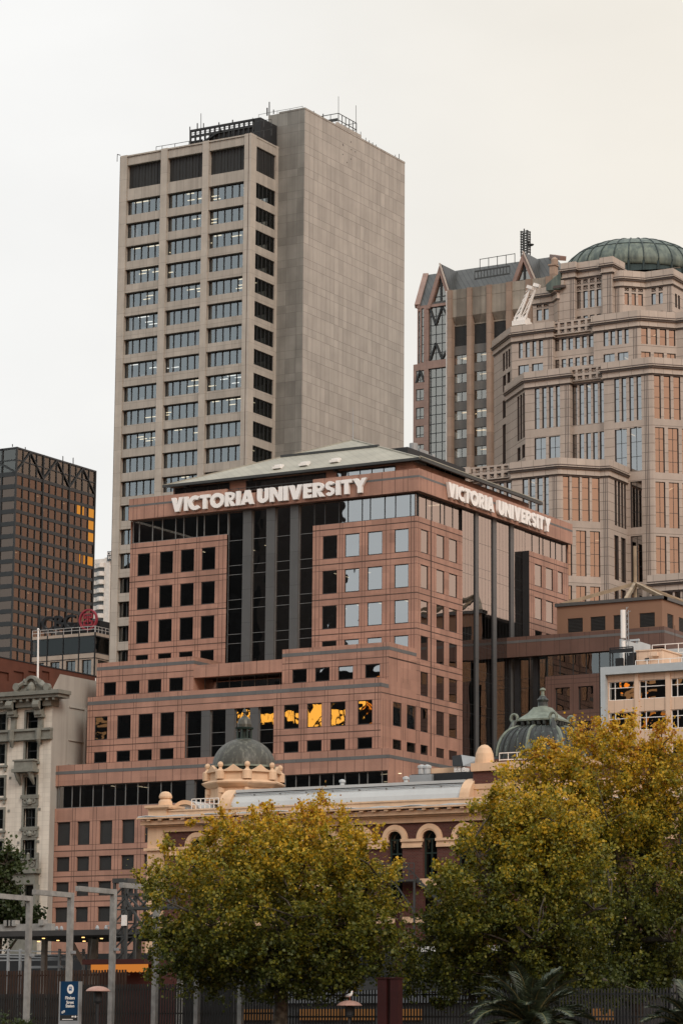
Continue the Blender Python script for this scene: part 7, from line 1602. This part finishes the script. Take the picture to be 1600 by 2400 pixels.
# gull
B = Vector(Fb.w(cb+0.02, zb+0.17)); GU = thing('gull', 'white gull standing on the second lamp hood', 'bird', (B.x, B.y, zb))
m = MB(); m.tube([B+Vector((-0.26, 0, 0.02)), B+Vector((-0.16, 0, 0.04)), B+Vector((-0.02, 0, 0.07)), B+Vector((0.07, 0, 0.10)), B+Vector((0.11, 0, 0.18)), B+Vector((0.115, 0, 0.235)), B+Vector((0.15, 0, 0.25)), B+Vector((0.165, 0, 0.245))], [0.012, 0.05, 0.085, 0.075, 0.05, 0.05, 0.035, 0.01], 12); m.build('body', M['white'], GU, True)
m = MB(); m.tube([B+Vector((0.16, 0, 0.245)), B+Vector((0.22, 0, 0.235))], [0.014, 0.004], 6); m.build('beak', m_plain('red_beak', (0.4, 0.05, 0.03)), GU)
for s in (-1, 1):
    m = MB(); m.tube([B+Vector((0.05, s*0.06, 0.12)), B+Vector((-0.1, s*0.075, 0.075)), B+Vector((-0.27, s*0.03, 0.03))], [0.02, 0.035, 0.006], 8); m.build('wing', m_plain('gull_grey', (0.35, 0.37, 0.4)), GU, True)
    m = MB(); m.bar(B+Vector((0.0, s*0.03, 0.0)), B+Vector((0.01, s*0.03, -0.17)), 0.012); m.build('leg', m_plain('gull_leg', (0.3, 0.06, 0.03)), GU)
# red pylons and white platform edge between the trees
M['oxide_red'] = m_plain('oxide_red', (0.030, 0.005, 0.0045), 0.6, var=0.2)
Fr2 = front(at(900, 2350, 136).y)
for (x0, x1, lab) in ((884, 905, 'dark red steel pylon between the two trees, wider left one'), (914, 933, 'dark red steel pylon between the two trees, right one')):
    m = MB(); a0, a1 = Fr2.a(x0, 2360), Fr2.a(x1, 2360); m.box(Fr2, a0, a1, TZ, Fr2.z(900, 2295), -0.4, 0); m.box(Fr2, a0-0.05, a1+0.05, Fr2.z(900, 2295), Fr2.z(900, 2292), -.45, 0.05); o = m.build('red_pylon', M['oxide_red']); tag(o, lab, 'pylon')
Fr3 = front(PYg+12); m = MB(); m.box(Fr3, Fr3.a(925, 2150), Fr3.a(936, 2150), TZ, Fr3.z(930, 2112), -0.3, 0); m.box(Fr3, Fr3.a(920, 2150), Fr3.a(940, 2150), Fr3.z(930, 2112), Fr3.z(930, 2108), -.4, .1); o = m.build('red_mast', M['oxide_red']); tag(o, 'slim dark red mast seen between the crowns of the trees', 'mast')
Fe = front(PYg+26); PC = thing('platform_roof', 'white edged platform roof glimpsed between the trees', 'canopy', tuple(Fe.w(Fe.a(1100, 2225), TZ))); m = MB(); m.box(Fe, Fe.a(940, 2225), Fe.a(1700, 2225), Fe.z(950, 2232), Fe.z(950, 2220), -5, 0); m.build('fascia', M['white'], PC); m = MB()
for k in range(14): a = Fe.a(950, 2250)+k*3.2; m.box(Fe, a, a+0.2, TZ, Fe.z(950, 2232), -2.2, -2)
m.build('column', M['steel'], PC)
M['steel_dim'] = m_plain('dim_panel', (0.13, 0.14, 0.15), 0.6)
SHP = thing('platform_shop', 'row of lit amber shop windows low behind the fence', 'shop', tuple(Fe.w(Fe.a(1000, 2380), TZ, -6))); M['shop'] = m_emit('shop_light', (1.0, 0.45, 0.15), 0.16); Fh = front(PYg+22)
for x0, x1 in ((560, 640), (700, 800), (800, 880), (935, 990), (1380, 1440)):
    m = MB(); m.box(Fh, Fh.a(x0, 2370), Fh.a(x1-6, 2370), Fh.z(800, 2392), Fh.z(800, 2366), -0.2, 0); m.build('glowing_window', M['shop'], SHP)
m = MB(); m.box(Fh, Fh.a(540, 2370), Fh.a(1500, 2370), TZ, Fh.z(800, 2300), -3, -0.2); m.build('body', M['dark'], SHP)
m = MB(); m.box(Fh, Fh.a(640, 2340), Fh.a(1350, 2340), Fh.z(800, 2352), Fh.z(800, 2322), -0.2, 0.02); m.build('upper_panel', M['steel_dim'], SHP)

# ================================================================== TREES
def leaf_mat(name, pal, trans=0.35):
    t = NT(name); a = t.n('ShaderNodeAttribute'); a.attribute_name = 'tone'
    r = t.n('ShaderNodeValToRGB'); e = r.color_ramp.elements
    while len(e) < len(pal): e.new(0.5)
    for i, (p, c) in enumerate(pal): e[i].position = p; e[i].color = (*c, 1)
    t.l(a.outputs['Fac'], r.inputs[0])
    b = t.n('ShaderNodeBsdfPrincipled'); t.l(r.outputs[0], b.inputs['Base Color']); b.inputs['Roughness'].default_value = 0.5; b.inputs['Specular IOR Level'].default_value = 0.35
    tl = t.n('ShaderNodeBsdfTranslucent'); t.l(r.outputs[0], tl.inputs[0]); ms = t.n('ShaderNodeMixShader'); ms.inputs[0].default_value = trans
    t.l(b.outputs[0], ms.inputs[1]); t.l(tl.outputs[0], ms.inputs[2]); t.l(ms.outputs[0], t.out.inputs['Surface']); return t.mat
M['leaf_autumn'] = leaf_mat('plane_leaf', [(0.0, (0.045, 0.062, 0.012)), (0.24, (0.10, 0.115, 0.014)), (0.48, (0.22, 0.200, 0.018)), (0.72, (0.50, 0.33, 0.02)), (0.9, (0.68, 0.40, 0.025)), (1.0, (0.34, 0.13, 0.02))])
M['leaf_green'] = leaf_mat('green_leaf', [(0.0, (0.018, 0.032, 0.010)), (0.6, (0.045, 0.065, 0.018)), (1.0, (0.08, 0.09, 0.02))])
t = NT('plane_bark'); p = t.pos(); n1 = t.noise(p, 3.0, 5); t.bsdf(t.mix(t.rng(n1, 0.42, 0.6, 0, 1), (0.035, 0.030, 0.023), (0.09, 0.08, 0.062)), 0.85, bump=n1); M['bark'] = t.mat
LEAF = np.array([(0, -0.5), (0.48, -0.12), (0.26, 0.34), (0.0, 0.58), (-0.26, 0.34), (-0.48, -0.12)])
def leaf_cloud(name, cent, rad, per, size, mat, parent, rng, tone_fn, flat=0.35):
    n = len(cent)*per; C = np.repeat(cent, per, 0); R_ = np.repeat(rad, per)
    d = rng.normal(size=(n, 3)); d /= np.linalg.norm(d, axis=1)[:, None]; rr = R_*np.abs(rng.normal(size=n))*0.62
    ax = rng.normal(size=(len(cent), 3)); ax[:, 2] = np.abs(ax[:, 2])+0.5; ax /= np.linalg.norm(ax, axis=1)[:, None]; AX = np.repeat(ax, per, 0)
    P = C+d*rr[:, None]*np.array([1, 1, 0.8])+AX*(R_*rng.uniform(-0.9, 1.1, n))[:, None]
    nn = rng.normal(size=(n, 3)); nn += np.array([0.15, -0.5, 0.55]); nn /= np.linalg.norm(nn, axis=1)[:, None]
    a = rng.normal(size=(n, 3)); u = np.cross(nn, a); u /= np.linalg.norm(u, axis=1)[:, None]; v = np.cross(nn, u)
    s = size*(0.45+1.0*rng.random(n)**1.4); k = len(LEAF)
    bend = -0.18*np.abs(LEAF[:, 0])
    V = P[:, None, :]+s[:, None, None]*(LEAF[None, :, 0, None]*u[:, None, :]+LEAF[None, :, 1, None]*v[:, None, :]+bend[None, :, None]*nn[:, None, :])
    V -= np.array(OFF[parent.name])
    me = bpy.data.meshes.new(name); me.vertices.add(n*k); me.vertices.foreach_set('co', V.reshape(-1)); me.loops.add(n*k); me.loops.foreach_set('vertex_index', np.arange(n*k, dtype=np.int32))
    me.polygons.add(n); me.polygons.foreach_set('loop_start', np.arange(0, n*k, k, dtype=np.int32)); me.polygons.foreach_set('loop_total', np.full(n, k, dtype=np.int32)); me.update(calc_edges=True)
    at_ = me.attributes.new('tone', 'FLOAT', 'FACE'); at_.data.foreach_set('value', np.clip(tone_fn(P, np.repeat(rng.random(len(cent)), per), rng.random(n)), 0, 1).astype(np.float32))
    me.materials.append(mat); o = bpy.data.objects.new(name, me); COL.objects.link(o); o.parent = parent; return o
def tree(name, label, cat, base_px, depth, lobes, ncl, per, seed, mat, size=0.2, crad=0.75, tone=(0.25, 0.5), trunk_r=0.38, limbs=9, group=None):
    rng = np.random.default_rng(seed); k = depth/FPX
    b = at(base_px, 2400, depth); base = Vector((b.x, b.y, TZ)); T = thing(name, label, cat, tuple(base), group)
    Rv, Uv, Dv = np.array(VR), np.array((0, 0, 1.0)), np.array(Vector((VD.x, VD.y, 0)).normalized())
    vol = np.array([l[2]*l[3]*min(l[2], l[3]) for l in lobes], float); vol /= vol.sum()
    cents, shell = [], []
    while len(cents) < ncl:
        l = lobes[rng.choice(len(lobes), p=vol)]; c0 = np.array(at(l[0], l[1], depth))
        d = rng.normal(size=3); d /= np.linalg.norm(d); r = rng.random()**0.30*1.06 if rng.random() > 0.16 else rng.uniform(1.04, 1.22)
        q = c0+(Rv*d[0]*l[2]+Uv*d[1]*l[3]+Dv*d[2]*min(l[2], l[3])*0.9)*k*r
        if q[2] < TZ+1.6: continue
        cents.append(q); shell.append(r)
    C = np.array(cents); rad = crad*(0.55+0.8*rng.random(ncl)); rad[np.array(shell) > 1.07] *= 0.6
    zmin, zmax = C[:, 2].min(), C[:, 2].max()
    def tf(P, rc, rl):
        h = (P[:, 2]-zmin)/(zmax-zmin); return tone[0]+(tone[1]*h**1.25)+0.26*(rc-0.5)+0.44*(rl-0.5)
    leaf_cloud('crown', C, rad, per, size, mat, T, rng, tf)
    # trunk, limbs to sub-sampled cluster groups, twigs to the rest
    mb = MB(); ctr = C.mean(0); fork = base.lerp(Vector(ctr), 0.42); fork = Vector((base.x+(ctr[0]-base.x)*0.25, base.y+(ctr[1]-base.y)*0.25, base.z+(ctr[2]-base.z)*0.55))
    mb.tube([base-Vector((0, 0, 0.3)), base+Vector((0, 0, 0.6)), base.lerp(fork, 0.5)+Vector((0.12, 0, 0)), fork], [trunk_r*1.35, trunk_r, trunk_r*0.88, trunk_r*0.75], 12)
    idx = [int(rng.integers(ncl))]
    while len(idx) < limbs:
        dm = np.min(np.linalg.norm(C[:, None, :]-C[idx][None], axis=2), axis=1); idx.append(int(dm.argmax()))
    nodes = []
    for i in idx:
        e = Vector(C[i]); mid = fork.lerp(e, 0.5)+Vector((0, 0, 0.10*(e-fork).length)); pts = []
        for j in range(7): s = j/6; pts.append(fork*(1-s)**2+mid*2*s*(1-s)+e*s*s)
        rr = [trunk_r*(0.55*(1-j/6)+0.05) for j in range(7)]; mb.tube(pts, rr, 8); nodes += [(p, r) for p, r in zip(pts[1:], rr[1:])]
    NP = np.array([tuple(n[0]) for n in nodes])
    for i in rng.choice(ncl, min(ncl, 130), replace=False):
        q = C[i]; dd = np.linalg.norm(NP-q, axis=1)+np.where(NP[:, 2] > q[2]+0.3, 2.0, 0); j = int(dd.argmin()); p = nodes[j][0]; e = Vector(q); mid = p.lerp(e, 0.5)+Vector((rng.normal()*.15, rng.normal()*.15, 0.12))
        mb.tube([p, mid, e], [min(nodes[j][1], 0.07), 0.04, 0.012], 5)
    mb.build('trunk', M['bark'], T); return T
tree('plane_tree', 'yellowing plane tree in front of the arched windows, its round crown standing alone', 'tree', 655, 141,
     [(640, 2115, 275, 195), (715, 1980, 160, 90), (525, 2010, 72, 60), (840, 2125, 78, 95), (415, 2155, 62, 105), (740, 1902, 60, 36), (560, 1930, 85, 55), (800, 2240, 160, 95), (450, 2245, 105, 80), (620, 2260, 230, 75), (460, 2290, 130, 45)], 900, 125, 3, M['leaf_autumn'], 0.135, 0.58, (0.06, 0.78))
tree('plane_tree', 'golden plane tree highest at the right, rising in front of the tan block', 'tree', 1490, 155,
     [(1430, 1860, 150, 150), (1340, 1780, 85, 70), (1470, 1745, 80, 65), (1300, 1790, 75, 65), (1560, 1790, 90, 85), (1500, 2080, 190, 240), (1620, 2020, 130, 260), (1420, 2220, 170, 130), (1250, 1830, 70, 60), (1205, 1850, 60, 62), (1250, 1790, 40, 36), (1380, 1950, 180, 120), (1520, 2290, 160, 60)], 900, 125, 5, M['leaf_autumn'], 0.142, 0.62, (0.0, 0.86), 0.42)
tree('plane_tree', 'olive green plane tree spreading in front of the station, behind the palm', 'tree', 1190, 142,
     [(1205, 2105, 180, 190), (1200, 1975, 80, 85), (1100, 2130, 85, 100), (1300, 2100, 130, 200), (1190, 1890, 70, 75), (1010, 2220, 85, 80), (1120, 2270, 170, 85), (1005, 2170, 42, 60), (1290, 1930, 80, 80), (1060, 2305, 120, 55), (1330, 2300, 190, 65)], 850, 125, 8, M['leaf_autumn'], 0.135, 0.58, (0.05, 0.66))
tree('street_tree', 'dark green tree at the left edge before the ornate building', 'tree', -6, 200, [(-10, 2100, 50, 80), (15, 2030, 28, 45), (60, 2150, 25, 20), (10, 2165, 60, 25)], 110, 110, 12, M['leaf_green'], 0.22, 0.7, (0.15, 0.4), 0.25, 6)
# palms
M['palm_leaf'] = m_plain('palm_leaflet', (0.030, 0.046, 0.022), 0.45, var=0.35, scale=2.0, spec=0.5)
M['palm_rib'] = m_plain('palm_midrib', (0.16, 0.15, 0.07), 0.6)
def palm(px, py, depth, label, nf, L0, seed):
    rnd = random.Random(seed); c = at(px, py, depth); P = thing('palm', label, 'palm', (c.x, c.y, 0.0)); tr_ = MB(); tr_.tube([(c.x, c.y, 0), (c.x, c.y, c.z*0.6), (c.x, c.y, c.z)], [0.38, 0.33, 0.36], 14)
    for k in range(18): tr_.lathe((c.x, c.y, c.z*k/18), [(0.40, 0), (0.37, 0.10)], 14)
    tr_.build('trunk', m_plain('palm_trunk', (0.09, 0.07, 0.05), 0.9, var=0.3, scale=4), P)
    for f in range(nf):
        az = f*2.399963+rnd.uniform(-.2, .2); el = math.radians(82-78*(f/nf)**0.9+rnd.uniform(-6, 6)); L = L0*rnd.uniform(0.8, 1.08); droop = rnd.uniform(1.0, 1.6)
        pts = []; p = Vector(c); n = 16
        for k in range(n+1): pts.append(p.copy()); e = el-droop*(k/n)**1.5; p = p+Vector((math.cos(az)*math.cos(e), math.sin(az)*math.cos(e), math.sin(e)))*(L/n)
        m = MB(); m.tube(pts, [0.045*(1-k/(n+1))+0.008 for k in range(n+1)], 5, 1)
        sidev = Vector((-math.sin(az), math.cos(az), 0))
        for k in range(2, n*4):
            s = k/4.0; i = min(int(s), n-1); q = pts[i].lerp(pts[i+1], s-i); t_ = (pts[i+1]-pts[i]).normalized(); up = sidev.cross(t_)*1.0
            ll = 0.62*math.sin(math.pi*(0.12+0.86*s/n))**0.7*rnd.uniform(0.85, 1.1)
            for sd in (-1, 1):
                dirv = (sidev*sd*0.75+t_*0.75-up*rnd.uniform(-0.05, 0.35)).normalized(); w = t_*0.022; mid = q+dirv*ll*0.5; tip = q+dirv*ll+Vector((0, 0, -0.10*ll))
                m.poly([q-w, q+w, mid+w*1.2, tip, mid-w*1.2], 0)
        m.build('frond', [M['palm_leaf'], M['palm_rib']], P)
palm(1243, 2408, 112, 'dark feathery palm at the bottom in front of the trees', 46, 3.0, 4)
palm(1625, 2425, 118, 'second dark palm cut by the bottom right corner', 34, 2.6, 9)
# low shrubs at the bottom left
rng = np.random.default_rng(2)
SH = thing('riverside_shrub', 'low dark green shrub at the foot of the leftmost post', 'shrub', tuple(at(40, 2412, 138)))
leaf_cloud('foliage', np.array([at(px, 2408+rng.normal()*6, 138) for px in range(-20, 80, 8)]), np.full(13, 0.4), 60, 0.14, M['leaf_green'], SH, rng, lambda P, a, b: 0.3+0.6*(b-0.2))

# ================================================================== TOWERS ACROSS THE RIVER, BEHIND THE VIEWPOINT (out of view, shaped for their mirror image in the panes)
M['unseen_south_wall'] = m_panel('unseen_smoked_wall', (0.010, 0.011, 0.012), 3.0, 3.6, 0.3, 1.6, 0.3, 0.2, 0, 0.2, rough=1.0)
M['south_brown'] = m_panel('brown_wall', (0.12, 0.062, 0.035), 4.0, 3.6, 0.4, 0.5, 0.2, 0.2, 0.2, 0.1)
M['amber_glow'] = m_emit('amber_glow_panel', (1.0, 0.44, 0.06), 2.9); M['orange_glow'] = m_emit('orange_glow_panel', (1.0, 0.26, 0.02), 2.0)
SB = front(-130)
def south(name, label, x0, x1, h, mat):
    T = thing(name, label, 'building', ((x0+x1)/2, -150, 0)); m = MB(); m.wbox(x0, x1, -175, -130, 0, h); m.wbox(x0+6, x1-8, -170, -136, h, h+5); m.build('wall', mat, T); return T
S1 = south('unseen_riverside_tower', 'unseen tall smoked tower across the river, mirrored black in the university windows', -640, -405, 176, M['unseen_south_wall'])
S2 = south('unseen_riverside_block', 'unseen lower dark block with added amber glow panels, mirrored in the university windows', -404.5, -150, 96, M['unseen_south_wall'])
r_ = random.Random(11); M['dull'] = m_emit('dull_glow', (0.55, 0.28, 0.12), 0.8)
def glow(T, x0, x1, z0, z1, mat, n):  # added glowing panels, there to be mirrored as orange light
    m = MB(); w = (x1-x0)/n
    for i in range(n):
        if r_.random() < 0.12: continue
        a = x0+w*i+r_.uniform(0, .25)*w; b = x0+w*(i+1)-r_.uniform(0, .25)*w; zz0 = z0+r_.choice((0, 0, 0.3, 1.0)); zz1 = z1-r_.choice((0, 0, 0.2, .8))
        m.wbox(a, b, -130.0, -129.8, zz0, zz1)
        if r_.random() < .4: m.wbox(a, b, -130.0, -129.8, z0-1.2, z0-0.6)
    m.build('glow_panel', mat, T)
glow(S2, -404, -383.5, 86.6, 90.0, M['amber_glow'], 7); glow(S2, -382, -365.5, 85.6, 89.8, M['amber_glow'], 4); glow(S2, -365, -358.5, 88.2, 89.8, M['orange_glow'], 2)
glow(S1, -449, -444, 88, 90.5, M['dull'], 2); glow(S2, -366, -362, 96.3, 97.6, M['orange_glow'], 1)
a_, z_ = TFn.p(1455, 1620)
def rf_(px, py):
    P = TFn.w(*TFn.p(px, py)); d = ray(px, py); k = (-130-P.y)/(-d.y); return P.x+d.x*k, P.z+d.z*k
for px0, px1, y0, y1, mt in ((1453, 1486, 1601, 1612, 'orange_glow'), (1445, 1486, 1614, 1641, 'dull'), (1506, 1545, 1593, 1636, 'dull'), (1516, 1550, 1668, 1690, 'dull'), (1574, 1598, 1672, 1678, 'orange_glow'), (1520, 1560, 1690, 1712, 'orange_dim')):  # more added glow panels, placed where the tan block's panes mirror them
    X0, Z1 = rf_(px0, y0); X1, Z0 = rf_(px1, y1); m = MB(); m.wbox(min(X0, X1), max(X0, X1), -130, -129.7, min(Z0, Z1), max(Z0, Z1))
    mat = M.get(mt) or M.setdefault(mt, m_emit(mt+'_glow', {'dull': (0.55, 0.28, 0.12), 'orange_dim': (0.8, 0.25, 0.03)}[mt], 1.0)); m.build('glow_panel', mat, S2)
